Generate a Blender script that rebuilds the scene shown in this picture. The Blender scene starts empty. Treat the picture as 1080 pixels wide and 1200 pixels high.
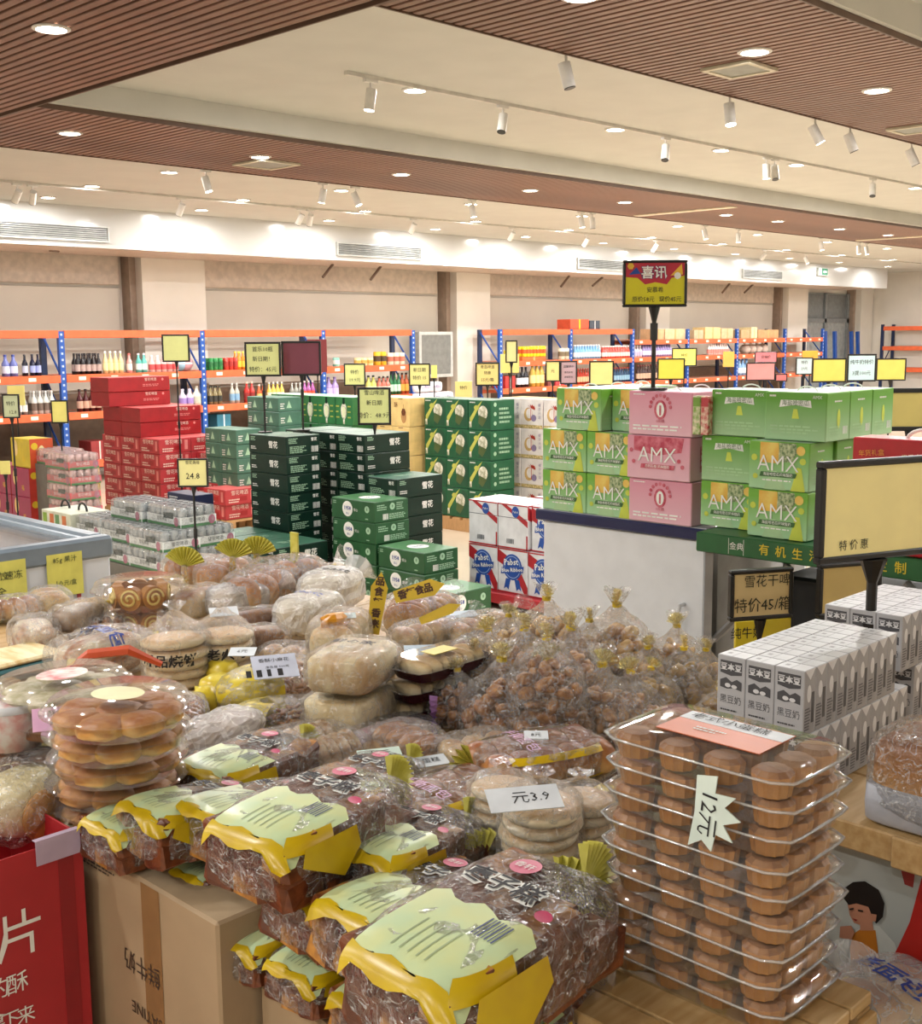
import bpy, math, random
from mathutils import Vector, Matrix, noise
random.seed(7)
SC = bpy.context.scene
COL = SC.collection

# ------------------------------------------------------------------ camera
F = 1386.306
RW = Matrix(((0.69702331, 0.11089007, -0.70842212), (-0.71700647, 0.09709463, -0.69027122), (-0.00776024, 0.98907837, 0.14718612)))
EYE = Vector((0, 0, 1.7))
cd = bpy.data.cameras.new('camera'); cam = bpy.data.objects.new('camera', cd); COL.objects.link(cam)
cd.sensor_fit = 'HORIZONTAL'; cd.sensor_width = 36; cd.lens = F / 1080 * 36
cd.clip_start = 0.05; cd.clip_end = 100
cam.matrix_world = Matrix.Translation(EYE) @ RW.to_4x4()
SC.camera = cam

def ray(px, py):
    return (RW @ Vector((px - 540, -(py - 600), -F))).normalized()
def at(px, py, z):            # point of the horizontal plane z seen at a pixel of the photograph
    d = ray(px, py); return EYE + d * ((z - EYE.z) / d.z)
def atx(px, py, x):
    d = ray(px, py); return EYE + d * (x / d.x)
def aty(px, py, y):
    d = ray(px, py); return EYE + d * (y / d.y)

# ------------------------------------------------------------------ light and exposure
w = bpy.data.worlds.new('world'); SC.world = w; w.use_nodes = True
w.node_tree.nodes['Background'].inputs[0].default_value = (0.9, 0.95, 1, 1)
w.node_tree.nodes['Background'].inputs[1].default_value = 0.3
SC.view_settings.view_transform = 'Standard'; SC.view_settings.look = 'None'
SC.view_settings.exposure = 0.34; SC.view_settings.gamma = 1; SC.view_settings.use_curve_mapping = False
SC.cycles.max_bounces = 6; SC.cycles.diffuse_bounces = 3; SC.cycles.glossy_bounces = 3
SC.cycles.transmission_bounces = 3; SC.cycles.transparent_max_bounces = 28
SC.cycles.caustics_reflective = False; SC.cycles.caustics_refractive = False
SC.cycles.sample_clamp_indirect = 3.0
DOWN_W = 24.0        # watts of each ceiling downlight
SPOT_W = 14.0

# ------------------------------------------------------------------ materials
MATS = {}
def srgb(c):
    if isinstance(c, str):
        c = [int(c[i:i + 2], 16) / 255 for i in (0, 2, 4)]
    return [((v / 12.92) if v <= 0.04045 else ((v + 0.055) / 1.055) ** 2.4) for v in c]
def mat(name, col='808080', rough=0.6, metal=0.0, emit=0.0, var=0.06, scale=12.0, bump=0.0, bscale=40.0, coat=0.0, col2=None, trans=0.0, spec=0.5, stretch=None, aniso=None):
    if name in MATS: return MATS[name]
    m = bpy.data.materials.new(name); m.use_nodes = True; nt = m.node_tree
    b = nt.nodes['Principled BSDF']; c = srgb(col)
    tc = nt.nodes.new('ShaderNodeTexCoord'); mp = nt.nodes.new('ShaderNodeMapping')
    nt.links.new(tc.outputs['Object'], mp.inputs[0])
    if stretch: mp.inputs['Scale'].default_value = stretch
    n = nt.nodes.new('ShaderNodeTexNoise'); n.inputs['Scale'].default_value = scale; n.inputs['Detail'].default_value = 3
    nt.links.new(mp.outputs[0], n.inputs['Vector'])
    r = nt.nodes.new('ShaderNodeValToRGB')
    if col2 is None:
        lo = [v * (1 - var * 2) for v in c]; hi = [min(1, v * (1 + var)) for v in c]
    else: lo, hi = srgb(col2), c
    r.color_ramp.elements[0].color = (*lo, 1); r.color_ramp.elements[1].color = (*hi, 1)
    r.color_ramp.elements[0].position = 0.35; r.color_ramp.elements[1].position = 0.65
    nt.links.new(n.outputs['Fac'], r.inputs[0]); nt.links.new(r.outputs[0], b.inputs['Base Color'])
    b.inputs['Roughness'].default_value = rough; b.inputs['Metallic'].default_value = metal
    b.inputs['Coat Weight'].default_value = coat; b.inputs['Specular IOR Level'].default_value = spec
    if emit:
        b.inputs['Emission Color'].default_value = (*c, 1); b.inputs['Emission Strength'].default_value = emit
    if bump:
        n2 = nt.nodes.new('ShaderNodeTexNoise'); n2.inputs['Scale'].default_value = bscale; n2.inputs['Detail'].default_value = 4
        nt.links.new(mp.outputs[0], n2.inputs['Vector'])
        bp = nt.nodes.new('ShaderNodeBump'); bp.inputs['Strength'].default_value = bump; bp.inputs['Distance'].default_value = 0.01
        nt.links.new(n2.outputs['Fac'], bp.inputs['Height']); nt.links.new(bp.outputs[0], b.inputs['Normal'])
    MATS[name] = m; return m

def film(name, tint='ffffff', haze=0.06, gloss=0.34, rough=0.08, scale=28, bump=0.8, crease=.42, cs=1.2):
    """thin clear wrap: transparent, with creased highlights and a little white haze"""
    if name in MATS: return MATS[name]
    m = bpy.data.materials.new(name); m.use_nodes = True; nt = m.node_tree; nt.nodes.clear()
    N = nt.nodes.new; L = nt.links.new
    out = N('ShaderNodeOutputMaterial'); tc = N('ShaderNodeTexCoord')
    tr = N('ShaderNodeBsdfTransparent'); tr.inputs[0].default_value = (*srgb(tint), 1)
    gl = N('ShaderNodeBsdfGlossy'); gl.inputs['Roughness'].default_value = rough; gl.inputs[0].default_value = (1, 1, 1, 1)
    df = N('ShaderNodeBsdfDiffuse'); df.inputs[0].default_value = (0.85, 0.85, 0.85, 1)
    bp = N('ShaderNodeBump'); bp.inputs['Strength'].default_value = bump; bp.inputs['Distance'].default_value = 0.012
    vo = N('ShaderNodeTexVoronoi'); vo.feature = 'DISTANCE_TO_EDGE'; vo.inputs['Scale'].default_value = scale
    nz = N('ShaderNodeTexNoise'); nz.inputs['Scale'].default_value = scale * 0.8; nz.inputs['Detail'].default_value = 4
    mixv = N('ShaderNodeMixRGB'); mixv.inputs[0].default_value = 0.12
    L(tc.outputs['Object'], nz.inputs['Vector']); L(tc.outputs['Object'], mixv.inputs[1]); L(nz.outputs['Color'], mixv.inputs[2])
    L(mixv.outputs[0], vo.inputs['Vector'])
    ad = N('ShaderNodeMath'); ad.operation = 'ADD'
    L(vo.outputs['Distance'], ad.inputs[0]); L(nz.outputs['Fac'], ad.inputs[1]); L(ad.outputs[0], bp.inputs['Height'])
    L(bp.outputs[0], gl.inputs['Normal'])
    lw = N('ShaderNodeLayerWeight'); lw.inputs[0].default_value = 0.25; L(bp.outputs[0], lw.inputs['Normal'])
    mr = N('ShaderNodeMapRange'); mr.inputs['To Min'].default_value = gloss * 0.18; mr.inputs['To Max'].default_value = min(1, gloss * 2.2)
    L(lw.outputs['Fresnel'], mr.inputs['Value'])
    cn = N('ShaderNodeTexNoise'); cn.inputs['Scale'].default_value = scale * cs; cn.inputs['Detail'].default_value = 3; cn.inputs['Distortion'].default_value = 1.2   # whitish crease lines of wrinkled film
    L(tc.outputs['Object'], cn.inputs['Vector'])
    c1 = N('ShaderNodeMath'); c1.operation = 'SUBTRACT'; c1.inputs[1].default_value = .5; L(cn.outputs['Fac'], c1.inputs[0])
    c2 = N('ShaderNodeMath'); c2.operation = 'ABSOLUTE'; L(c1.outputs[0], c2.inputs[0])
    c3 = N('ShaderNodeMapRange'); c3.inputs['From Min'].default_value = 0; c3.inputs['From Max'].default_value = .028; c3.inputs['To Min'].default_value = haze + (crease if bump else 0); c3.inputs['To Max'].default_value = haze; L(c2.outputs[0], c3.inputs['Value'])
    m1 = N('ShaderNodeMixShader'); L(c3.outputs[0], m1.inputs[0]); L(tr.outputs[0], m1.inputs[1]); L(df.outputs[0], m1.inputs[2])
    m2 = N('ShaderNodeMixShader'); L(mr.outputs[0], m2.inputs[0]); L(m1.outputs[0], m2.inputs[1]); L(gl.outputs[0], m2.inputs[2])
    L(m2.outputs[0], out.inputs[0]); MATS[name] = m; return m

def baked(name, top, side, bot, scale=18, rough=.42):
    """crust: pale foot, golden side, browner top, with speckle"""
    if name in MATS: return MATS[name]
    m = mat(name, side, rough, scale=scale, bump=.25, bscale=70); nt = m.node_tree; N = nt.nodes.new; L = nt.links.new; b = nt.nodes['Principled BSDF']
    tc = N('ShaderNodeTexCoord'); sx = N('ShaderNodeSeparateXYZ'); L(tc.outputs['Generated'], sx.inputs[0]); nz = N('ShaderNodeTexNoise'); nz.inputs['Scale'].default_value = scale; nz.inputs['Detail'].default_value = 5; L(tc.outputs['Object'], nz.inputs['Vector'])
    a = N('ShaderNodeMath'); a.operation = 'MULTIPLY_ADD'; a.inputs[1].default_value = .9; L(nz.outputs['Fac'], a.inputs[0]); s2 = N('ShaderNodeMath'); s2.operation = 'SUBTRACT'; s2.inputs[1].default_value = .56; L(sx.outputs['Z'], s2.inputs[0]); L(s2.outputs[0], a.inputs[2])
    r = N('ShaderNodeValToRGB'); e = r.color_ramp.elements; e[0].color = (*srgb(bot), 1); e[0].position = .12; e[1].color = (*srgb(top), 1); e[1].position = .92; k = e.new(.5); k.color = (*srgb(side), 1)
    L(a.outputs[0], r.inputs[0]); L(r.outputs[0], b.inputs['Base Color']); return m

def gradient(name, top, bot, z0, z1, rough=0.4, spot=None):
    """print that fades from one colour to another up the carton"""
    if name in MATS: return MATS[name]
    m = mat(name, top, rough); nt = m.node_tree; N = nt.nodes.new; L = nt.links.new
    b = nt.nodes['Principled BSDF']; tc = N('ShaderNodeTexCoord'); sx = N('ShaderNodeSeparateXYZ'); mr = N('ShaderNodeMapRange')
    mr.inputs['From Min'].default_value = z0; mr.inputs['From Max'].default_value = z1
    L(tc.outputs['Object'], sx.inputs[0]); L(sx.outputs['Z'], mr.inputs['Value'])
    r = N('ShaderNodeValToRGB'); r.color_ramp.elements[0].color = (*srgb(bot), 1); r.color_ramp.elements[1].color = (*srgb(top), 1)
    L(mr.outputs[0], r.inputs[0]); L(r.outputs[0], b.inputs['Base Color']); return m

# ------------------------------------------------------------------ geometry helpers
class G:
    def __init__(s): s.v = []; s.f = []; s.m = []
    def add(s, vs, fs, m=0):
        o = len(s.v); s.v += [tuple(p) for p in vs]; s.f += [tuple(i + o for i in f) for f in fs]
        s.m += (m if isinstance(m, list) else [m] * len(fs)); return s
    def box(s, x0, y0, z0, x1, y1, z1, m=0):
        if x0 > x1: x0, x1 = x1, x0
        if y0 > y1: y0, y1 = y1, y0
        if z0 > z1: z0, z1 = z1, z0
        return s.add([(x0, y0, z0), (x1, y0, z0), (x1, y1, z0), (x0, y1, z0), (x0, y0, z1), (x1, y0, z1), (x1, y1, z1), (x0, y1, z1)],
                     [(3, 2, 1, 0), (4, 5, 6, 7), (0, 1, 5, 4), (1, 2, 6, 5), (2, 3, 7, 6), (3, 0, 4, 7)], m)
    def rbox(s, x0, y0, z0, x1, y1, z1, b=0.003, m=0):      # chamfered box
        vs = []; idx = {}
        for i, X in enumerate((x0, x1)):
            for j, Y in enumerate((y0, y1)):
                for k, Z in enumerate((z0, z1)):
                    for a in range(3):
                        p = [X + (b if i == 0 else -b), Y + (b if j == 0 else -b), Z + (b if k == 0 else -b)]
                        p[a] = (X, Y, Z)[a]; idx[(i, j, k, a)] = len(vs); vs.append(tuple(p))
        fs = []
        for a in range(3):
            o = [q for q in range(3) if q != a]
            for s1 in (0, 1):
                q = []
                for (u, v) in ((0, 0), (1, 0), (1, 1), (0, 1)):
                    c = [0, 0, 0]; c[a] = s1; c[o[0]] = u; c[o[1]] = v; q.append(idx[(*c, a)])
                if (s1 == 0) ^ (a == 1): q.reverse()
                fs.append(tuple(q))
        for a in range(3):                                  # edges along axis a
            o = [q for q in range(3) if q != a]
            for u in (0, 1):
                for v in (0, 1):
                    c0 = [0, 0, 0]; c1 = [0, 0, 0]; c0[a] = 0; c1[a] = 1
                    for c in (c0, c1): c[o[0]] = u; c[o[1]] = v
                    q = [idx[(*c0, o[0])], idx[(*c1, o[0])], idx[(*c1, o[1])], idx[(*c0, o[1])]]
                    fs.append(tuple(q))
        for i in (0, 1):
            for j in (0, 1):
                for k in (0, 1): fs.append((idx[(i, j, k, 0)], idx[(i, j, k, 1)], idx[(i, j, k, 2)]))
        return s.add(vs, fs, m)
    def cyl(s, p0, p1, r0, r1=None, n=12, m=0, caps=True):
        p0, p1 = Vector(p0), Vector(p1); r1 = r0 if r1 is None else r1
        d = (p1 - p0).normalized(); a = d.orthogonal().normalized(); b = d.cross(a)
        vs = [p0 + (a * math.cos(t) + b * math.sin(t)) * r0 for t in [2 * math.pi * i / n for i in range(n)]]
        vs += [p1 + (a * math.cos(t) + b * math.sin(t)) * r1 for t in [2 * math.pi * i / n for i in range(n)]]
        fs = [(i, (i + 1) % n, n + (i + 1) % n, n + i) for i in range(n)]
        if caps: fs += [tuple(range(n - 1, -1, -1)), tuple(range(n, 2 * n))]
        return s.add(vs, fs, m)
    def lathe(s, prof, n=14, m=0, c=(0, 0, 0), sx=1, sy=1, mm=None, sq=2.0):
        vs = []; fs = []; ms = []
        for r, z in prof:
            for i in range(n):
                t = 2 * math.pi * i / n; ct, st = math.cos(t), math.sin(t)
                k = (abs(ct) ** sq + abs(st) ** sq) ** (-1 / sq)
                vs.append((c[0] + r * sx * ct * k, c[1] + r * sy * st * k, c[2] + z))
        for j in range(len(prof) - 1):
            for i in range(n):
                a = j * n + i; b = j * n + (i + 1) % n
                fs.append((a, b, b + n, a + n)); ms.append(mm[j] if mm else m)
        return s.add(vs, fs, ms)
    def ell(s, c, r, nu=12, nv=7, e=2.0, m=0, noise=0.0, rng=None, rot=0.0, e2=None):   # super-ellipsoid
        e2 = e2 or e; vs = []; fs = []; rng = rng or random
        pw = lambda t, q: math.copysign(abs(t) ** (2 / q), t)
        cr, sr = math.cos(rot), math.sin(rot)
        for j in range(nv + 1):
            ph = -math.pi / 2 + math.pi * j / nv
            for i in range(nu):
                th = 2 * math.pi * i / nu; k = 1 + noise * (rng.random() - 0.5) * 2 * (0 < j < nv)
                x = r[0] * pw(math.cos(ph), e2) * pw(math.cos(th), e) * k; y = r[1] * pw(math.cos(ph), e2) * pw(math.sin(th), e) * k; z = r[2] * pw(math.sin(ph), e2) * k
                vs.append((c[0] + x * cr - y * sr, c[1] + x * sr + y * cr, c[2] + z))
        for j in range(nv):
            for i in range(nu):
                a = j * nu + i; b = j * nu + (i + 1) % nu; fs.append((a, b, b + nu, a + nu))
        return s.add(vs, fs, m)
    def tube(s, pts, r, n=6, m=0):
        pts = [Vector(p) for p in pts]; vs = []; N = len(pts); up = None
        for i, p in enumerate(pts):
            d = (pts[min(i + 1, N - 1)] - pts[max(i - 1, 0)]).normalized()
            if up is None: a = d.orthogonal().normalized()
            else: a = (up - d * up.dot(d)).normalized()
            up = a; b = d.cross(a); rr = r[i] if isinstance(r, (list, tuple)) else r
            vs += [p + (a * math.cos(2 * math.pi * k / n) + b * math.sin(2 * math.pi * k / n)) * rr for k in range(n)]
        fs = [(i * n + k, i * n + (k + 1) % n, (i + 1) * n + (k + 1) % n, (i + 1) * n + k) for i in range(N - 1) for k in range(n)]
        fs += [tuple(range(n - 1, -1, -1)), tuple(range((N - 1) * n, N * n))]
        return s.add(vs, fs, m)
    def merge(s, g, mx=None, m=None):
        mx = mx or Matrix()
        return s.add([mx @ Vector(p) for p in g.v], g.f, [m] * len(g.f) if m is not None else list(g.m))
    def crumple(s, a, f=28.0, seed=0.0, start=0):      # creases of crumpled film: ridged noise pushes the surface in and out
        vs = s.v[start:]; n = len(vs)
        if not n: return s
        cx, cy, cz = (sum(p[i] for p in vs) / n for i in range(3)); out = []
        for x, y, z in vs:
            q = Vector((x * f + seed, y * f, z * f)); r = 1 - 2 * abs(noise.noise(q)) + .5 * (1 - 2 * abs(noise.noise(q * 2.3))) - .8
            d = Vector((x - cx, y - cy, (z - cz))); l = max(d.length, 1e-6); d = d / l * a * r; out.append((x + d.x, y + d.y, max(z + d.z, min(z, .0005))))
        s.v[start:] = out; return s
    def jitter(s, a, rng=random):
        s.v = [(x + rng.uniform(-a, a), y + rng.uniform(-a, a), z + rng.uniform(-a, a)) for x, y, z in s.v]; return s
    def mesh(s, name, mats, smooth=False):
        me = bpy.data.meshes.new(name); me.from_pydata(s.v, [], s.f)
        for mt in (mats if isinstance(mats, (list, tuple)) else [mats]): me.materials.append(mt)
        me.polygons.foreach_set('material_index', s.m)
        if smooth: me.polygons.foreach_set('use_smooth', [True] * len(s.f))
        me.update(); return me
    def build(s, name, mats, parent=None, smooth=False, loc=None, rz=0):
        return link(name, s.mesh(name, mats, smooth), parent, loc, rz)

def link(name, data, parent=None, loc=None, rz=0):
    o = bpy.data.objects.new(name, data); COL.objects.link(o)
    if parent is not None: o.parent = parent
    if loc is not None: o.location = loc
    if rz: o.rotation_euler.z = rz
    return o
def tag(o, label=None, cat=None, group=None, kind=None):
    if label: o['label'] = label
    if cat: o['category'] = cat
    if group: o['group'] = group
    if kind: o['kind'] = kind
    return o
def thing(name, label, cat, loc=(0, 0, 0), rz=0, group=None):
    return tag(link(name, None, None, loc, rz), label, cat, group)
KIDS = {}
def kids(o): return [c for c in bpy.data.objects if c.parent == o]
def copy(o, loc=None, rz=None, label=None, group=None, parent=None, _k=None):
    c = o.copy(); COL.objects.link(c)
    if parent is not None: c.parent = parent
    if loc is not None: c.location = loc
    if rz is not None: c.rotation_euler.z = rz
    if label: c['label'] = label
    if group: c['group'] = group
    if o.name not in KIDS: KIDS[o.name] = kids(o)
    for k in KIDS[o.name]: copy(k, parent=c)
    return c
def struct(name, g, mats, parent=None, smooth=False):
    o = g.build(name, mats, parent, smooth)
    if parent is None: o['kind'] = 'structure'
    return o

# a flat face to print on: origin, right, up
class Face:
    def __init__(s, o, r, u, off=0.0008):
        s.o, s.r, s.u = Vector(o), Vector(r).normalized(), Vector(u).normalized(); s.n = s.r.cross(s.u); s.off = off
    def P(s, u, v, k=1): return s.o + s.r * u + s.u * v + s.n * s.off * k
TXT = {}
def glyphs(txt, bold=0.0):
    if (txt, bold) in TXT: return TXT[(txt, bold)]
    c = bpy.data.curves.new('t', 'FONT'); c.body = txt; c.size = 1; c.align_x = 'CENTER'; c.align_y = 'CENTER'; c.resolution_u = 1; c.offset = bold
    o = bpy.data.objects.new('t', c); COL.objects.link(o); bpy.context.view_layer.update()
    dg = bpy.context.evaluated_depsgraph_get(); me = bpy.data.meshes.new_from_object(o.evaluated_get(dg))
    r = ([tuple(v.co) for v in me.vertices], [tuple(p.vertices) for p in me.polygons])
    bpy.data.objects.remove(o); bpy.data.curves.remove(c); bpy.data.meshes.remove(me)
    TXT[(txt, bold)] = r; return r
def fpoly(g, F_, pts, m=0, k=1):
    g.add([F_.P(u, v, k) for u, v in pts], [tuple(range(len(pts)))], m)
def frect(g, F_, u0, v0, u1, v1, m=0, k=1): fpoly(g, F_, [(u0, v0), (u1, v0), (u1, v1), (u0, v1)], m, k)
def fdisc(g, F_, u, v, ru, rv=None, m=0, k=1, n=20, a0=0): 
    rv = rv or ru; fpoly(g, F_, [(u + ru * math.cos(2 * math.pi * i / n + a0), v + rv * math.sin(2 * math.pi * i / n + a0)) for i in range(n)], m, k)
def ftext(g, F_, u, v, txt, size, m=0, k=2, rot=0.0, sx=1.0, bold=0.0):
    vs, fs = glyphs(txt, bold); c, s_ = math.cos(rot), math.sin(rot)
    g.add([F_.P(u + size * (x * sx * c - y * s_), v + size * (x * sx * s_ + y * c), k) for x, y, z in vs], fs, m)
def fbars(g, F_, u0, v0, u1, v1, m=0, k=2, n=14, rng=random.Random(3)):
    x = u0; wd = (u1 - u0) / n
    for i in range(n):
        frect(g, F_, x, v0, x + wd * rng.uniform(0.3, 0.75), v1, m, k); x += wd
def flines(g, F_, u0, v0, u1, v1, n=3, m=0, k=2, rng=random.Random(5)):   # small print: rows of short dashes
    h = (v1 - v0) / n
    for i in range(n):
        u = u0; e = u0 + (u1 - u0) * rng.uniform(0.7, 1)
        while u < e:
            l = (u1 - u0) * rng.uniform(0.06, 0.16); frect(g, F_, u, v0 + h * (i + 0.25), min(u + l, e), v0 + h * (i + 0.75), m, k); u += l * 1.25
ORD = ['first', 'second', 'third', 'fourth', 'fifth', 'sixth', 'seventh', 'eighth', 'ninth', 'tenth', 'eleventh', 'twelfth', 'thirteenth', 'fourteenth',
       'fifteenth', 'sixteenth', 'seventeenth', 'eighteenth', 'nineteenth', 'twentieth', 'twenty-first', 'twenty-second', 'twenty-third', 'twenty-fourth', 'twenty-fifth', 'twenty-sixth', 'twenty-seventh', 'twenty-eighth']
def nl(i, n):                # how a person would count it: leftmost, second from the left, ... rightmost
    return 'leftmost' if i == 0 else 'rightmost' if i == n - 1 else ORD[i] + ' from the left'
def vt(i, n):                # i counted from the bottom
    if n == 1: return 'single'
    return 'bottom' if i == 0 else 'top' if i == n - 1 else ORD[n - 1 - i] + ' from the top'

# ================================================================== STRUCTURE
M_white = mat('ceiling_paint', 'c2c1b8', 0.55, var=0.02, scale=3, bump=0.03, bscale=6)
M_plaster = mat('wall_paint', 'e2dbd0', 0.5, var=0.02, scale=2)
M_panel = mat('glossy_wall_panel', 'd8cfc2', 0.12, var=0.02, scale=1.5, coat=0.3)
M_soff = mat('glossy_soffit', 'c6c5c2', 0.16, var=0.015, scale=2, coat=0.3)
M_slat = mat('brown_slat', '7f5b49', 0.42, var=0.10, scale=5, col2='6a4b3b', stretch=(1, 0.3, 1))
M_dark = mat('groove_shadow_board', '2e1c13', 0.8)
M_floor = mat('floor_tile', 'd6c5ae', 0.12, var=0.03, scale=2)
M_black = mat('black_plastic', '0c0c0d', 0.4)
M_grey = mat('grey_metal', '8e8e8e', 0.35, metal=0.6)
M_lampw = mat('lamp_white', 'd6d3cc', 0.4)
M_glow = mat('lamp_glow', 'fff6e6', 0.4, emit=24.0)
M_wglass = mat('dusty_window', 'a2a7a6', 0.15)

ZW, ZC, ZT, ZS = 3.15, 3.17, 3.30, 3.125     # board above the slats, flat ceiling, raised trays, underside of the slats
X0, X1, Y0, Y1 = -3.0, 29.0, -4.0, 14.0
g = G(); g.box(X0 - .2, Y0 - .2, -0.1, X1 + .2, Y1 + .2, 0.0); struct('floor', g, M_floor)
g = G(); g.box(X0 - .2, Y0 - .2, ZT, X1 + .2, Y1 + .2, ZT + .1)
struct('ceiling', g, M_white)
# the lower ceiling around the raised trays
g = G(); g.box(X0, 8.82, ZC, X1, Y1, ZT); struct('ceiling_far', g, M_white)
g = G(); g.box(X0, Y0, ZC, 1.2, 8.82, ZT); struct('ceiling_left', g, M_white)
g = G(); g.box(X0, Y0, 0, X0 - .15, Y1, ZT); struct('wall_left', g, M_plaster)
g = G(); g.box(X0, Y0, 0, X1, Y0 - .15, ZT); struct('wall_front', g, M_plaster)
wr = struct('wall_right', G().box(X1, Y0, 0, X1 + .15, Y1, ZT), M_plaster)

# slatted brown ceiling bands: a board with each slat below it
def slat_band(name, x0, x1, y0, y1, label, keep=300):
    b = struct(name, G().box(x0, y0, ZW, x1, y1, ZT), [M_dark]); b['label'] = label
    g = G(); e = 0.012
    for (a, c, d, f_) in ((x0, y0, x1, y0 + e), (x0, y1 - e, x1, y1), (x0, y0 + e, x0 + e, y1 - e), (x1 - e, y0 + e, x1, y1 - e)): g.box(a, c, ZS - .006, d, f_, ZW)
    g.build('edge_strip', mat('brown_edge', '5a4334', 0.5), b)
    me = G().rbox(-.0225, y0 + e + .001, ZS, .0225, y1 - e - .001, ZW, 0.003).mesh('slat', M_slat)
    x = x0 + .04; k = 0; rest = G()
    while x < x1 - .03:
        if k < keep: link('slat', me, b, (x, 0, 0))
        else: rest.box(x - .0225, y0 + e, ZS, x + .0225, y1 - e, ZW)
        x += .066; k += 1
    if rest.v: tag(rest.build('slat_run', M_slat, b), kind='stuff')
    # white board that hides the joint above, seen as the upright side of the raised tray
    return b
slat_band('trim_1', 3.62, 28.9, 7.16, 8.82, 'far band of brown grooved slats across the ceiling', 250)
slat_band('trim_2', 3.62, 15.0, 2.68, 4.03, 'near band of brown grooved slats across the ceiling', 200)
slat_band('trim_3', 1.2, 3.62, -0.5, 8.82, 'left band of brown grooved slats across the ceiling', 100)
g = G(); g.box(3.62, 7.10, ZW, 28.9, 7.16, ZT); g.box(3.62, 4.03, ZW + .01, 15, 4.06, ZT); g.box(3.62, 2.65, ZW, 15, 2.68, ZT); g.box(3.62, 4.06, ZW + .01, 3.65, 7.10, ZT)
struct('trim_4', g, M_white)

# back wall with pilasters and glossy panels
g = G(); g.box(X0, Y1, 0, X1, Y1 + .15, ZT); wb = struct('wall_back', g, M_plaster)
cols = [(8.2, 9.15), (13.95, 14.75), (19.2, 20.0), (24.7, 25.6), (28.3, 28.95), (2.6, 3.4)]
for i, (a, b) in enumerate(cols):
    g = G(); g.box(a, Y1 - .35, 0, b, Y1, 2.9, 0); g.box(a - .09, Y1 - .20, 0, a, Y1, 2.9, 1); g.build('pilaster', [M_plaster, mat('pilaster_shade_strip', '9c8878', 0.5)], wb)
for a, b in ((9.2, 13.85), (14.8, 19.1), (20.05, 24.6), (3.5, 8.1)):
    G().rbox(a + .05, Y1 - .04, 1.05, b - .05, Y1, 2.35, 0.01).build('wall_panel', M_panel, wb)
    G().rbox(a + .05, Y1 - .06, 2.38, b - .05, Y1, 2.9, 0.01).build('wall_panel', mat('upper_panel', 'dccdbd', 0.3), wb)
    G().rbox(a + .05, Y1 - .03, 0.05, b - .05, Y1, 1.02, 0.01).build('wall_panel', mat('brown_low_panel', '75604f', 0.3), wb)
# bulkhead along the back wall
sf = struct('wall_bulkhead', G().box(X0, 12.5, 2.72, 27.2, 12.56, ZC), M_soff)
G().box(X0, 12.56, 2.72, 27.2, Y1 - .36, 2.76).build('bulkhead_underside', mat('bulkhead_under', 'c9b5a4', 0.5), sf)
for n, (a, b) in enumerate(((5.2, 7.1), (10.46, 12.03), (15.6, 16.96), (20.75, 22.27))):
    v = thing('air_vent', 'slotted air conditioning grille in the white bulkhead, ' + nl(n, 4), 'vent', (a, 12.46, 2.78), group='bulkhead air grilles')
    g = G(); L = b - a
    for q in ((0, 0, L, .02), (0, .16, L, .18), (0, .02, .02, .16), (L - .02, .02, L, .16)): g.box(q[0], 0, q[1], q[2], .04, q[3])
    g.build('vent_frame', mat('vent_frame', 'b9b9b4', 0.3, metal=0.4), v)
    G().box(.02, .03, .02, L - .02, .04, .16).build('vent_backing', mat('vent_back', '5c5d5b', 0.6), v)
    for k in range(6): G().box(.02, .005, .028 + k * .022, L - .02, .028, .038 + k * .022).build('slat', mat('vent_slat', 'a9aaa6', 0.3, metal=0.5), v)
# diagonal hangers under the bulkhead
for n, (p, q) in enumerate((((58, 293), (70, 312)), ((378, 325), (390, 308)), ((434, 328), (446, 312)), ((657, 336), (667, 322)), ((694, 335), (706, 324)), ((846, 343), (855, 331)), ((872, 343), (882, 332)))):
    A_ = aty(*p, 13.2); B_ = aty(*q, 13.2)
    B_.z = 2.72; 
    o = G().cyl(A_, B_, .02, n=6).build('support_rod', mat('rod_brown', '6e5a4c', 0.5)); tag(o, 'slanting brown rod under the bulkhead, ' + nl(n, 7), 'rod', 'slanting rods under the bulkhead')

# end of the hall: glazed door, window, white wall
d = struct('door_1', G().box(25.75, Y1 - .03, 0, 28.2, Y1, 2.66), mat('door_back', '9aa09f', 0.3))
for a in (25.75, 26.95, 28.1): G().box(a, Y1 - .09, 0, a + .1, Y1 - .03, 2.66).build('door_frame', mat('door_frame', '84898b', 0.4), d)
G().box(25.75, Y1 - .09, 1.95, 28.2, Y1 - .03, 2.05).build('door_frame', mat('door_frame'), d)
for a in (25.85, 27.05): 
    G().box(a, Y1 - .05, 0.1, a + 1.08, Y1 - .04, 1.95).build('glass_pane', M_wglass, d)
    G().box(a, Y1 - .05, 2.05, a + 1.08, Y1 - .04, 2.62).build('glass_pane', mat('upper_pane', '777d7f', 0.2), d)
# grey meter cabinet between the racks
t = thing('wall_cabinet', 'grey glass-fronted wall cabinet between the two back racks', 'cabinet', (13.0, 13.55, 1.05))
g = G(); g.box(0, .02, 0, .75, .1, .72); g.build('body', mat('cab_grey', 'a3a3a0', 0.4), t)
g = G(); g.box(0, 0, 0, .75, .02, .05); g.box(0, 0, .67, .75, .02, .72); g.box(0, 0, .05, .05, .02, .67); g.box(.7, 0, .05, .75, .02, .67); g.build('door_frame', mat('cab_rim', 'bdbdb8', 0.4), t)
G().box(.05, .01, .05, .7, .018, .67).build('glass_pane', mat('cab_pane', '80807c', 0.12), kids(t)[-1])
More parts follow.
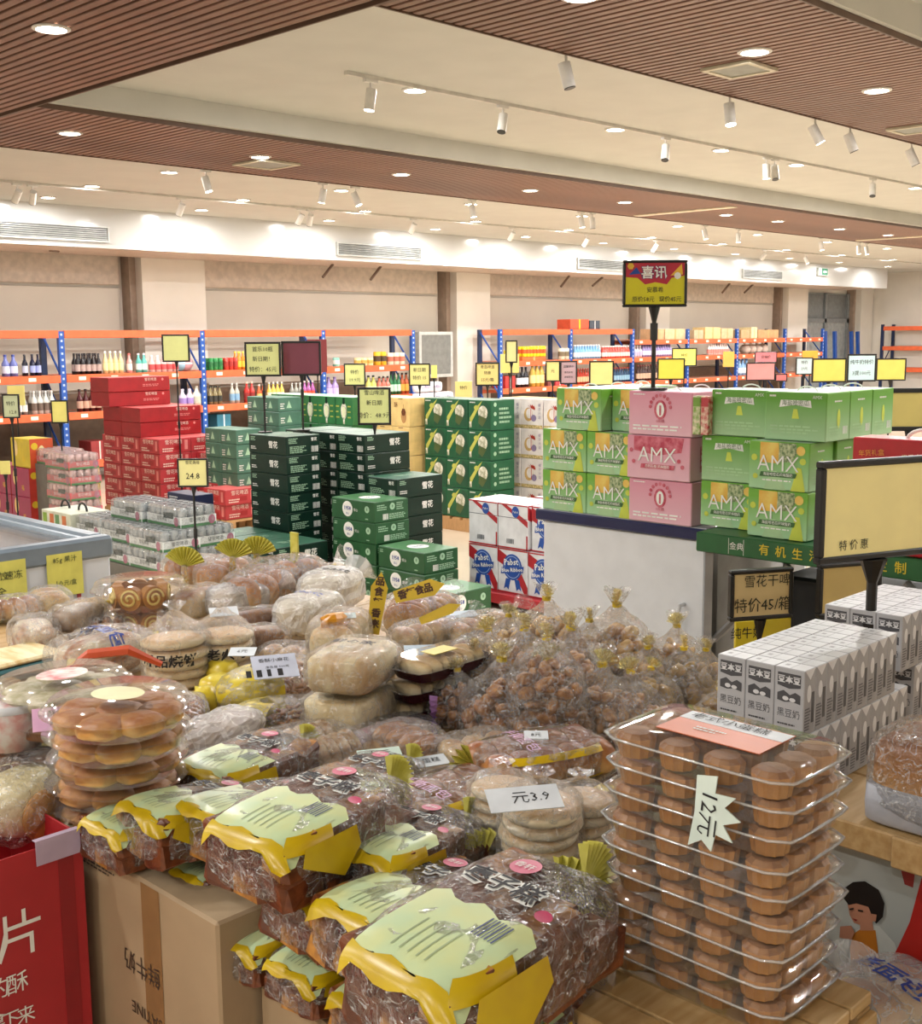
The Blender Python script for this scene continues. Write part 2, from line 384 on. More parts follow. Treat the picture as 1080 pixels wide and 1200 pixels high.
# exit sign
t = thing('exit_sign', 'small green running figure exit sign on the bulkhead end', 'sign', (23.75, 12.44, 2.92)); G().box(0, 0, 0, .42, .05, .16).build('sign_box', mat('exit_grey', 'c8cdc8', 0.4), t)
g = G(); FF = Face((.14, 0, 0), (1, 0, 0), (0, 0, 1)); frect(g, FF, 0, .01, .26, .15); G.build(g, 'sign_face', mat('exit_green', '1f6b4d', 0.4, emit=0.3), t)
g = G(); FF.off = .002; fpoly(g, FF, [(.06, .08), (.1, .12), (.1, .1), (.2, .1), (.2, .06), (.1, .06), (.1, .04)]); g.build('arrow', mat('exit_white', 'f0fff4', .4, emit=0.5), t)

# ------------------------------------------------------------------ downlights
def downlight_proto():
    t = thing('downlight', 'x', 'ceiling light')
    g = G(); g.lathe([(.068, 0), (.088, 0), (.088, -.006), (.070, -.010), (.068, 0)], 20); g.build('trim_ring', M_lampw, t)
    g = G(); g.lathe([(.068, -.004), (.0, -.004)], 20); g.build('diffuser', M_glow, t)
    return t
DL = downlight_proto(); used = [False]
LD = bpy.data.lights.new('downlight_lamp', 'AREA'); LD.shape = 'DISK'; LD.size = .13; LD.energy = DOWN_W; LD.color = (1.0, 0.985, 0.965)
def light_at(x, y, z, data=None):
    o = bpy.data.objects.new('lamp', data or LD); COL.objects.link(o); o.location = (x, y, z - .012)
def place_down(x, y, z, label, group):
    if not used[0]: DL.location = (x, y, z); DL['label'] = label; DL['group'] = group; used[0] = True; r = DL
    else: r = copy(DL, (x, y, z), label=label, group=group)
    light_at(x, y, z); return r
rows = [  # y, z, xs, words
    (at(470, 204, ZS).y, ZS, [at(a, b, ZS).x for a, b in ((92, 153), (307, 183), (470, 204), (620, 223), (729, 237), (845, 252), (912, 259), (985, 268), (1043, 275))] + [20, 22, 24, 26], 'far slatted band'),
    (at(884, 60, ZS).y, ZS, [at(a, b, ZS).x for a, b in ((663, 0), (884, 60), (1029, 105))] + [8.4], 'near slatted band'),
    (5.95, ZT - .001, [p.x for p in [at(a, b, ZT) for a, b in ((486, 105), (722, 151), (840, 176), (930, 193), (1071, 220))]], 'raised white tray'),
    (9.45, ZC - .001, [6.0, 8.0, 9.9, 11.9, 14.0, 16.1, 18.3, 20.5, 22.7, 25.0, 27.2], 'white ceiling just behind the slatted band'),
    (10.8, ZC - .001, [5.99, 7.76, 9.5, 11.4, 13.3, 15.3, 17.3, 19.4, 21.5, 23.7, 26.0], 'middle row of the far white ceiling'),
    (11.95, ZC - .001, [6.12, 8.0, 9.9, 11.8, 13.7, 15.6, 17.6, 19.6, 21.6, 23.7, 26.0], 'row nearest the bulkhead')]
for y, z, xs, wd in rows:
    if wd.startswith('raised'): y = at(486, 105, ZT).y
    for i, x in enumerate(xs): place_down(x, y, z, 'round recessed downlight in the %s, %s' % (wd, nl(i, len(xs))), 'downlights of the ' + wd)
p = at(60, 33, ZS); place_down(p.x, p.y, ZS, 'large bright downlight in the left slatted band at the upper left corner', 'downlights of the left slatted band')
# lamps over the parts of the hall that the photograph does not show
for y in (-2.5, -0.5, 1.3):
    for x in (-1.5, 4.5, 7, 10, 14, 18, 23): light_at(x, y, ZC - .01)
for y in (3.0, 5.2, 7.4, 10, 12):  # unseen lamps added at the left to brighten the white cabinet and goods
    for x in (-1.5, 0.3): light_at(x, y, ZC - .01)
for x in (11, 14, 18, 22, 26):
    light_at(x, 3.4, ZS - .01); light_at(x, 5.9, ZT - .01)

# ------------------------------------------------------------------ track lights
def track(name, y, z, x0, x1, label):
    o = G().box(x0, y - .016, z - .022, x1, y + .016, z).build(name, mat('track_white', 'c9c5bb', 0.4)); tag(o, label, 'track'); return o
def spot(px, py, y, z, label, lit, tilt, group):
    d = ray(px, py); x = d.x * (y / d.y) if d.y > 0 else 0
    t = thing('track_spotlight', label, 'spotlight', (x, y, z - .022), 0, group)
    G().rbox(-.05, -.016, -.02, .05, .016, 0, .002).build('adapter', M_lampw, t)
    G().cyl((0, 0, -.02), (0, 0, -.075), .007, n=8).build('stem', M_lampw, t)
    ax = Vector((math.sin(tilt[0]) * math.cos(tilt[1]), math.sin(tilt[0]) * math.sin(tilt[1]), -math.cos(tilt[0])))
    c = Vector((0, 0, -.10)); a = c - ax * .045; b = c + ax * .085
    G().cyl(a, b, .033, n=18).build('lamp_head', M_lampw, t)
    g = G(); g.cyl(b, b + ax * .004, .031, .031, n=18); g.build('lens', mat('spot_glow', 'fff3df', .3, emit=9) if lit else M_black, t)
    return t
zt = ZT
yt = at(405, 83, ZT).y
track('light_track', yt, ZT, at(405, 83, ZT).x, 15, 'white light track across the raised ceiling tray')
track('light_track', 9.0, ZC - .001, 4.4, 28, 'white light track just behind the far slatted band')
track('light_track', 10.95, ZC - .001, 3, 28, 'white light track in front of the bulkhead')
track('light_track', 4.085, ZW + .03, 4.2, 15, 'white light track beside the near slatted band')
def spots(lst, y, z, words, gr):
    for i, (px, py, lit, tl) in enumerate(lst): spot(px, py, y, z, 'white cylinder spotlight on the %s, %s' % (words, nl(i, len(lst))), lit, tl, gr)
spots([(434, 92, 1, (.15, 2.5)), (589, 122, 0, (.35, 3.5)), (780, 160, 0, (.4, 3.6)), (898, 184, 1, (.1, 0)), (908, 185, 0, (.3, 4)), (1023, 205, 0, (.4, 3.6))], yt, ZT, 'raised tray track', 'spotlights of the raised tray')
spots([(663, 62, 0, (.25, -1)), (855, 113, 1, (.2, -2)), (955, 137, 1, (.5, -.9)), (996, 150, 0, (.4, -.9)), (1068, 167, 0, (.45, -.9))], 4.085, ZW + .03, 'track beside the near slatted band', 'spotlights beside the near slatted band')
spots([(241, 200, 1, (.25, -.9)), (378, 214, 1, (.2, 2)), (416, 218, 1, (.4, -.9)), (553, 233, 1, (.2, -.9)), (681, 250, 1, (.15, -.9)), (694, 251, 0, (.1, 0)), (826, 262, 1, (.2, -.9)), (865, 270, 1, (.1, 0)), (962, 280, 1, (.2, -.9)), (1006, 286, 1, (.2, 0)), (1015, 287, 1, (.2, -1))], 9.0, ZC, 'track behind the far slatted band', 'spotlights behind the far slatted band')
spots([(20, 218, 0, (.7, 1.7)), (38, 220, 0, (.7, 1.3)), (212, 234, 0, (.6, 1.7)), (352, 246, 0, (.6, 1.8)), (363, 247, 0, (.6, 1.2)), (484, 259, 0, (.7, 1.5)), (600, 269, 0, (.7, 1.5)), (687, 277, 0, (.7, 1.5)), (768, 284, 0, (.7, 1.5)), (895, 295, 0, (.7, 1.4)), (944, 300, 1, (.4, -1))], 10.95, ZC, 'track in front of the bulkhead', 'spotlights in front of the bulkhead')
# wall-washing beams of the bulkhead track
SD = bpy.data.lights.new('wash_lamp', 'SPOT'); SD.energy = SPOT_W * 2; SD.spot_size = .8; SD.spot_blend = 0.8; SD.shadow_soft_size = .04; SD.color = (.92, .97, 1)
for px, py in ((20, 218), (212, 234), (352, 246), (560, 262), (687, 277), (800, 288), (880, 294), (950, 300)):
    p = aty(px, py, 10.95); o = bpy.data.objects.new('wash', SD); COL.objects.link(o); o.location = (p.x, 10.95, 3.02)
    o.rotation_euler = Vector((0, 1.5, -.12)).to_track_quat('-Z', 'Y').to_euler()
# ceiling vents in the slatted bands, access scars
def cvent(px, py, label, sx, sy):
    p = at(px, py, ZS - .01); t = thing('ceiling_vent', label, 'vent', (p.x, p.y, ZS - .012))
    g = G()
    for q in ((-sx, -sy, sx, -sy + .03), (-sx, sy - .03, sx, sy), (-sx, -sy + .03, -sx + .03, sy - .03), (sx - .03, -sy + .03, sx, sy - .03)): g.box(q[0], q[1], -.006, q[2], q[3], .01)
    g.build('vent_frame', mat('cv', 'c8c0a8', .5), t); G().box(-sx + .03, -sy + .03, 0, sx - .03, sy - .03, .008).build('vent_grille', mat('cvg', '8b8c82', .5), t)
cvent(866, 82, 'small square return air vent in the near slatted band', .15, .15)
cvent(312, 193, 'small square vent in the far slatted band', .2, .2)
cvent(1072, 152, 'vent in the near slatted band at the right edge', .15, .15)
for n, (px, py) in enumerate(((815, 246), (1060, 278))):
    p = at(px, py, ZS); o = G().box(p.x - .06, 7.35, ZS - .012, p.x + .06, 8.7, ZS).build('ceiling_strip_vent', mat('stripv', 'f0e6cc', .4)); tag(o, 'pale linear vent across the far slatted band, ' + ('left one' if n == 0 else 'right one'), 'vent', 'linear vents')

# ================================================================== BACK RACKS
M_or = mat('rack_orange', 'd8643c', 0.35, var=0.05)
M_blue = mat('rack_blue', '1f4fa0', 0.4, var=0.05)
M_navy = mat('rack_blue_dark', '1b2a4c', 0.45)
M_deck = mat('rack_deck', 'a08470', 0.5)
M_tagw = mat('price_tag', 'efe6cf', 0.5)
DECK = []
def rack(name, label, xs, y, levels, h=1.79, dep=.5, back=(), xdir=True):
    t = thing(name, label, 'rack', (xs[0], y, 0))
    x0 = xs[0]
    pm = G(); pm.box(-.035, 0, 0, .035, .05, h)
    for k in range(24): pm.box(-.012, -.002, .06 + k * .073, .012, 0, .085 + k * .073, 1)
    pme = pm.mesh('post', [M_blue, mat('post_hole', 'b9c6dd', .5)]); bme = G().box(-.035, 0, 0, .035, .05, h).mesh('post', M_navy)
    brm = G()
    for k in range(3):
        a, b = (.25 + .5 * k), (.75 + .5 * k)
        brm.cyl((0, .04, a), (0, dep - .04, b), .014, n=6)
    brme = brm.mesh('diagonal_brace', M_blue)
    for x in xs:
        link('post', pme, t, (x - x0, 0, 0)); link('post', bme, t, (x - x0, dep - .05, 0)); link('diagonal_brace', brme, t, (x - x0, 0, 0))
    for i in range(len(xs) - 1):
        a, b = xs[i] - x0 + .036, xs[i + 1] - x0 - .036
        for z, deck in levels[i]:
            bm = link('beam', G().rbox(a, -.01, z - .045, b, .04, z + .045, .006).mesh('beam', M_or), t)
            link('beam', G().rbox(a, dep - .04, z - .045, b, dep, z + .045, .006).mesh('beam', M_or), t)
            if deck:
                G().box(a, .042, z + .02, b, dep - .042, z + .04).build('deck', M_deck, t)
                g = G(); k = a + .15
                while k < b - .15: g.box(k, -.014, z - .02, k + .09, -.0105, z + .022); k += .42
                tag(g.build('price_tags', M_tagw, t), kind='stuff')
    return t
AX = [4.84, 6.72, 8.64, 10.62, 12.35]; BX = [14.3, 16.1, 17.9, 19.7, 21.5, 23.45, 25.15]
L1, L2, L3 = 1.24, .80, .22
rack('storage_rack', 'long orange and blue storage rack on the left half of the back wall', AX, 13.0, [[(1.755, 0), (L1, 1), (L2, 1), (L3, 1)]] * 4)
rack('storage_rack', 'long orange and blue storage rack on the right half of the back wall', BX, 13.0,
     [[(1.755, 0), (L1, 1), (L2, 1), (L3, 1)]] * 2 + [[(1.56, 1), (L1, 1), (L2, 1)]] * 4, h=1.8)
# rack along the end wall
t = thing('storage_rack', 'orange and blue storage rack in front of the white end wall', 'rack', (28.2, 9.0, 0))
pm = G().box(0, 0, 0, .05, .07, 1.9).mesh('post', M_navy)
for yy in (0, 2.0, 4.0): link('post', pm, t, (0, yy, 0)); link('post', pm, t, (.6, yy, 0)); G().cyl((0, yy, .9), (.6, yy, 1.5), .015, n=6).build('diagonal_brace', M_navy, t)
for yy in (0, 2.0):
    for z in (1.8, 1.32, .8): G().rbox(-.02, yy + .07, z - .05, .02, yy + 2, z + .05, .005).build('beam', M_or, t); G().rbox(.58, yy + .07, z - .05, .62, yy + 2, z + .05, .005).build('beam', M_or, t)
# loose blue rack frames leaning by the door
for n, (px, dx) in enumerate(((972, .10), (984, .16), (1004, .14), (1012, .12))):
    p = aty(px, 388, 13.5); o = G().box(-.05, -.03, 0, .05, .03, 1.75, 0).build('rack_upright', M_blue); o.location = (p.x, 13.55, 0); o.rotation_euler.y = -.08 - .02 * n
    tag(o, 'loose blue rack upright leaning beside the glass door, ' + nl(n, 4), 'rack upright', 'leaning rack uprights')

# goods on the racks
def bottle(name, cols, h=.24, r=.033, kind='bottle'):
    t = thing(name, 'x', kind)
    gm = mat('bottle_' + cols[0], cols[0], .15, var=.1); lm = mat('bottle_label_' + cols[1], cols[1], .5); cm = mat('cap_' + cols[2], cols[2], .4)
    if kind == 'bottle':
        g = G(); g.lathe([(0, 0), (r, 0), (r, h * .58), (r * .42, h * .76), (r * .36, h * .95), (0, h * .95)], 10); g.build('bottle_body', gm, t, True)
        g = G(); g.lathe([(r * 1.02, h * .16), (r * 1.02, h * .48)], 10); g.build('bottle_label', lm, t, True)
        g = G(); g.lathe([(r * .44, h * .91), (r * .44, h), (0, h)], 8); g.build('cap', cm, t, True)
    else:
        g = G(); g.lathe([(0, 0), (r * .85, 0), (r, .008), (r, h - .01), (r * .85, h)], 10); g.build('can_body', gm, t, True)
        g = G(); g.lathe([(r * 1.01, h * .3), (r * 1.01, h * .7)], 10); g.build('printed_band', lm, t, True)
        g = G(); g.lathe([(r * .85, h - .002), (0, h - .002)], 10); g.build('lid', mat('can_top', 'b9bcbe', .3, metal=.8), t)
    return t
def shelf_row(px0, px1, z, name, cols, label, h=.24, r=.033, kind='bottle', step=None, y=13.07, double=False):
    xa, xb = aty(px0, 400, y).x, aty(px1, 400, y).x; step = step or r * 2.08; first = None; made = []
    for row in range(2 if double else 1):
        x = xa + r
        while x < xb - r * .5:
            l = (x, y + row * step * 1.05, z + .041)
            made.append((row, l)); x += step
    n0 = sum(1 for q in made if q[0] == 0)
    for i, (row, l) in enumerate(made):
        j = i if row == 0 else i - n0; lab = label + (', ' + nl(j, n0) if n0 > 1 else '') + (', back row' if row else ', front row' if double else '')
        if first is None: first = bottle(name, cols, h, r, kind); first.location = l; tag(first, lab, group='row: ' + label)
        else: copy(first, l, label=lab)
R = shelf_row
R(0, 22, L1, 'bottle', ('6f78b8', 'd9dcf2', '30408c'), 'violet blue bottle, upper shelf at the left edge', .25, .045)
R(24, 30, L1, 'bottle', ('17192b', 'c9cde6', '101018'), 'navy glass bottle on the upper shelf left of the first blue post', .25)
R(33, 50, L1, 'bottle', ('1a1d38', 'a8b4e6', '15182a'), 'dark blue labelled bottle on the upper shelf near the first blue post', .25)
R(86, 119, L1, 'bottle', ('170f10', 'b8a19a', '1a1011'), 'black bottle with pale round label on the upper shelf', .25, double=True)
R(119, 147, L1, 'bottle', ('e8cf9a', 'f1e3a6', 'f6f4ea'), 'cream drink bottle with white cap on the upper shelf', .27)
R(147, 158, L1, 'bottle', ('e7a7a2', 'f3dcd6', 'e0645e'), 'pink bottle beside the cream bottles', .24, .036)
R(158, 171, L1, 'bottle', ('63b9ae', 'd9efe8', 'e6eeee'), 'teal bottle on the upper shelf', .24, .036)
R(173, 208, L1, 'bottle', ('f0ccc6', 'c84f50', 'f3ece8'), 'short pink and white bottle above the red cartons', .21, .04)
R(243, 259, L1, 'can', ('2f8a4a', '1f6a35', '888888'), 'green can right of the second blue post', .16, .035, 'can', double=True)
R(261, 276, L1, 'can', ('c33a2c', 'a3271f', '888888'), 'red can on the upper shelf', .16, .035, 'can', double=True)
R(276, 289, L1, 'bottle', ('e08a2c', 'f0b93a', 'ffd84a'), 'orange juice bottle on the upper shelf left of the price signs', .24, .035, double=True)
R(390, 400, L1, 'can', ('8fc7b4', 'e8e8e0', '888888'), 'mint coloured tin on the upper shelf', .13, .05, 'can')
R(415, 436, L1, 'can', ('ead7a4', 'c9a24a', '888888'), 'cream tin on the upper shelf beside the yellow tins', .12, .055, 'can')
R(438, 452, L1, 'can', ('e2b02c', '4a3520', '888888'), 'yellow and brown tin on the upper shelf', .20, .055, 'can')
R(453, 476, L1, 'can', ('ead5bd', 'b86a52', '888888'), 'pale printed tin at the right end of the upper shelf', .18, .055, 'can')
R(0, 30, L2, 'bottle', ('8a8a86', 'eceae2', '1c1c1c'), 'grey bottle on the middle shelf at the left edge', .24)
R(32, 64, L2, 'bottle', ('d8d6cf', '6e5c52', 'f4f2ee'), 'white bottle with dark label on the middle shelf', .27, .035, double=True)
R(86, 113, L2, 'bottle', ('4a1518', 'c9a08a', '2a0d0f'), 'dark red bottle on the middle shelf beside the blue post', .27, .038)
R(207, 222, L2, 'bottle', ('cfc6da', '9a7fc0', 'd9d2e6'), 'clear bottle with violet label on the middle shelf', .22, .05)
R(223, 236, L2, 'bottle', ('dcd8cc', 'c4bfae', 'a8a090'), 'wide clear bottle on the middle shelf left of the blue post', .25, .06)
R(241, 258, L2, 'bottle', ('8a7c58', '2e2e28', '3a3a30'), 'amber bottle with black label on the middle shelf', .24, .035, double=True)
R(267, 282, L2, 'bottle', ('b9b7ac', '7fa8c8', 'e8e8e2'), 'clear bottle with blue label on the middle shelf', .27, .036)
R(284, 299, L2, 'bottle', ('b8302a', '8a1f1c', 'e8d8c8'), 'red drink bottle on the middle shelf', .28, .04)
R(299, 309, L2, 'bottle', ('c9603a', 'e8c070', 'e8e0d0'), 'orange red bottle beside the red drink bottles', .24, .034)
R(311, 330, L2, 'bottle', ('e8bf5c', 'f2e6c4', 'f6f2e6'), 'yellow juice bottle between the two sign poles', .26, .034)
R(338, 352, L2, 'bottle', ('9a9a92', '5e5e58', 'c8c8c0'), 'grey bottle behind the green beer cartons', .24, .034)
R(353, 367, L2, 'bottle', ('a25a9a', 'd0503c', 'e8e0e0'), 'purple and red bottle behind the green beer cartons', .26, .034)
R(380, 398, L2, 'bottle', ('9c86b8', 'c4b6dc', '7c6a98'), 'large clear violet bottle on the middle shelf', .3, .055)
R(428, 440, L2, 'bottle', ('c9c86a', 'e9e6b0', '1c1c1c'), 'pale yellow bottle with black top on the middle shelf', .3, .045)
R(441, 455, L2, 'bottle', ('c46a58', 'e6d8c4', '1c1c1c'), 'red labelled bottle with black top on the middle shelf', .28, .04)
R(455, 468, L2, 'bottle', ('1f6a3c', 'bfe0c8', '1c2c20'), 'green glass bottle with black top on the middle shelf', .32, .036)
R(468, 479, L2, 'bottle', ('a8502a', 'd8a040', '2a1a10'), 'amber glass bottle at the right end of the middle shelf', .32, .04)
R(591, 600, L1, 'can', ('d6c32e', 'b09a1c', '888888'), 'yellow tin on the shelf behind the price signs', .18, .06, 'can')
R(612, 640, L1 + .07, 'can', ('f0d81e', 'e0571c', 'f2a01e'), 'bright yellow can on the orange tray', .17, .04, 'can', double=True)
R(655, 668, L1, 'can', ('d8d2bc', '7a6a50', '888888'), 'glass jar on the upper shelf left of a blue post', .2, .06, 'can')
R(672, 703, L1, 'bottle', ('7db2dc', 'e8f0f6', 'f2f6fa'), 'light blue bottle, right rack upper shelf', .25, .036, double=True)
R(705, 738, L1, 'bottle', ('d8584c', 'f2d6cc', 'f6f2ee'), 'red and white bottle, right rack upper shelf', .22, .036, double=True)
R(605, 620, L2, 'bottle', ('15131a', 'e6e6ea', '15131a'), 'black wine bottle on the middle shelf of the right rack', .34, .045)
R(621, 636, L2 + .0, 'bottle', ('c9a548', 'e0cf90', 'e8d8a0'), 'tall golden bottle on the middle shelf of the right rack', .42, .055)
R(676, 692, L2, 'bottle', ('a33324', 'd8b088', 'b04030'), 'red bottle on the middle shelf of the right rack', .28, .033)
R(719, 740, L2, 'bottle', ('22425e', '8ab0c8', 'c04434'), 'dark blue bottle with red cap on the middle shelf', .27, .036)
R(746, 770, L2, 'bottle', ('33181a', 'caa890', '7a2a28'), 'dark wine bottle on the middle shelf of the right rack', .3, .04)
R(742, 752, L1, 'bottle', ('dcd8e2', 'b8b0cc', 'f2f2f2'), 'white bottle behind the sign pole', .22, .04)
R(752, 786, L1, 'bottle', ('9c8fc2', 'd8d0ec', 'b8b0d8'), 'lilac bottle on the shelf of the right rack', .25, .038, double=True)
R(829, 852, L1, 'bottle', ('eee2de', 'd88a80', 'faf6f4'), 'white bottle with pink label on the shelf of the right rack', .24, .04)
R(864, 876, L2, 'bottle', ('7fa6d2', 'dfe8f2', '4a6ca8'), 'large pale blue water bottle on the middle shelf', .34, .07)
for n, (px, c, w) in enumerate(((213, '9fc6dc', 'pale blue'), (221, 'e6a6ae', 'pink'))):
    p = aty(px, 400, 13.1); t = thing('play_ball', w + ' plastic ball on the upper shelf beside the blue post', 'ball', (p.x, 13.2, L1 + .041)); G().ell((0, 0, .1), (.1, .1, .1), 16, 10).build('ball_body', mat('ball' + c, c, .3), t, True); G().lathe([(.1005, .09), (.1005, .11)], 16).build('seam_band', mat('ballband', 'f2f2ee', .4), t)
def small_box(px0, px1, z, h, col, label, dep=.3, y=13.05, name='carton', stripe=None, cat='box', group=None):
    xa, xb = aty(px0, 400, y).x, aty(px1, 400, y).x
    t = thing(name, label, cat, (xa, y, z), group=group); w_ = xb - xa - .01
    G().rbox(0, 0, 0, w_, dep, h, .004).build('box_body', mat('box' + col, col, .55), t)
    G().box(w_ * .46, -.001, 0, w_ * .54, 0, h).build('tape_strip', mat('tape' + (stripe or 'c9a46c'), stripe or 'c9a46c', .3), t)
    return t
small_box(612, 640, L1 + .041, .07, 'd96a30', 'low orange tray under the bright yellow cans')
for n, (a, b, h, c) in enumerate(((765, 778, .2, 'cfa57c'), (779, 803, .2, 'd8b890'), (813, 824, .18, 'c8ae8e'), (826, 844, .23, 'e6c88c'), (845, 859, .21, 'd2b48c'), (868, 878, .18, 'c0a078'), (880, 887, .23, 'eed9a4'), (888, 912, .18, 'c2986a'))):
    small_box(a, b, 1.601, h, c, 'brown cardboard carton on top of the right rack, ' + nl(n, 8), group='cartons on top of the right rack')
small_box(668, 690, 1.801, .17, 'cf5030', 'red and yellow printed carton on top of the right rack', stripe='f0c020'); small_box(691, 703, 1.801, .15, '3c434e', 'dark grey carton beside the red carton on top of the rack', stripe='d8d8d8')
for n, px in enumerate((880, 887, 894, 901)):
    p = aty(px, 400, 13.1); t = thing('plastic_sack', 'crumpled pale sack on the right rack shelf, ' + nl(n, 4), 'bag', (p.x, 13.25, L1 + .041), 0, 'pale sacks'); G().ell((0, 0, .1), (.12, .12, .1), 10, 6, noise=.12, rng=random.Random(n)).build('sack_body', mat('sack', 'efdcd0', .4), t, True); G().cyl((0, 0, .18), (0, 0, .25), .02, .05, n=7, caps=False).build('tied_top', mat('sack'), t)
for n, (px, zz) in enumerate(((420, 1), (449, 0), (462, 0), (475, 0), (462, 1))):
    pass
# low shelf goods
small_box(91 + 160, 268, L3 + .041, .45, '2a6f86', 'teal printed carton standing under the middle shelf', stripe='d8e6ea'); small_box(20, 55, L3 + .041, .3, '7aa0b8', 'pale blue box under the left rack shelves')
small_box(100, 122, L3 + .041, .22, '8e2c2c', 'dark red carton low on the left rack behind the pink can packs', stripe='e6d0c8'); small_box(592, 604, L2 + .041, .2, 'c8302c', 'red boxed set low on the right rack', stripe='f0e0d8'); small_box(651, 662, L2 + .041, .18, 'c83a40', 'red tray pack beside the golden bottles', stripe='f2dcd8')
small_box(642, 650, L2 + .3 * 0 + .041, .12, '7a3a34', 'dark red carton at the left end of the right rack', stripe='caa090')
# stacked tissue packs beside the left rack
for n, (px, k) in enumerate(((499, 0), (512, 0), (525, 0), (512, 1), (499, 1))):
    p = aty(px, 465, 11.6); t = thing('tissue_pack', 'white and lilac tissue pack on the low cabinet, ' + ('bottom row' if k == 0 else 'upper row') + ' ' + ('left', 'middle', 'right', 'middle', 'left')[n], 'pack', (p.x - .13, 11.6, .8 + .145 * k), 0, 'tissue packs')
    G().ell((.13, .08, .07), (.13, .08, .07), 12, 6, e=5).build('pack_body', mat('tissue', 'e8e2ea', .4), t, True); g = G(); ftext(g, Face((0, -.001, 0), (1, 0, 0), (0, 0, 1), .001), .13, .07, '心相印', .055, 0); g.build('lettering', mat('tissue_print', '5a4a86', .5), t)
tt = thing('low_cabinet', 'low pale cabinet under the stacked tissue packs', 'cabinet', (aty(492, 465, 11.6).x - .1, 11.5, 0)); G().rbox(0, 0, 0, 1.5, .4, .77, .006).build('cabinet_body', mat('lowcab', '9c9488', .5), tt); G().rbox(-.01, -.01, .77, 1.51, .41, .799, .004).build('cabinet_top', mat('lowcabt', 'c4bcae', .4), tt)

# ================================================================== CARTON STACKS
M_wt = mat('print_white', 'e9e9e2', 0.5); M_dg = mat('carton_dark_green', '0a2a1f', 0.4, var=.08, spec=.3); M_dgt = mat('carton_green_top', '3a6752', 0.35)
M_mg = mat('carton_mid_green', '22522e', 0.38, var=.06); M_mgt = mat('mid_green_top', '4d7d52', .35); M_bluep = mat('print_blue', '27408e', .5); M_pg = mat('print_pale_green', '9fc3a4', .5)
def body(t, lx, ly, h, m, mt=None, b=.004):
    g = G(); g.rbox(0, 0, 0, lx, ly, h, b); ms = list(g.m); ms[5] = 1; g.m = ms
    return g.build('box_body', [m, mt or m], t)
def faces(lx, ly, main):      # main/side faces; main on the -X side ('L') or on the -Y side ('R')
    FL, FR = Face((0, ly, 0), (0, -1, 0), (0, 0, 1)), Face((0, 0, 0), (1, 0, 0), (0, 0, 1))
    return ((FL, ly, FR, lx) if main == 'L' else (FR, lx, FL, ly))
def snow_carton(main):
    lx, ly = (.29, .42) if main == 'L' else (.42, .29); h = .13
    t = thing('beer_carton', 'x', 'carton'); body(t, lx, ly, h - .002, M_dg, M_dgt)
    A_, wa, B_, wb_ = faces(lx, ly, main)
    g = G(); ftext(g, A_, wa * .66, h * .5, '雪花', .052, bold=.02); flines(g, A_, .025, h * .66, .085, h * .9, 3, 1); flines(g, A_, .025, h * .2, .09, h * .4, 2, 0); g.build('main_lettering', [M_wt, M_pg], t)
    g = G(); ftext(g, B_, wb_ * .82, h * .76, '雪花', .026, bold=.02); flines(g, B_, .02, h * .6, .1, h * .9, 4, 1); flines(g, B_, .03, h * .1, wb_ * .62, h * .48, 5, 1); fbars(g, B_, wb_ * .74, h * .1, wb_ * .95, h * .42, 0, 1); g.build('side_lettering', [M_wt, M_pg], t)
    FT = Face((0, 0, h - .002), (1, 0, 0), (0, 1, 0)); g = G(); ftext(g, FT, lx / 2, ly / 2, '雪花', .08, 0); g.build('top_lettering', [M_pg], t)
    return t
def circle_carton(main):
    lx, ly = (.29, .42) if main == 'L' else (.42, .29); h = .135
    t = thing('beer_carton', 'x', 'carton'); body(t, lx, ly, h - .002, M_mg, M_mgt); A_, wa, B_, wb_ = faces(lx, ly, main)
    g = G(); fdisc(g, A_, wa * .38, h * .52, .05, m=0); ftext(g, A_, wa * .38, h * .55, '1958', .034, 1, 2, bold=.03); ftext(g, A_, wa * .38, h * .3, '雪山', .016, 1, 2); ftext(g, A_, wa * .57, h * .5, '雪山', .02, 0)
    fdisc(g, A_, wa * .83, h * .6, .022, m=2); ftext(g, A_, wa * .83, h * .6, '8', .03, 3, 2); flines(g, A_, wa * .79, h * .1, wa * .88, h * .2, 1, 2); flines(g, A_, .02, h * .7, .06, h * .88, 2, 2); g.build('main_print', [M_wt, M_bluep, M_pg, M_mg], t)
    g = G(); fdisc(g, B_, wb_ * .52, h * .7, .022, m=2); ftext(g, B_, wb_ * .52, h * .7, '8', .03, 1, 2); flines(g, B_, .02, h * .55, wb_ * .36, h * .85, 3, 2); flines(g, B_, wb_ * .64, h * .5, wb_ * .85, h * .88, 4, 2)
    fbars(g, B_, wb_ * .24, h * .1, wb_ * .4, h * .38, 0, 1, 8); flines(g, B_, wb_ * .42, h * .1, wb_ * .92, h * .38, 4, 2); g.build('side_print', [M_wt, M_mg, M_pg], t)
    g = G(); FT = Face((0, 0, h - .002), (1, 0, 0), (0, 1, 0)); fdisc(g, FT, lx * .5, ly * .5, .07, m=0); ftext(g, FT, lx * .5, ly * .5, '1958', .045, 1, 2); g.build('top_print', [M_wt, M_bluep], t)
    return t
USED = set()
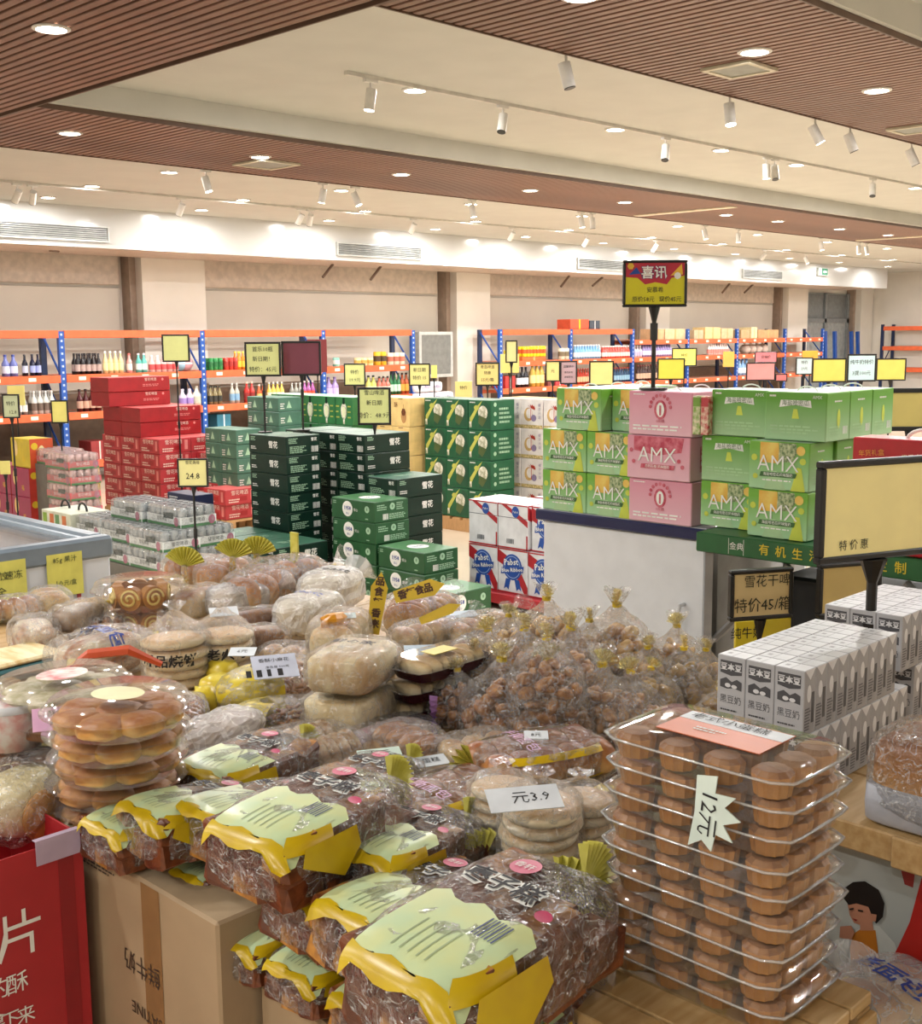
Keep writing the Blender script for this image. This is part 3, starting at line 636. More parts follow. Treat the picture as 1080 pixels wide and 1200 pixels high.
def stack(proto, x, y, h, n, cells, words, group, z0=0, dx=0, dy=0, wob=.004, layers=None):
    """n layers from z0 up; cells: (ix, iy, phrase) columns of the stack; every carton is a thing"""
    rng = random.Random(hash(words) % 97 if 0 else len(words))
    for ix, iy, ph in cells:
        for k in range(n):
            if layers and k not in layers: continue
            l = (x + ix * dx + rng.uniform(-wob, wob) * .7, y + iy * dy + rng.uniform(-wob, wob), z0 + k * h)
            lab = '%s, %s of %s' % (words[0], vt(k, n), words[1]) + (', ' + ph if ph else '')
            if proto.name not in USED: USED.add(proto.name); proto.location = l; proto['label'] = lab; proto['group'] = group
            else: copy(proto, l, label=lab, group=group)
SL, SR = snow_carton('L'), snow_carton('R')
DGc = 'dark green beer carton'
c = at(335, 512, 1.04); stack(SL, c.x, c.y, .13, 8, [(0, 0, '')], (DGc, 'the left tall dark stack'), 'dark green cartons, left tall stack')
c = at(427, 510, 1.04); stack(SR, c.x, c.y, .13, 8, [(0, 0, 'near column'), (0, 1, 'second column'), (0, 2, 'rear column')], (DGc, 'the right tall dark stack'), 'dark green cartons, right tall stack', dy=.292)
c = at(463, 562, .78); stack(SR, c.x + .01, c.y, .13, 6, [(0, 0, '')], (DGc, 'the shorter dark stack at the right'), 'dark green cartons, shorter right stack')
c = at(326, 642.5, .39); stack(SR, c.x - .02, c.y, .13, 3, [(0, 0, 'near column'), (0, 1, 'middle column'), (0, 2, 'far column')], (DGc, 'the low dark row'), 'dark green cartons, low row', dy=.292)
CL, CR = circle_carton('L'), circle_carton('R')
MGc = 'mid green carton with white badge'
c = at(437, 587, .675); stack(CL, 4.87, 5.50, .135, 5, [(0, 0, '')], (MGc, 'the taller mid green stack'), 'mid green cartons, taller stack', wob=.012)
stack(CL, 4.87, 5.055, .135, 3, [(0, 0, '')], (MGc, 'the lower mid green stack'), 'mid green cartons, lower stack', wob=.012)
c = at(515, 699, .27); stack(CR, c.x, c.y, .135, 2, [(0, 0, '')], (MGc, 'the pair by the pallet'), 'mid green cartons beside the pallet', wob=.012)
# navy carton
t = thing('beer_carton', 'navy blue carton between the red and the dark green stacks', 'carton', (4.44, 6.86, 0)); body(t, .16, .33, .64, mat('navy_carton', '1a2145', .4)); A_, wa, B_, wb_ = faces(.16, .33, 'L')
g = G(); flines(g, A_, .03, .54, .16, .62, 5); ftext(g, A_, .2, .45, '雪花纯生', .03); flines(g, A_, .22, .51, .31, .57, 3); g.build('lettering', M_wt, t)

def pallet(x, y, lx, ly, z1, label, col='b98e5e', z0=0):
    t = thing('pallet', label, 'pallet', (x, y, z0)); m = mat('wood' + col, col, .6, stretch=(1, 6, 1), bump=.2)
    n = max(3, int(ly / .12)); H_ = z1 - z0
    for k in range(n): G().box(0, k * ly / n, H_ - .022, lx, (k + .75) * ly / n, H_ - .002).build('plank', m, t)
    for a in (0, lx / 2 - .05, lx - .1): G().box(a, 0, 0, a + .1, ly, H_ - .022).build('bearer', m, t)
    return t
# glass-of-beer cartons etc. on the far pallets
M_bg = mat('carton_bottle_green', '165838', .4); M_bgd = mat('bottle_green_dark', '174c34', .4); M_foam = mat('foam_white', 'e6e2d2', .5, scale=30, col2='9a9c80'); M_lime = mat('lime_print', 'b9bb55', .5)
M_yw = mat('carton_cream_yellow', 'e8c884', .5); M_brn = mat('print_brown', '6e3a20', .5); M_wc = mat('carton_white', 'e2dad6', .45); M_rp = mat('print_red', 'b53a2c', .5); M_gold = mat('print_gold', 'c9a468', .5)
def glass_carton():
    t = thing('beer_carton', 'x', 'carton'); lx, ly, h = .3, .27, .26; body(t, lx, ly, h - .003, M_bg, M_bgd); A_, wa, B_, wb_ = faces(lx, ly, 'L'); g = G()
    fpoly(g, A_, [(.10, .20), (.17, .255), (.05, .08), (.02, .02), (.02, .1)], 2, 1); fpoly(g, A_, [(.20, .25), (.26, .20), (.26, .02), (.12, .02)], 3, 1)
    fdisc(g, A_, .175, .15, .055, .06, 0, 2, 16); fpoly(g, A_, [(.13, .13), (.22, .10), (.17, .03), (.12, .06)], 1, 2.5); fdisc(g, A_, .10, .19, .03, .022, 2, 2, 12); frect(g, A_, .015, .02, .04, .07, 0, 2); flines(g, A_, .02, .225, .09, .245, 1, 4)
    g.build('main_print', [M_foam, mat('beer_glass', '4b5a34', .3), M_lime, M_bgd, M_wt], t)
    g = G(); 
    for k in range(3): fdisc(g, B_, .05, .06 + k * .08, .018, m=0)
    flines(g, B_, .1, .05, .26, .2, 4, 0); g.build('side_print', [M_pg], t); return t
def bottle_carton():
    t = thing('beer_carton', 'x', 'carton'); lx, ly, h = .3, .24, .26; body(t, lx, ly, h - .003, mat('leaf_green_carton', '2f7040', .4), M_pg); A_, wa, B_, wb_ = faces(lx, ly, 'L'); g = G()
    fdisc(g, A_, .12, .13, .042, .075, 0, 1, 16); frect(g, A_, .105, .19, .135, .25, 2, 2); fdisc(g, A_, .12, .12, .028, .05, 3, 2, 12); frect(g, A_, .108, .01, .132, .055, 0, 2)
    for k in range(3): flines(g, A_, .175, .06 + k * .05, .23, .085 + k * .05, 1, 1); flines(g, A_, .01, .06 + k * .05, .06, .085 + k * .05, 1, 1)
    g.build('main_print', [M_foam, M_lime, M_dg, mat('pale_label', 'dfe2bb', .5)], t); return t
def palm_carton():
    t = thing('drink_carton', 'x', 'carton'); lx, ly, h = .3, .25, .26; body(t, lx, ly, h - .003, M_wc, M_gold); A_, wa, B_, wb_ = faces(lx, ly, 'L'); g = G()
    frect(g, A_, .115, .07, .122, .17, 0, 2)
    for a in range(7):
        an = math.pi * (.0 + a / 6.0); fpoly(g, A_, [(.118, .175), (.118 + .05 * math.cos(an + .2), .175 + .035 * math.sin(an + .2)), (.118 + .05 * math.cos(an - .2), .165 + .03 * math.sin(an - .2))], 0, 2)
    fdisc(g, A_, .09, .12, .05, .06, 1, 1, 14); fdisc(g, A_, .1, .13, .035, .045, 2, 1.5, 14); fdisc(g, A_, .15, .09, .03, .03, 4, 1.5); frect(g, A_, 0, 0, .25, .03, 3, 1); ftext(g, A_, .215, .2, '椰', .03, 4); ftext(g, A_, .215, .165, '子', .03, 4); ftext(g, A_, .215, .13, '汁', .03, 4); ftext(g, A_, .215, .095, '酒', .03, 4)
    g.build('main_print', [M_rp, M_gold, M_wc, mat('flower_band', 'd8c090', .5, scale=60, col2='9a8a50'), mat('lilac_print', '8a7a9c', .5)], t); return t
def cream_carton():
    t = thing('snack_carton', 'x', 'carton'); lx, ly, h = .3, .24, .26; body(t, lx, ly, h - .003, M_yw, mat('cream_top', 'efdcae', .5)); A_, wa, B_, wb_ = faces(lx, ly, 'L'); g = G()
    fdisc(g, A_, .17, .09, .035, .06, 1, 1, 12); fdisc(g, A_, .17, .13, .03, .035, 0, 2, 6); frect(g, A_, .1, .245, .16, .252, 0, 1); ftext(g, A_, .07, .19, '酥', .05, 0); frect(g, A_, .165, .03, .172, .2, 1, 2); g.build('main_print', [M_brn, mat('tan_print', 'b98a58', .5)], t); return t
def cols(n): return [(0, i, 'column ' + nl(n - 1 - i, n)) for i in range(n)]
c = at(575, 469, 1.16); GC = glass_carton(); stack(GC, c.x, c.y, .26, 4, cols(3), ('green foaming glass carton', 'its stack'), 'cartons printed with a foaming glass', z0=.12, dy=.272); pallet(c.x - .02, c.y - .02, .40, .88, .12, 'wooden pallet under the bottle green cartons')
xx = c.x + .42; p0 = atx(584, 469, xx); BCN = palm_carton(); stack(BCN, xx, p0.y - .77, .26, 4, cols(3), ('red palm carton', 'the palm stack'), 'cartons printed with a red palm', z0=.12, dy=.256); pallet(xx - .01, p0.y - .80, .36, .79, .12, 'wooden pallet under the white palm cartons')
c2 = at(497, 467, 1.16); YC = cream_carton(); stack(YC, c2.x, c2.y + .2, .26, 4, cols(2), ('cream yellow cake carton', 'the cream stack'), 'cream yellow cartons', z0=.12, dy=.243); pallet(c2.x - .01, c2.y + .18, .36, .50, .12, 'wooden pallet under the cream yellow cartons')
c3 = at(448, 466, 1.16); BT = bottle_carton(); stack(BT, c3.x - .1, c3.y + .30, .26, 4, cols(5), ('leaf green carton', 'the row behind'), 'cartons printed with a pale bottle', z0=.12, dy=.243); pallet(c3.x - .12, c3.y + .28, .36, 1.26, .12, 'wooden pallet under the leaf green bottle cartons')
def tree_carton():
    t = thing('beer_carton', 'x', 'carton'); lx, ly, h = .26, .24, .13; body(t, lx, ly, h - .002, mat('grey_green', '47705e', .45)); A_, wa, B_, wb_ = faces(lx, ly, 'L'); g = G()
    for F2 in (A_, B_): fpoly(g, F2, [(.09, .03), (.15, .03), (.12, .1)], 0, 1); flines(g, F2, .02, .02, .07, .08, 3, 1)
    g.build('printed_marks', [M_pg, M_wt], t); return t
c4 = at(326, 466, 1.16); TC = tree_carton(); stack(TC, c4.x, c4.y, .13, 8, [(0, 0, 'right column'), (0, 1, 'left column')], ('grey green tree mark carton', 'its tall stack'), 'grey green cartons', z0=.12, dy=.242); pallet(c4.x, c4.y, .3, .5, .12, 'small pallet under the grey green cartons')
c5 = at(293, 507, .9); stack(TC, c5.x + .1, c5.y + .35, .13, 6, [(0, 0, 'right column'), (0, 1, 'left column')], ('grey green carton', 'the stack behind the dark cartons'), 'grey green cartons behind', z0=.12, dy=.242); pallet(c5.x + .1, c5.y + .35, .3, .5, .12, 'small pallet behind the tall dark green cartons')

# red beer cartons
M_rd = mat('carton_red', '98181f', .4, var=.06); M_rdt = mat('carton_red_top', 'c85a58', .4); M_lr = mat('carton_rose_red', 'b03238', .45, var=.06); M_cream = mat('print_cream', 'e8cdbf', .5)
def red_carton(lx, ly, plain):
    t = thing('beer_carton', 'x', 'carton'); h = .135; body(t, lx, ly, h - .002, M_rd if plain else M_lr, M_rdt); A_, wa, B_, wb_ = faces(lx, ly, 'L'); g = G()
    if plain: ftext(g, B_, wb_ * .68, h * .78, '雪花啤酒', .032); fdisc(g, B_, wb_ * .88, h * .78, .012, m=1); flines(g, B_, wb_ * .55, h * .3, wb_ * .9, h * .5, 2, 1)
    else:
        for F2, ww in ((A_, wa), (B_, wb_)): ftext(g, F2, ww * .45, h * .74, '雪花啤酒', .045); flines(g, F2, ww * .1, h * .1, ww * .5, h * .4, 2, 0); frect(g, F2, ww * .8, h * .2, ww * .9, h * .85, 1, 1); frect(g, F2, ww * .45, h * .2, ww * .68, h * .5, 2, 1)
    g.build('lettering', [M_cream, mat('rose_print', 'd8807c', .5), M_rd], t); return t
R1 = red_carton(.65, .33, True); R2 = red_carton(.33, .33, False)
def wcells(nx, ny): return [(i, j, 'column %s of the rose red base' % ('')) for i in range(nx) for j in range(ny)]
a = at(137, 443, 1.345); b = at(160, 481, 1.075); c = at(186, 515, .805)
xb, yb = c.x, c.y
stack(R2, xb, yb, .135, 5, [(0, 0, 'front corner column'), (0, 1, 'left face second column'), (0, 2, 'left face third column'), (1, 0, 'right face second column'), (1, 1, 'inner column'), (1, 2, 'inner rear column')], ('rose red carton', 'the red stack base'), 'rose red cartons of the base', z0=.13, dx=.333, dy=.335)
pallet(xb, yb, .68, 1.02, .13, 'wooden pallet under the big red carton stack')
stack(R1, xb, yb + .30, .135, 2, [(0, 0, 'front column'), (0, 1, 'rear column')], ('long red beer carton', 'the middle tier of the red stack'), 'long red cartons, middle tier', z0=.805, dy=.335)
stack(R1, xb - .10, yb + .66, .135, 2, [(0, 0, '')], ('long red beer carton', 'the top tier of the red stack'), 'long red cartons, top tier', z0=1.075)
for n, (px, py, zt_, k) in enumerate(((248, 532, .67, 4), (258, 575, .40, 2))):
    c = at(px, py, zt_); stack(R2, c.x + .05, c.y - (0 if n == 0 else .0), .135, k, [(0, 0, 'left column'), (1, 0, 'right column')], ('rose red beer carton', ('the rear low red stack', 'the front low red stack')[n]), ('rose red cartons, rear low stack', 'rose red cartons, front low stack')[n], z0=.13, dx=.333, wob=.02)
    pallet(c.x + .05, c.y, .68, .34, .13, ('wooden pallet under the rear low red stack', 'wooden pallet under the front low red stack')[n])

# shrink-wrapped can trays
M_can = mat('can_silver', 'b6bcc0', .25, metal=.7); M_cant = mat('can_top', 'b9bcbe', .3, metal=.8); M_tray = mat('tray_white_green', 'd9dedb', .45); M_film = film('pack_film', haze=.06, gloss=.22)
def can_tray(cc, tc, txtc, h=.125, nx=4, ny=6, r=.032):
    t = thing('can_tray', 'x', 'can pack'); lx, ly = nx * r * 2 + .006, ny * r * 2 + .006
    body_m = mat('can_' + cc, cc, .25, metal=.5); tm = mat('tray_' + tc, tc, .45)
    cm = G(); cm.lathe([(0, 0), (r * .96, .002), (r * .98, h - .018), (r * .78, h - .006), (r * .8, h - .002)], 12, 0); cm.lathe([(r * .78, h - .005), (0, h - .005)], 12, 1); me = cm.mesh('can', [body_m, M_cant], True)
    for i in range(nx):
        for j in range(ny):
            link('can', me, t, (.003 + r + i * 2 * r, .003 + r + j * 2 * r, .002))
    g = G(); hh = h * .52
    for q in ((-.004, -.004, lx + .004, 0), (-.004, ly, lx + .004, ly + .004), (-.004, 0, 0, ly), (lx, 0, lx + .004, ly)): g.box(q[0], q[1], 0, q[2], q[3], hh)
    g.build('cardboard_tray', tm, t)
    A_, wa, B_, wb_ = Face((-.004, ly, 0), (0, -1, 0), (0, 0, 1)), ly, Face((0, -.004, 0), (1, 0, 0), (0, 0, 1)), lx; g = G()
    for F2, ww in ((A_, wa), (B_, wb_)):
        frect(g, F2, 0, 0, ww, h * .14, 1, 1); ftext(g, F2, ww * .45, h * .33, '雪花啤酒', .03, 0); fdisc(g, F2, ww * .88, h * .28, .026, .03, 2, 2); frect(g, F2, ww * .5, h * .4, ww * .8, h * .7, 3, 1) if ww > .3 else None
    g.build('tray_print', [mat('tp' + txtc, txtc, .5), M_mgt, mat('badge_rose', 'b0607a', .5), M_dg], t)
    g = G(); g.rbox(-.006, -.006, 0, lx + .006, ly + .006, h + .001, .014); g.build('shrink_film', M_film, t)
    return t
CT = can_tray('aab2b4', 'dfe3e0', '30463c')
c = at(191, 649, .37); ctg = 'silver can packs'
def cput(proto, px, py, z, lab, grp, rz=0):
    c = at(px, py, z); h_ = z - .125; l = (c.x, c.y, h_)
    if proto.name not in USED: USED.add(proto.name); proto.location = l; proto['label'] = lab; proto['group'] = grp; proto.rotation_euler.z = rz
    else: copy(proto, l, rz, label=lab, group=grp)
    return c
c = cput(CT, 191, 649, .37, 'shrink-wrapped tray of silver cans, bottom tier at the right corner', ctg)
stack_base = G().box(c.x - .02, c.y - .02, 0, c.x + .56, c.y + 1.24, .243).build('display_plinth', mat('plinth', '6a665e', .6)); tag(stack_base, 'low grey plinth under the silver can packs', 'plinth')
def cpy(l, lab): copy(CT, l, 0, label='shrink-wrapped tray of silver cans, ' + lab, group=ctg)
cpy((c.x, c.y + .405, .245), 'bottom tier second from the corner'); cpy((c.x, c.y + .81, .245), 'bottom tier far left'); cpy((c.x + .28, c.y, .245), 'bottom tier behind the right corner')
cpy((c.x + .02, c.y + .03, .371), 'middle tier at the right corner'); cpy((c.x + .29, c.y + .03, .371), 'middle tier rear right'); cpy((c.x + .05, c.y + .86, .371), 'middle tier at the far left'); cpy((c.x + .05, c.y + .445, .371), 'middle tier centre')
cpy((c.x + .2, c.y + .10, .497), 'top tier right'); cpy((c.x + .17, c.y + .52, .497), 'top tier left')
# pink can packs further left
PT = can_tray('e0b9b6', 'cf5f62', 'f2e6e2', h=.125); 
c = cput(PT, 80, 533, .78, 'shrink-wrapped tray of pink cans, top one of the pink stack', 'pink can packs')
for k in range(1, 6): copy(PT, (c.x + .01 * (k % 2), c.y, .655 - .126 * k), 0, label='shrink-wrapped tray of pink cans, %s of the pink stack' % (ORD[k] + ' from the top'), group='pink can packs')
copy(PT, (c.x + .1, c.y + .42, .655), 0, label='shrink-wrapped tray of pink cans behind the top pink pack', group='pink can packs')
G().box(c.x + .08, c.y + .405, 0, c.x + .36, c.y + .80, .653).build('display_plinth', mat('plinth'))['label'] = 'grey plinth behind the pink can packs'; bpy.data.objects['display_plinth.001']['category'] = 'plinth'

# yellow and orange gift cartons at the left
def gift(name, main, side, pr, lx=.21, ly=.35, h=.25, txt='福'):
    t = thing(name, 'x', 'carton'); body(t, lx, ly, h - .002, mat('gift_' + main, main, .4)); A_, wa, B_, wb_ = faces(lx, ly, 'L'); g = G()
    frect(g, B_, 0, 0, wb_, h, 0, 1); fdisc(g, B_, wb_ * .5, h * .45, .035, .08, 1, 2); fdisc(g, B_, wb_ * .5, h * .4, .025, .03, 2, 3); fdisc(g, B_, wb_ * .2, h * .75, .03, m=3, k=2); fdisc(g, B_, wb_ * .85, h * .2, .03, m=3, k=2)
    fdisc(g, A_, wa * .25, h * .65, .04, .07, 2, 1); ftext(g, A_, wa * .25, h * .65, txt, .06, 1, 2); ftext(g, A_, wa * .65, h * .3, txt, .05, 3, 2); g.build('printed_faces', [mat('gs' + side, side, .4), mat('gp' + pr, pr, .5), M_yw, mat('gift_yellow', 'd8b62c', .45)], t); return t
c = at(34, 515, .86); GO = gift('juice_carton', 'cdb42a', 'c8502c', 'efd9a0'); GP = gift('juice_carton', '9a2c50', 'c03c30', 'e8c080'); GY = gift('juice_carton', 'c9ae2a', 'c4a52a', 'd8c45a', h=.25)
def once(p, l, lab, grp): 
    if p.name not in USED: USED.add(p.name); p.location = l; p['label'] = lab; p['group'] = grp
    else: copy(p, l, label=lab, group=grp)
once(GO, (c.x, c.y, .61), 'yellow carton with orange bottle picture on top of the left stack', 'gift cartons')
for k in range(2): once(GP, (c.x - .02, c.y, .36 - .25 * k), 'crimson carton with food picture, %s under the orange bottle carton' % ('directly' if k == 0 else 'second'), 'gift cartons'); once(GP, (c.x - .02, c.y + .36, .36 - .25 * k), 'crimson carton at the left edge, %s' % ('upper' if k == 0 else 'lower'), 'gift cartons')
for i in range(2):
    for k in range(2): once(GY, (c.x + .20 + .215 * i, c.y - .02, .36 - .25 * k), 'plain yellow carton beside the crimson cartons, %s %s' % (('left', 'right')[i], ('upper', 'lower')[k]), 'plain yellow cartons')
G().box(c.x - .03, c.y - .03, 0, c.x + .65, c.y + .75, .108).build('display_plinth', mat('plinth')); o = bpy.data.objects['display_plinth.002']; o['label'] = 'low plinth under the yellow and crimson cartons'; o['category'] = 'plinth'
# mixed carton with a carry loop in front
c = at(82, 603, .5); t = thing('fruit_carton', 'pale mixed fruit carton with black carry loops behind the freezer', 'carton', (c.x, c.y, 0)); body(t, .3, .42, .5, mat('pale_carton', 'c9ccb8', .4)); A_, wa, B_, wb_ = faces(.3, .42, 'L'); g = G()
for k, q in enumerate(((.02, 0), (.12, 1), (.2, 2), (.3, 1))): frect(g, A_, q[0], .38, q[0] + .06, .48, q[1], 1)
g.build('fruit_print', [mat('fp1', '7fa03a', .5), mat('fp2', 'c06a3a', .5), mat('fp3', '5f8a5a', .5)], t)
for yy in (.05, .3): G().tube([(.15, yy + .06 * math.cos(a_) + .05, .495 + .06 * math.sin(a_)) for a_ in [math.pi * i / 8 for i in range(9)]], .008).build('carry_loop', M_black, t)

# blue-ribbon beer packs on a red pallet
M_pr = mat('ribbon_red', 'a8202a', .45); M_pb = mat('ribbon_blue', '1f4a9c', .45); M_pw = mat('pack_white', 'd9dade', .4)
def pabst(plain=False):
    t = thing('beer_pack', 'x', 'carton'); lx, ly, h = .30, .245, .28; body(t, lx, ly, h - .003, M_pw, mat('pack_top', 'ded2d6', .35)); FL, wa, FR, wb_ = faces(lx, ly, 'L')
    for nm, F2, ww, pl in (('main_print', FL, wa, plain), ('side_print', FR, wb_, False)):
        g = G(); frect(g, F2, 0, 0, ww, .008, 0, 2); frect(g, F2, 0, h - .012, ww, h - .004, 0, 2)
        if pl:
            fpoly(g, F2, [(.03, h - .01), (.07, h - .01), (ww, h - .1), (ww, h - .14)], 0, 1); fdisc(g, F2, ww * .6, h - .05, .03, .035, 1, 2); ftext(g, F2, ww * .6, h - .05, 'Pabst', .02, 2, 3); fbars(g, F2, ww * .3, .03, ww * .55, .06, 3, 1); frect(g, F2, .004, h - .09, ww - .004, h - .086, 3, 1); frect(g, F2, ww - .012, 0, ww, .09, 0, 2)
        else:
            fpoly(g, F2, [(0, h - .01), (.0, h - .09), (.07, h - .12), (.10, h - .06)], 0, 1); fpoly(g, F2, [(ww * .62, .11), (ww * .8, .13), (ww, .05), (ww, .0), (ww * .9, .0)], 0, 1)
            for dxx in (-.035, .035): fpoly(g, F2, [(ww / 2 + dxx - .02, .09), (ww / 2 + dxx + .02, .09), (ww / 2 + dxx * 1.5 + .02, .02), (ww / 2 + dxx * 1.5, .035), (ww / 2 + dxx * 1.5 - .02, .02)], 1, 2)
            fdisc(g, F2, ww / 2, .165, .078, .082, 1, 3, 24); fdisc(g, F2, ww / 2, .165, .066, .07, 4, 4, 24); fdisc(g, F2, ww / 2, .165, .062, .066, 1, 5, 24)
            ftext(g, F2, ww / 2 - .01, .195, 'Pabst', .055, 2, 7, .12, bold=.015); fpoly(g, F2, [(ww / 2 - .095, .115), (ww / 2 - .09, .155), (ww / 2 + .095, .18), (ww / 2 + .09, .14)], 1, 6); ftext(g, F2, ww / 2, .148, 'Blue Ribbon', .036, 2, 8, .13, bold=.015)
        g.build(nm, [M_pr, M_pb, M_wt, mat('bar_grey', '5a5f66', .5), mat('ribbon_pale', '9fb6dc', .5)], t)
    return t
PA, PB = pabst(), pabst(True); c = at(549, 681, .12) ; xq = 5.36; y1 = atx(549, 680, xq).y
for i in range(3): once(PA, (xq, y1 - .25 * (i + 1), .12), 'white beer pack with blue ribbon seal, bottom row, ' + nl(i, 3), 'blue ribbon beer packs')
once(PB, (xq, y1 - .25, .401), 'white beer pack turned to its plain side, top row left', 'blue ribbon beer packs'); once(PB, (xq, y1 - .5, .401), 'white beer pack turned to its plain side, top row second', 'blue ribbon beer packs'); once(PA, (xq + .02, y1 - .76, .401), 'white beer pack with blue ribbon seal, top row right by the cabinet', 'blue ribbon beer packs')
once(PA, (xq + .35, y1 - .5, .401), 'white beer pack behind the plain packs, top row', 'blue ribbon beer packs'); once(PA, (xq + .35, y1 - .5, .12), 'white beer pack behind the bottom row', 'blue ribbon beer packs')
t = thing('pallet', 'red edged pallet under the blue ribbon beer packs', 'pallet', (xq - .05, y1 - .95, 0)); G().rbox(0, 0, .05, .9, 1.05, .118, .005).build('red_deck', M_pr, t)
for k in range(3): G().box(0, .1 + k * .38, 0, .9, .2 + k * .38, .05).build('bearer', M_dark, t)

# ================================================================== YOGURT ISLAND, CABINET, GREEN SHELF
c = at(633, 596, 1.04); XI, YI = c.x, c.y
t = thing('promotion_cabinet', 'white cabinet with a blue edged top under the green yogurt cartons', 'cabinet', (XI, 2.20, 0))
G().rbox(.02, 0, .02, .75, .73, .995, .006).build('cabinet_body', mat('cab_white', 'e6eaee', .3, var=.02), t); G().rbox(0, -.02, .995, .78, .755, 1.037, .005).build('blue_rim', mat('rim_blue', '1c2450', .35), t)
G().box(.01, -.01, 1.037, .77, .745, 1.039).build('cabinet_top', mat('cab_top', 'c4c6cc', .3), t)
G().tube([(.02, .08, .62), (-.01, .08, .62), (-.018, .08, .66), (-.018, .08, .72), (-.01, .08, .76), (.02, .08, .76)], .007, 8).build('handle', mat('handle_white', 'd6d8da', .25), t)
G().box(.02, -.004, .02, .72, 0, .99).build('side_channel', mat('channel_grey', '9c9fa2', .3), t)
M_ga = gradient('yogurt_green', '6fae3c', 'a9d6a8', 0.0, .13); M_gb = gradient('yogurt_plain_green', '5d9e2e', 'a8cfa0', 0.0, .13); M_pk = gradient('yogurt_pink', 'dd96aa', 'e6b9c6', 0.0, .15)
M_yt = mat('yogurt_top', 'c2dcc0', .35); M_ora = mat('print_orange', 'dfa93c', .5, scale=20, col2='e8cf6a'); M_mel = mat('print_melon', 'c2cca0', .5, scale=90, col2='5c7a4a'); M_lim2 = mat('print_lime', 'c8d850', .5); M_bann = mat('print_banner', '3c6a34', .5); M_amxw = mat('amx_white', 'f2f4ee', .4); M_rose = mat('print_rose', 'b83a52', .5, scale=40, col2='d87a8a')
def amx(kind):
    lx, ly, h = .155, (.212 if kind not in ('zero', 'pinkamx') else .265), .153; pink = kind in ('zero', 'pinkamx')
    t = thing('yogurt_carton', 'x', 'carton'); body(t, lx, ly, h, M_pk if pink else M_ga if kind == 'amx' else M_gb, mat('pink_top', 'e2c2cc', .35) if pink else M_yt, .003); A_, wa, B_, wb_ = faces(lx, ly, 'L'); g = G(); mt = [M_amxw, M_ora, M_mel, M_lim2, M_bann, M_rose, mat('green_fade', 'a9cf9c', .5), M_wt]
    if kind == 'amx':
        fpoly(g, A_, [(.04, .085), (.04, .15), (.105, .15), (.11, .085)], 1, 1); fpoly(g, A_, [(.105, .09), (.108, .15), (.165, .15), (.17, .12), (.15, .09)], 2, 1.5); fdisc(g, A_, .182, .128, .015, m=1, k=2); fdisc(g, A_, .02, .1, .011, m=3, k=2, n=8); fdisc(g, A_, .19, .095, .011, m=3, k=2, n=8); fdisc(g, A_, .175, .065, .011, m=3, k=2, n=8); fdisc(g, A_, .025, .04, .009, m=3, k=2, n=8)
        fpoly(g, A_, [(.055, .0), (.135, .0), (.1, .06), (.08, .06)], 6, 1); fpoly(g, A_, [(.15, .0), (.2, .0), (.185, .075), (.17, .07)], 3, 1.2)
        ftext(g, A_, .105, .082, 'AMX', .072, 0, 4, sx=.95, bold=-.008); fpoly(g, A_, [(.04, .041), (.045, .056), (.172, .056), (.166, .041)], 4, 3); ftext(g, A_, .106, .0485, '海盐哈密瓜风味酸奶', .0115, 0, 5); flines(g, A_, .05, .026, .16, .034, 1, 0, 2)
    elif kind == 'pinkamx':
        fpoly(g, A_, [(.03, .1), (.03, .15), (.24, .15), (.23, .1), (.13, .085)], 5, 1); ftext(g, A_, .13, .085, 'AMX', .075, 0, 4, bold=-.005); fpoly(g, A_, [(.06, .038), (.063, .054), (.205, .054), (.2, .038)], 5, 3); ftext(g, A_, .132, .046, '白桃石榴 风味酸奶', .0125, 0, 5)
        for q in ((.03, .06), (.22, .07), (.235, .05), (.02, .1)): fdisc(g, A_, q[0], q[1], .008, m=5, k=2, n=8)
    elif kind == 'zero':
        fdisc(g, A_, .135, .09, .026, .034, 5, 1); fdisc(g, A_, .135, .09, .016, .025, 0, 2); frect(g, A_, .131, .07, .139, .105, 5, 3)
        for k in range(9): an = math.pi * (k / 8); fdisc(g, A_, .135 + .042 * math.cos(an), .1 + .04 * math.sin(an), .007, m=5, k=2, n=7)
        ftext(g, A_, .135, .05, '0蔗糖', .014, 5, 2); flines(g, A_, .02, .015, .24, .038, 2, 0, 1); flines(g, A_, .02, .138, .07, .146, 1, 0, 1)
    else:
        fpoly(g, A_, [(.05, .105), (.055, .128), (.158, .128), (.162, .105), (.106, .113)], 0, 1); ftext(g, A_, .106, .118, '海盐哈密瓜', .019, 4, 2); fpoly(g, A_, [(.095, .07), (.12, .07), (.113, .1), (.1, .1)], 3, 1); flines(g, A_, .02, .02, .19, .05, 3, 6, 1); flines(g, A_, .015, .135, .045, .146, 1, 7, 1); ftext(g, A_, .18, .138, 'AMX', .015, 7, 1)
    g.build('front_print', mt, t)
    g = G()
    if pink: frect(g, B_, .06, .03, .085, .12, 5, 1); ftext(g, B_, .0725, .10, '0', .02, 0, 2); ftext(g, B_, .0725, .08, '蔗', .018, 0, 2); ftext(g, B_, .0725, .06, '糖', .018, 0, 2)
    else: fdisc(g, B_, .08, .07, .01, .03, 3, 1); flines(g, B_, .05, .12, .1, .13, 1, 7, 1); fbars(g, B_, .11, .02, .14, .045, 7, 1, 8); flines(g, B_, .02, .02, .09, .05, 3, 6, 1)
    g.build('side_print', mt, t)
    G().tube([(.075, ly / 2 + .035 * math.cos(a_), h + .018 * math.sin(a_) - .002) for a_ in [math.pi * i / 8 for i in range(9)]], .0025, 5).build('carry_handle', M_amxw, t)
    return t
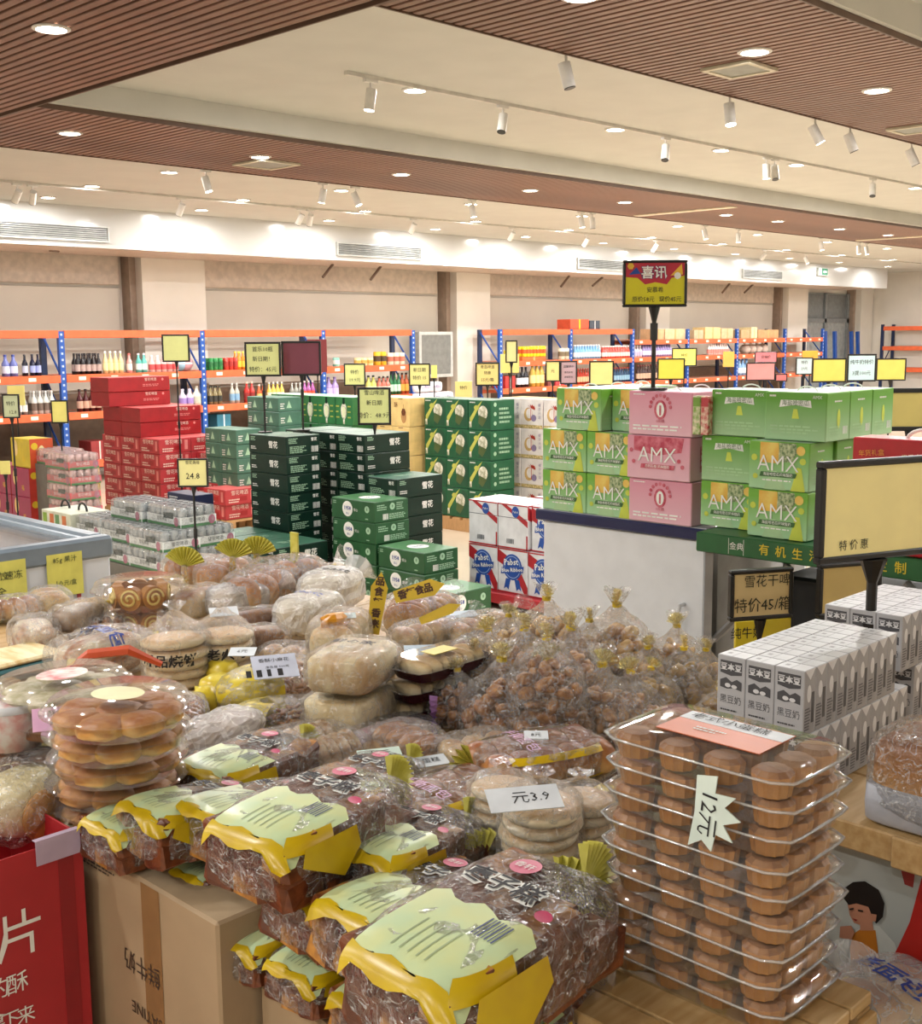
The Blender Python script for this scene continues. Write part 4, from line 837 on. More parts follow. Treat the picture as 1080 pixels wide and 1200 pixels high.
KA, KB, KZ, KP = amx('amx'), amx('plain'), amx('zero'), amx('pinkamx'); GA = 'green melon yogurt cartons'; H0 = 1.04; HH = .1555
names = ['bottom', 'middle', 'top']
def am(p, y1, k, lab, gr=GA, dx=0.0): once(p, (XI + .012 + dx, y1 - (.212 if p in (KA, KB) else .265), H0 + HH * k), lab, gr)
for k in range(2):
    am(KA, YI, k, 'green yogurt carton with melon print, %s layer, leftmost' % names[k]); am(KA, YI - .214, k, 'green yogurt carton with melon print, %s layer, second from the left' % names[k])
am(KA, 2.86, 2, 'green yogurt carton with melon print, top layer, leftmost'); am(KA, 2.645, 2, 'green yogurt carton with melon print, top layer, partly behind the pink carton', dx=.06)
am(KZ, 2.512, 0, 'pink yogurt carton with round red zero, bottom layer', 'pink yogurt cartons', -.01); am(KP, 2.515, 1, 'pink yogurt carton with large white letters, middle layer', 'pink yogurt cartons', -.02); am(KZ, 2.51, 2, 'pink yogurt carton with round red zero, top layer', 'pink yogurt cartons', -.02)
am(KZ, 2.50, 2, 'pink yogurt carton behind the top pink one', 'pink yogurt cartons', .15)
GX = 3.37
def am2(p, y1, k, lab, x=0.0): once(p, (GX + x, y1 - .212, 1.053 + HH * k), lab, GA)
am2(KA, 2.215 , 0, 'green yogurt carton with melon print, bottom layer, second from the right', .08); am2(KA, 1.985, 0, 'green yogurt carton with melon print, bottom layer, rightmost front')
am2(KB, 2.215, 1, 'plain green yogurt carton with banner, middle layer, left of the melon carton', .08); am2(KA, 1.985, 1, 'green yogurt carton with melon print, middle layer, rightmost front')
am2(KB, 2.18, 2, 'plain green yogurt carton with banner, top layer, second from the right', .08); am2(KB, 1.955, 2, 'plain green yogurt carton with banner, top layer, rightmost front', .04)
for i in range(1, 3):
    for k in range(3): am2(KB, 1.975 if k < 2 else 1.955, k, 'plain green yogurt carton on the right end, %s behind the front, %s layer' % (('first', 'second')[i - 1], names[k]), .157 * i + (.04 if k == 2 else 0))
for i in (1, 2): once(KB, (XI + .01 + .16 * i, 2.64, H0 + HH * 2), 'plain green yogurt carton in the back row of the top layer, ' + ('nearer' if i == 1 else 'farther'), GA); once(KB, (XI + .01 + .16 * i, 2.64, H0 + HH), 'plain green yogurt carton in the inner row, middle layer, ' + ('nearer' if i == 1 else 'farther'), GA); once(KB, (XI + .01 + .16 * i, 2.64, H0), 'plain green yogurt carton in the inner row, bottom layer, ' + ('nearer' if i == 1 else 'farther'), GA)
for n, (cc, w) in enumerate((('7aa63c', 'green'), ('c23c44', 'red'))):     # two small packs tucked between
    t = thing('drink_box', 'slim %s drink pack tucked between pink and green yogurt cartons' % w, 'drink pack', (GX + .05, 2.235 - .032 * n - .0, 1.053 + 2 * HH)); G().rbox(0, -.03, 0, .028, 0, .13, .002).build('pack_body', mat('slim' + cc, cc, .4, scale=60, col2='e8dcc0'), t); G().box(-.0008, -.028, .095, 0, -.002, .125).build('pack_label', mat('slimtop' + cc, cc, .4), t)

# green shelf table to the right of the cabinet
t = thing('promotion_table', 'green metal promotion table with yellow lettering on its front edge', 'table', (3.325, .3, 0)); M_sg = mat('shelf_green', '2a6238', .4); M_yel = mat('letter_yellow', 'd8c234', .4); LY = 1.85
G().rbox(0, 0, .985, .62, LY, 1.05, .004).build('table_top', [M_sg], t)
for yy in (.02, LY - .05, LY - 1.0): 
    for xx in (.03, .55): G().box(xx, yy, 0, xx + .03, yy + .03, .985).build('leg', M_grey, t)
G().cyl((.045, LY - .05, .68), (.045, LY - .32, .97), .012, n=6).build('brace', M_grey, t); G().cyl((.045, LY - .98, .70), (.045, LY - .7, .97), .012, n=6).build('brace', M_grey, t)
F2 = Face((0, LY, .985), (0, -1, 0), (0, 0, 1)); g = G(); u = .255
for ch in '有机生活': ftext(g, F2, u, .032, ch, .038, 0, 2, bold=.01); u += .058
u += .04
for ch in '有我定制': ftext(g, F2, u, .032, ch, .038, 0, 2, bold=.01); u += .058
g.build('lettering', M_yel, t); g = G(); ftext(g, F2, .155, .032, '金典', .026, 0, 2); frect(g, F2, .125, .006, .1265, .058, 0, 1); frect(g, F2, .18, .006, .1815, .058, 0, 1); g.build('emblem_lettering', M_wt, t)
# dark boxes filling the black interior under the table
t = thing('dark_box_stack', 'dark boxes filling the black interior under the green table', 'crate', (3.62, .5, 0))
for k in range(3): G().rbox(0, 0, .3 * k, .25, 1.5, .3 * k + .28, .01).build('box_tier', mat('dark_box', '17191b', .6), t)

def sign_at(px0, py0, px1, py1, Z, board, label, lines=(), frame=True, foot=None, yaw=0.0, pole=None, tcol='23261c', name='price_sign', cat='sign', fw=None, group='framed price signs'):
    """a framed board on a pole, seen at a pixel rectangle at distance Z; foot = height its base stands on"""
    d = ray((px0 + px1) / 2, (py0 + py1) / 2); hl = math.hypot(d.x, d.y); fwd = Vector((RW[0][2], RW[1][2], 0)).normalized() * -1
    k = Z / Vector((d.x, d.y, 0)).dot(fwd); c = EYE + d * k
    w_, h_ = (px1 - px0) * Z / F / math.cos(yaw), (py1 - py0) * Z / F
    rz = math.atan2(fwd.y, fwd.x) - math.pi / 2 + yaw
    foot = 0 if foot is None else foot
    t = thing(name, label, cat, (c.x, c.y, foot), rz, group); z0 = c.z - foot - h_ / 2; fw = fw or (max(.008, .06 * h_) if frame else .001)
    bd = G().rbox(-w_ / 2 + fw * .6, -.006, z0 + fw * .6, w_ / 2 - fw * .6, .006, z0 + h_ - fw * .6, .001).build('board', mat('board_' + board, board, .35, var=.02), t)
    if frame:
        g = G()
        for q in ((-w_ / 2, z0, w_ / 2, z0 + fw), (-w_ / 2, z0 + h_ - fw, w_ / 2, z0 + h_), (-w_ / 2, z0 + fw, -w_ / 2 + fw, z0 + h_ - fw), (w_ / 2 - fw, z0 + fw, w_ / 2, z0 + h_ - fw)): g.rbox(q[0], -.011, q[1], q[2], .011, q[3], .003)
        g.build('frame', M_black, t)
    if lines:
        g = G(); F3 = Face((-w_ / 2, -.0065, z0), (1, 0, 0), (0, 0, 1), .0006)
        for (u, v, s, tx, *r) in lines:
            m_ = 1 if r and r[0] == 'red' else 0
            ftext(g, F3, u * w_, v * h_, tx, s * h_, m_, 2, rot=(.0), sx=.95)
        g.build('handwriting', [mat('ink_' + tcol, tcol, .6), M_rp], bd)
    if z0 > .01 and foot is not None:
        pr = pole or max(.006, .007); G().cyl((0, .0, .004), (0, .0, z0), pr, n=8).build('pole', M_black, t); G().cyl((0, 0, z0 - .05 * 1), (0, 0, z0), pr, pr * 2.6, n=8).build('bracket', M_black, t); G().cyl((0, 0, 0), (0, 0, .008), .05, n=16).build('foot_plate', M_black, t); G().cyl((0, 0, z0 * .6), (0, 0, z0 * .6 + .06), pr * 1.7, n=8).build('clamp', M_black, t)
    return t
YG, YL = 'd2d58e', 'e8dc7c'
S = sign_at
S(190, 392, 222, 424, 10.7, YG, 'blank pale green sign tilted above the red cartons', foot=0)
S(287, 401, 329, 441, 8.3, YG, 'pale green price sign with three handwritten lines beside the maroon board', ((.5, .78, .16, '首乐10瓶'), (.5, .5, .16, '新日期！'), (.5, .2, .17, '特价：45元')), foot=1.04)
S(330, 400, 376, 440, 8.45, '6e2f3f', 'maroon board right of the three line price sign', foot=1.04); S(360, 398, 383, 436, 12, '7c2e30', 'dark red board edge behind the maroon board', frame=False, foot=0)
S(60, 469, 80, 496, 9.9, YL, 'blank yellow sign above the pink can packs', foot=0, frame=True); S(3, 462, 23, 490, 9.0, 'bfc7a0', 'small grey green sign at the left edge', ((.5, .6, .2, '特价'), (.6, .25, .2, '12.8')), foot=0); S(9, 452, 29, 475, 10.8, 'ecdf86', 'yellow sign behind the small left edge sign', foot=0, frame=False)
S(0, 540, 12, 556, 9.0, 'ddd27c', 'pale yellow card at the left edge by the crimson cartons', frame=False, foot=0)
S(208, 537, 244, 571, 7.2, 'ded792', 'pale yellow sign reading 24.8 beside the silver cans', ((.5, .85, .13, '雪花勇闯'), (.5, .38, .3, '24.8')), foot=.0)
S(403, 426, 428, 452, 11.9, 'd5d48c', 'small pale green sign left of the large green one', ((.5, .6, .2, '特价'), (.5, .25, .2, '19.9元')), foot=0); S(479, 426, 504, 452, 11.9, 'dcd28a', 'small pale yellow sign above the cream cartons', ((.5, .7, .2, '新日期'), (.5, .35, .2, '特价 15')), foot=0); S(505, 428, 512, 443, 12.5, 'e8d87a', 'narrow yellow card beside the small pale yellow sign', foot=0, frame=False)
S(419, 454, 458, 498, 8.1, 'd0d690', 'large pale green sign in front of the cream yellow cartons', ((.5, .85, .14, '雪山啤酒'), (.5, .58, .15, '新日期'), (.5, .25, .17, '特价：48.9元')), foot=.675)
S(533, 447, 553, 466, 11.2, 'efd98a', 'unframed yellow card above the bottle green cartons', ((.5, .6, .25, '特价'),), frame=False, foot=0); S(557, 425, 585, 452, 11.4, 'e6cf84', 'yellow sign with writing above the bottle green cartons', ((.5, .8, .16, '青岛啤酒'), (.5, .55, .16, '特惠'), (.5, .25, .18, '55元/箱')), foot=0)
S(592, 399, 606, 425, 11.0, 'e9dc9a', 'tall narrow yellow sign above the others', foot=0); S(586, 415, 608, 437, 12, 'e4d27e', 'yellow card behind the tall narrow sign', foot=0, frame=False); S(639, 423, 656, 447, 11.0, 'ead98c', 'small yellow sign left of the lilac sheet', ((.5, .5, .2, '元'),), foot=0); S(656, 423, 676, 450, 11.1, 'b79aa4', 'lilac printed sheet sign right of a yellow one', ((.5, .75, .12, '温馨提示'), (.5, .5, .1, '请勿拆包'), (.5, .3, .1, '谢谢配合')), foot=0)
S(690, 423, 719, 452, 10.8, 'efd88c', 'blank yellow sign above the first yogurt cartons', foot=0); S(770, 420, 802, 445, 10.2, 'e6d24e', 'blank golden sign right of the tall pole', foot=0); S(787, 408, 816, 429, 12.3, 'f2e873', 'bright yellow sign with faint writing behind the golden one', ((.5, .6, .2, '特价'), (.5, .3, .2, '9.9')), foot=0); S(847, 412, 860, 430, 12.2, 'e8b458', 'narrow orange sign card', foot=0, frame=False)
S(874, 425, 908, 446, 9.8, 'e89a98', 'blank pink sign in the right background', foot=0); S(884, 412, 910, 425, 12, 'e0848c', 'small pink sign behind the blank pink one', ((.5, .5, .3, '促销价'),), foot=0); S(908, 438, 922, 447, 9.8, 'd87c7c', 'tiny pink sign at the right of the pink signs', foot=0); S(932, 419, 952, 439, 11, 'd8ecf0', 'small white blue sign with writing', ((.5, .7, .2, '特价'), (.5, .35, .2, '29元')), foot=0)
S(951, 420, 991, 448, 9.6, 'ecd264', 'broad blank yellow sign left of the pale blue sign', foot=0); S(992, 415, 1026, 447, 9.4, 'c4dee0', 'pale blue sign with two handwritten lines', ((.5, .7, .18, '纯牛奶特价'), (.5, .3, .18, '3提100元')), foot=0); S(1026, 420, 1061, 446, 9.8, 'ead468', 'yellow sign right of the pale blue sign', foot=0); S(940, 411, 958, 421, 12.2, 'e8a840', 'small orange sign card behind the white blue one', foot=0, frame=False)
S(1031, 455, 1100, 505, 5.2, 'bfae66', 'khaki sign with black frame above the red boxed gift', foot=0, fw=.02)
# large joy sign over the yogurt cartons
cc = sign_at(730, 306, 804, 359, 4.2, 'd9d021', 'yellow good news sign with red top on a tall black pole', foot=H0 + HH * 3 + .0, pole=.008, lines=((.5, .36, .13, '安慕希'), (.32, .16, .13, '原价58元'), (.74, .16, .13, '现价45元'))); h_, w_ = 53 * 4.2 / F, 74 * 4.2 / F
tz = [k for k in bpy.data.objects if k.parent == cc and k.name.startswith('board')][0]; zt_ = max(v.co.z for v in tz.data.vertices)
g = G(); F3 = Face((-w_ / 2 + .01, -.0068, zt_ - h_ * .48), (1, 0, 0), (0, 0, 1), .0006); W2 = w_ - .02; Hh = h_ * .46
fpoly(g, F3, [(0, Hh * .35), (0, Hh), (W2, Hh), (W2, Hh * .4), (W2 * .78, Hh * .3), (W2 * .7, .0), (W2 * .5, Hh * .1), (W2 * .33, 0), (W2 * .2, Hh * .3)], 0, 1); fpoly(g, F3, [(W2 * .05, Hh * .45), (W2 * .18, Hh * .8), (W2 * .25, Hh * .5)], 2, 2); fpoly(g, F3, [(W2 * .76, Hh * .4), (W2 * .95, Hh * .95), (W2 * .97, Hh * .45)], 3, 2); fdisc(g, F3, W2 * .88, Hh * .4, .012, m=1, k=3, n=8); fdisc(g, F3, W2 * .08, Hh * .85, .012, m=3, k=3, n=6)
ftext(g, F3, W2 * .48, Hh * .52, '喜讯', Hh * .62, 4, 3, bold=.06); ftext(g, F3, W2 * .48, Hh * .52, '喜讯', Hh * .62, 1, 4, bold=.012); g.build('printed_header', [mat('joy_red', 'b8283c', .4), mat('joy_white', 'f2f0e8', .4), M_pb, mat('joy_gold', 'e8b83a', .4), mat('joy_purple', '7a3a6a', .4)], cc)

# red boxed gift on the green table
t = thing('nut_gift_box', 'red boxed nut gift with white handle reading Go Home', 'box', (3.34, 1.22, 1.053)); xg = 3.34
body(t, .12, .40, .34, mat('gift_red', 'b31c26', .35), mat('gift_red_top', 'd06a70', .35)); A_, wa, B_, wb_ = faces(.12, .4, 'L'); g = G()
fpoly(g, A_, [(.02, .245), (.1, .27), (.105, .19), (.03, .16)], 1, 1); fpoly(g, A_, [(.13, .25), (.36, .30), (.37, .21), (.15, .17)], 1, 1); ftext(g, A_, .065, .215, 'Go,', .05, 0, 3, .12, bold=.03); ftext(g, A_, .13, .2, '么', .04, 0, 3); ftext(g, A_, .26, .232, 'Home', .07, 2, 3, .15, bold=.03); ftext(g, A_, .06, .295, '年货礼盒', .02, 3, 2, .1); ftext(g, A_, .2, .29, '坚果大礼包', .02, 2, 2, .1)
g.build('lettering', [mat('cream_letters', 'f0e0a8', .4), mat('violet_patch', '3a3a8c', .4), mat('pale_letters', 'e8d8a0', .4), mat('or_letters', 'e8a03a', .4)], t); G().tube([(.06, .2 + .06 * math.cos(a_), .338 + .03 * math.sin(a_)) for a_ in [math.pi * i / 8 for i in range(9)]], .005, 6).build('carry_handle', M_amxw, t)

# near signs
fw_yaw = -.0
S(851, 665, 931, 727, 3.2, 'cdb887', 'cream handwritten sign offering beer at 45 under the green table', ((.58, .75, .26, '雪花干啤'), (.52, .28, .30, '特价45/箱')), foot=0, yaw=.25, fw=.012)
S(857, 724, 928, 800, 3.35, 'd9c41c', 'bright yellow card with black writing behind the beer sign pole', ((.2, .8, .2, '纯牛奶'),), foot=0, frame=False, yaw=.25)
S(953, 657, 1036, 722, 3.1, 'c4ad6c', 'blank cream sign with black frame hanging below the green table', foot=0, yaw=.3, fw=.012)
S(946, 536, 1105, 656, 2.4, 'fdf0a8', 'very large pale yellow sign with black frame at the right edge', ((.30, .16, .11, '特 价 惠'), (.5, .8, .12, '')), foot=.75, yaw=.42, fw=.014, pole=.011)

# ================================================================== FREEZER, TABLES AND CARTONS UNDER THE BREAD
fc = at(133, 627, .95); FX, FY = fc.x, fc.y
t = thing('chest_freezer', 'white chest freezer with grey blue rim and sliding glass lids at the left', 'freezer', (FX - 1.15, FY, 0))
M_fw = mat('freezer_white', 'cdd3da', .3, var=.015); M_fr = mat('freezer_rim', '76838e', .35); M_frl = mat('freezer_rim_light', '9aa6b0', .3)
g = G(); g.rbox(0, .01, .08, 1.14, 1.8, .88, .012); g.build('freezer_body', M_fw, t)
g = G()
for q in ((-.01, 0, 1.15, .07), (-.01, 1.74, 1.15, 1.81), (-.01, .07, .06, 1.74), (1.08, .07, 1.15, 1.74)): g.rbox(q[0], q[1], .865, q[2], q[3], .95, .012)
g.build('rim', M_fr, t); g = G()
for q in ((.06, .07, 1.08, .09), (.06, .09, .08, 1.74), (1.06, .09, 1.08, 1.74)): g.box(q[0], q[1], .925, q[2], q[3], .94)
g.build('lid_rail', M_frl, t); M_clear = film('clear_plastic', haze=.05, gloss=.26, rough=.05, bump=.0); M_glass = film('freezer_glass', haze=.04, gloss=.22, rough=.03, bump=0)
G().box(.08, .09, .92, 1.06, .9, .926).build('glass_lid', M_glass, t); G().box(.08, .88, .932, 1.06, 1.74, .938).build('glass_lid', M_glass, t)
g = G(); g.box(.07, .88, .926, 1.07, .91, .95); g.build('lid_handle_bar', M_frl, t)
for k in range(4): G().rbox(.1 + .22 * k, .12, .70, .3 + .22 * k, .8, .80, .02).build('frozen_pack', mat('frozen%d' % (k % 2), ('d9cfc4', 'd8b8ae')[k % 2], .35, scale=18, col2='f0ece6'), t)
G().box(1.02 - .03, .005, .66, 1.035 - .03, .0095, .76).build('red_badge', mat('badge_red', 'a04048', .4), t)
def paper(px0, py0, px1, py1, col, label, lines, face='Y', q=FY + .004, th=.0016, tcol='2c3a22'):
    a = aty(px0, py0, q); b = aty(px1, py0, q); c = aty(px0, py1, q)
    t = thing('paper_notice', label, 'notice', (a.x, q - .003, c.z)); w_, h_ = b.x - a.x, a.z - c.z
    N_ = 6; g = G()
    for i in range(N_): u0, u1 = w_ * i / N_, w_ * (i + 1) / N_; dy = [.003 * math.sin(i * 1.7), .003 * math.sin((i + 1) * 1.7)]; g.add([(u0, -.002 + dy[0] * .3 - .002, 0), (u1, -.002 + dy[1] * .3 - .002, 0), (u1, -.004, h_), (u0, -.004, h_), (u0, -.001, 0), (u1, -.001, 0), (u1, -.001, h_), (u0, -.001, h_)], [(0, 1, 2, 3), (5, 4, 7, 6), (3, 2, 6, 7), (1, 0, 4, 5)])
    sh = g.build('sheet', mat('paper_' + col, col, .6), t); g = G(); F3 = Face((0, -.006, 0), (1, 0, 0), (0, 0, 1), .0005)
    for u, v, s, tx in lines: ftext(g, F3, u * w_, v * h_, tx, s * h_, 0, 2)
    g.build('handwriting', mat('ink' + tcol, tcol, .6), sh); return t
paper(53, 651, 95, 702, 'd8d468', 'yellow paper notice with 85g on the freezer front, right one', ((.5, .85, .16, '85g 果汁'), (.3, .3, .2, '10'), (.62, .3, .14, '元/盒')), q=FY + .006)
paper(-12, 660, 29, 716, 'd8d468', 'yellow paper notice with frozen food writing on the freezer front, left one', ((.62, .68, .2, '速冻'), (.2, .68, .2, '水饺'), (.25, .34, .22, '全')), q=FY + .006)

M_card = mat('cardboard', 'a38b6c', .65, var=.04, scale=6); M_cardt = mat('cardboard_top', 'b49c7c', .65); M_ink = mat('carton_ink', '3a2c20', .6); M_wood = mat('pale_wood', 'c9a877', .45, scale=5, col2='b8935f', stretch=(2, 14, 14), bump=.05); M_tape = mat('parcel_tape', '8a6a44', .25)
def big_carton(x0, y0, x1, y1, z0, z1, label, prints=None, m=None, tape_u=None):
    t = thing('shipping_carton', label, 'carton', (x0, y0, z0)); lx, ly, h = x1 - x0, y1 - y0, z1 - z0; body(t, lx, ly, h, m or M_card, M_cardt, .005)
    FL = Face((0, ly, 0), (0, -1, 0), (0, 0, 1)); g = G(); tu = tape_u if tape_u else ly * .45; frect(g, FL, tu, .0, tu + .06, h - .005, 0, 1); g.build('tape_strip', M_tape, t)
    if prints: g = G(); prints(g, FL, ly, h); g.build('printed_marks', [M_ink, M_rp], t)
    g = G(); g.box(lx / 2 - .002, .005, h - .0005, lx / 2 + .002, ly - .005, h + .0008); g.build('flap_joint', M_dark, t)
    return t
def pr1(g, F2, w_, h):
    u = uP; ftext(g, F2, u, h - .17, '鲜牛奶', .046, 0, 2, rot=math.pi, bold=.0, sx=.9); ftext(g, F2, u + .01, h - .26, 'SATINE', .032, 0, 2, rot=math.pi); ftext(g, F2, u + .01, h - .35, '金典', .06, 0, 3, rot=math.pi, bold=.02); flines(g, F2, u - .2, h * .93, u - .08, h * .96, 2, 0)
    frect(g, F2, w_ * .86, h * .2, w_ * .862, h * .55); frect(g, F2, w_ * .94, h * .2, w_ * .942, h * .55); fdisc(g, F2, w_ * .90, h * .5, .012); fdisc(g, F2, w_ * .9, h * .3, .012); ftext(g, F2, w_ * .9, h * .4, '↑', .03)
uP = 2.10 - atx(166, 1120, 1.02).y; big_carton(1.02, 1.56, 1.42, 2.10, .28, .75, 'large plain brown carton with dark rotated print, front left under the bagged cakes', pr1, tape_u=2.10 - atx(166, 1060, 1.02).y)
big_carton(1.06, 1.60, 1.42, 2.15, 0, .278, 'brown carton on the floor under the large printed carton')
def pr2(g, F2, w_, h): ftext(g, F2, w_ * .5, h * .72, '小心轻放', .05, 0); flines(g, F2, .05, h * .85, .12, h * .92, 2, 1); ftext(g, F2, w_ * .7, h * .5, '↑↑', .08, 0)
big_carton(1.09, 1.14, 1.42, 1.545, 0, .62, 'brown carton with faint print in front of the cake bags, lower than its neighbour', pr2)
big_carton(1.12, 1.05, 1.42, 1.13, 0, .60, 'narrow brown carton at the bottom centre, right of the lower one')
t = thing('display_table', 'long wooden display table under the heap of bagged bread', 'table', (1.43, 1.17, 0)); TX, TY, TZ = 1.38, 2.78, .76
for k in range(10): G().rbox(0, TY * k / 10, TZ - .02, TX, TY * (k + 1) / 10 - .006, TZ, .002).build('plank', M_wood, t)
G().box(0.03, .03, TZ - .12, TX - .03, TY - .03, TZ - .022).build('apron', M_card, t)
for a in (.05, TX - .12):
    for b in (.05, TY - .12): G().box(a, b, 0, a + .07, b + .07, TZ - .12).build('leg', M_wood, t)

def tray(x, y, z, lx, ly, label):
    t = thing('wooden_tray', label, 'tray', (x, y, z)); 
    G().box(0, 0, 0, lx, ly, .012).build('tray_base', M_wood, t)
    for q in ((0, 0, lx, .012), (0, ly - .012, lx, ly), (0, .012, .012, ly - .012), (lx - .012, .012, lx, ly - .012)): G().rbox(q[0], q[1], .012, q[2], q[3], .05, .002).build('tray_side', M_wood, t)
# crate beneath the clear boxes
t = thing('wooden_crate', 'pale wooden crate holding up the tall stack of cupcake boxes', 'crate', (1.22, .69, 0))
for k in range(5): G().rbox(0 + .068 * k, 0, .735, .062 + .068 * k, .35, .755, .002).build('plank', M_wood, t)
for zz in (.1, .3, .5, .66): G().rbox(-.012, 0, zz, 0, .35, zz + .07, .002).build('side_board', M_wood, t); G().rbox(0, -.012, zz, .33, 0, zz + .07, .002).build('side_board', M_wood, t)
for a in (.0, .29):
    for b in (0, .31): G().box(a, b, 0, a + .04, b + .04, .733).build('corner_post', M_wood, t)
# red carton at the left edge
rc = at(96, 977, .8); RX, RY = rc.x, rc.y
t = thing('red_display_box', 'tall red display carton with white lettering at the lower left edge', 'box', (RX - .45, RY, 0)); g = G(); M_rb = mat('display_red', 'a8262c', .4, var=.03)
g.rbox(0, 0, 0, .45, .004, .80, .001); g.rbox(.446, .004, 0, .45, .30, .80, .001); g.rbox(0, .004, 0, .004, .30, .80, .001); g.rbox(0, .296, 0, .45, .30, .80, .001); g.box(.004, .004, .60, .446, .296, .61); g.build('box_walls', M_rb, t)
F2 = Face((0, 0, 0), (1, 0, 0), (0, 0, 1)); g = G()
def rl(px, py, s, tx): p = aty(px, py, RY); ftext(g, F2, p.x - (RX - .45), p.z, tx, s, 0, 2, bold=.0)
rl(24, 1098, .095, '片'); rl(20, 1153, .042, '酥'); rl(-2, 1161, .042, '的'); rl(30, 1190, .036, '来'); rl(12, 1196, .036, '下'); rl(-4, 1200, .036, '拿')
g.build('lettering', M_wt, t); G().box(.40, -.0012, 0, .43, -.0002, .80).build('dark_stripe', mat('dark_red_stripe', '8c1c22', .4), t)
a = aty(40, 985, RY); t2 = thing('paper_tag', 'blank lilac paper tag folded over the rim of the red box', 'tag', (a.x, RY - .003, .768)); w_ = RX - a.x - .006; g = G(); g.box(0, -.001, 0, w_, 0, .045); g.build('tag_front', mat('lilac_paper', 'b8a4b8', .6), t2); G().box(0, -.001, .045, w_, .012, .0462).build('tag_fold', mat('lilac_paper'), t2)

# ================================================================== BREAD
M_cake = mat('date_cake', '4e2414', .3, scale=30, col2='7c4424', bump=.3, bscale=60); M_cake2 = mat('date_cake_crumb', 'bd8438', .4, scale=34, col2='6e3a1c', bump=.3)
M_bun = baked('golden_bun', 'a8622a', 'd09a54', 'ecd09a'); M_pale = baked('pale_bun', 'd2a868', 'e8d3a4', 'f2e6c8'); M_flat = baked('flatbread', 'c99e66', 'ead8b0', 'f2e6ca', 26); M_cookie = mat('cookie_brown', '8a5226', .4, scale=40, col2='c08848', bump=.4, bscale=90)
M_cookie2 = mat('cookie_light', 'b98440', .4, scale=40, col2='dcb570', bump=.3); M_dkbr = mat('dark_bread', '6e4024', .4, scale=20, col2='94602f', bump=.2); M_crm = mat('cream_toast', 'f4e6bc', .5, scale=9, col2='dcbc7c', bump=.2, stretch=(5, 1, 1)); M_sw = mat('swiss_roll', 'a86a2c', .45, scale=16, col2='c58a3c'); M_swc = mat('swiss_cream', 'e8cf7c', .5)
F_film = film('bag_film', haze=.03, gloss=.30, rough=.15, scale=34, bump=1.0); F_thin = film('bag_film_soft', haze=.05, gloss=.28, crease=.28, cs=.7, rough=.16, scale=34, bump=.8); F_milky = film('milky_film', haze=.42, gloss=.28, rough=.15, scale=20, bump=.8, crease=.25, cs=.7); F_yel = film('yellow_film', tint='f0e070', haze=.12, gloss=.3, rough=.2, scale=40, bump=.8)
M_lab = mat('label_pale_yellow', 'ccd49a', .3, scale=20, col2='c0d4a8'); M_yl = mat('label_yellow', 'c9ac10', .3, scale=14, col2='b8960e'); M_pap = mat('paper_white', 'dde2e6', .5); M_mint = mat('paper_mint', 'cfe2d4', .5); M_bar = mat('barcode_ink', '3c4a78', .5); M_ink2 = mat('ink_black', '1c1a1e', .6); M_fan = mat('fan_yellow', 'dcd46c', .45, scale=30, col2='c8c04a'); M_purp = mat('fan_purple', '9a6aa4', .4, scale=20, col2='b890c0'); M_lil = mat('paper_pink', 'd9a8c8', .5); M_stk = mat('sticker_pink', 'c8486c', .4)

def sell(r, e, th, ph):
    pw = lambda v, q: math.copysign(abs(v) ** (2 / q), v)
    return (r[0] * pw(math.cos(ph), e) * pw(math.cos(th), e), r[1] * pw(math.cos(ph), e) * pw(math.sin(th), e), r[2] * pw(math.sin(ph), e))
def patch(g, c, r, e, t0, t1, p0, p1, nt=8, np_=6, m=0, k=1.02):
    vs = []; 
    for j in range(np_ + 1):
        for i in range(nt + 1):
            x, y, z = sell([v * k for v in r], e, t0 + (t1 - t0) * i / nt, p0 + (p1 - p0) * j / np_); vs.append((c[0] + x, c[1] + y, c[2] + z))
    fs = [(j * (nt + 1) + i, j * (nt + 1) + i + 1, (j + 1) * (nt + 1) + i + 1, (j + 1) * (nt + 1) + i) for j in range(np_) for i in range(nt)]; g.add(vs, fs, m)
def toptext(g, c, r, e, u, v, txt, s, m=0, k=1.04, ang=0.0, bold=0.0):   # lettering laid over the curved top of a bag; reads along -Y
    vs, fs = glyphs(txt, bold); out = []; ca, sa = math.cos(ang), math.sin(ang)
    for x, y, z in vs:
        x, y = x * ca - y * sa, x * sa + y * ca
        X = min(.97, max(-.97, (u + y * s) / r[0])); Y = min(.97, max(-.97, (v - x * s) / r[1])); q = (abs(X) ** e + abs(Y) ** e); Z = max(0.0, 1 - min(q, .98)) ** (1 / e)
        out.append((c[0] + X * r[0] * k, c[1] + Y * r[1] * k, c[2] + Z * r[2] * k + .001))
    g.add(out, fs, m)
def fan(g, c, ax, r, a0, a1, n=14, m=0, th=.006):    # pleated fan of gathered film
    ax = Vector(ax).normalized(); up = Vector((0, 0, 1)); side = ax.cross(up).normalized(); up = side.cross(ax).normalized(); vs = [tuple(c)]
    for i in range(n * 2 + 1):
        a = a0 + (a1 - a0) * i / (2 * n); d = ax * math.cos(a) + up * math.sin(a); p = Vector(c) + d * r * (1 if i % 2 else .95) + side * th * (1 if i % 2 else -1); vs.append(tuple(p))
    g.add(vs, [(0, i, i + 1) for i in range(1, 2 * n + 1)], m)
def pillow(g, L, W, H, rng, e=2.7, nu=26, nv=12, noise=.05, tail=0.0):   # bag of film, pinched towards a tail at +X
    g.ell((0, 0, H / 2), (L / 2, W / 2, H / 2), 40, 20, e); g.crumple(.006, 30, rng.random() * 50)
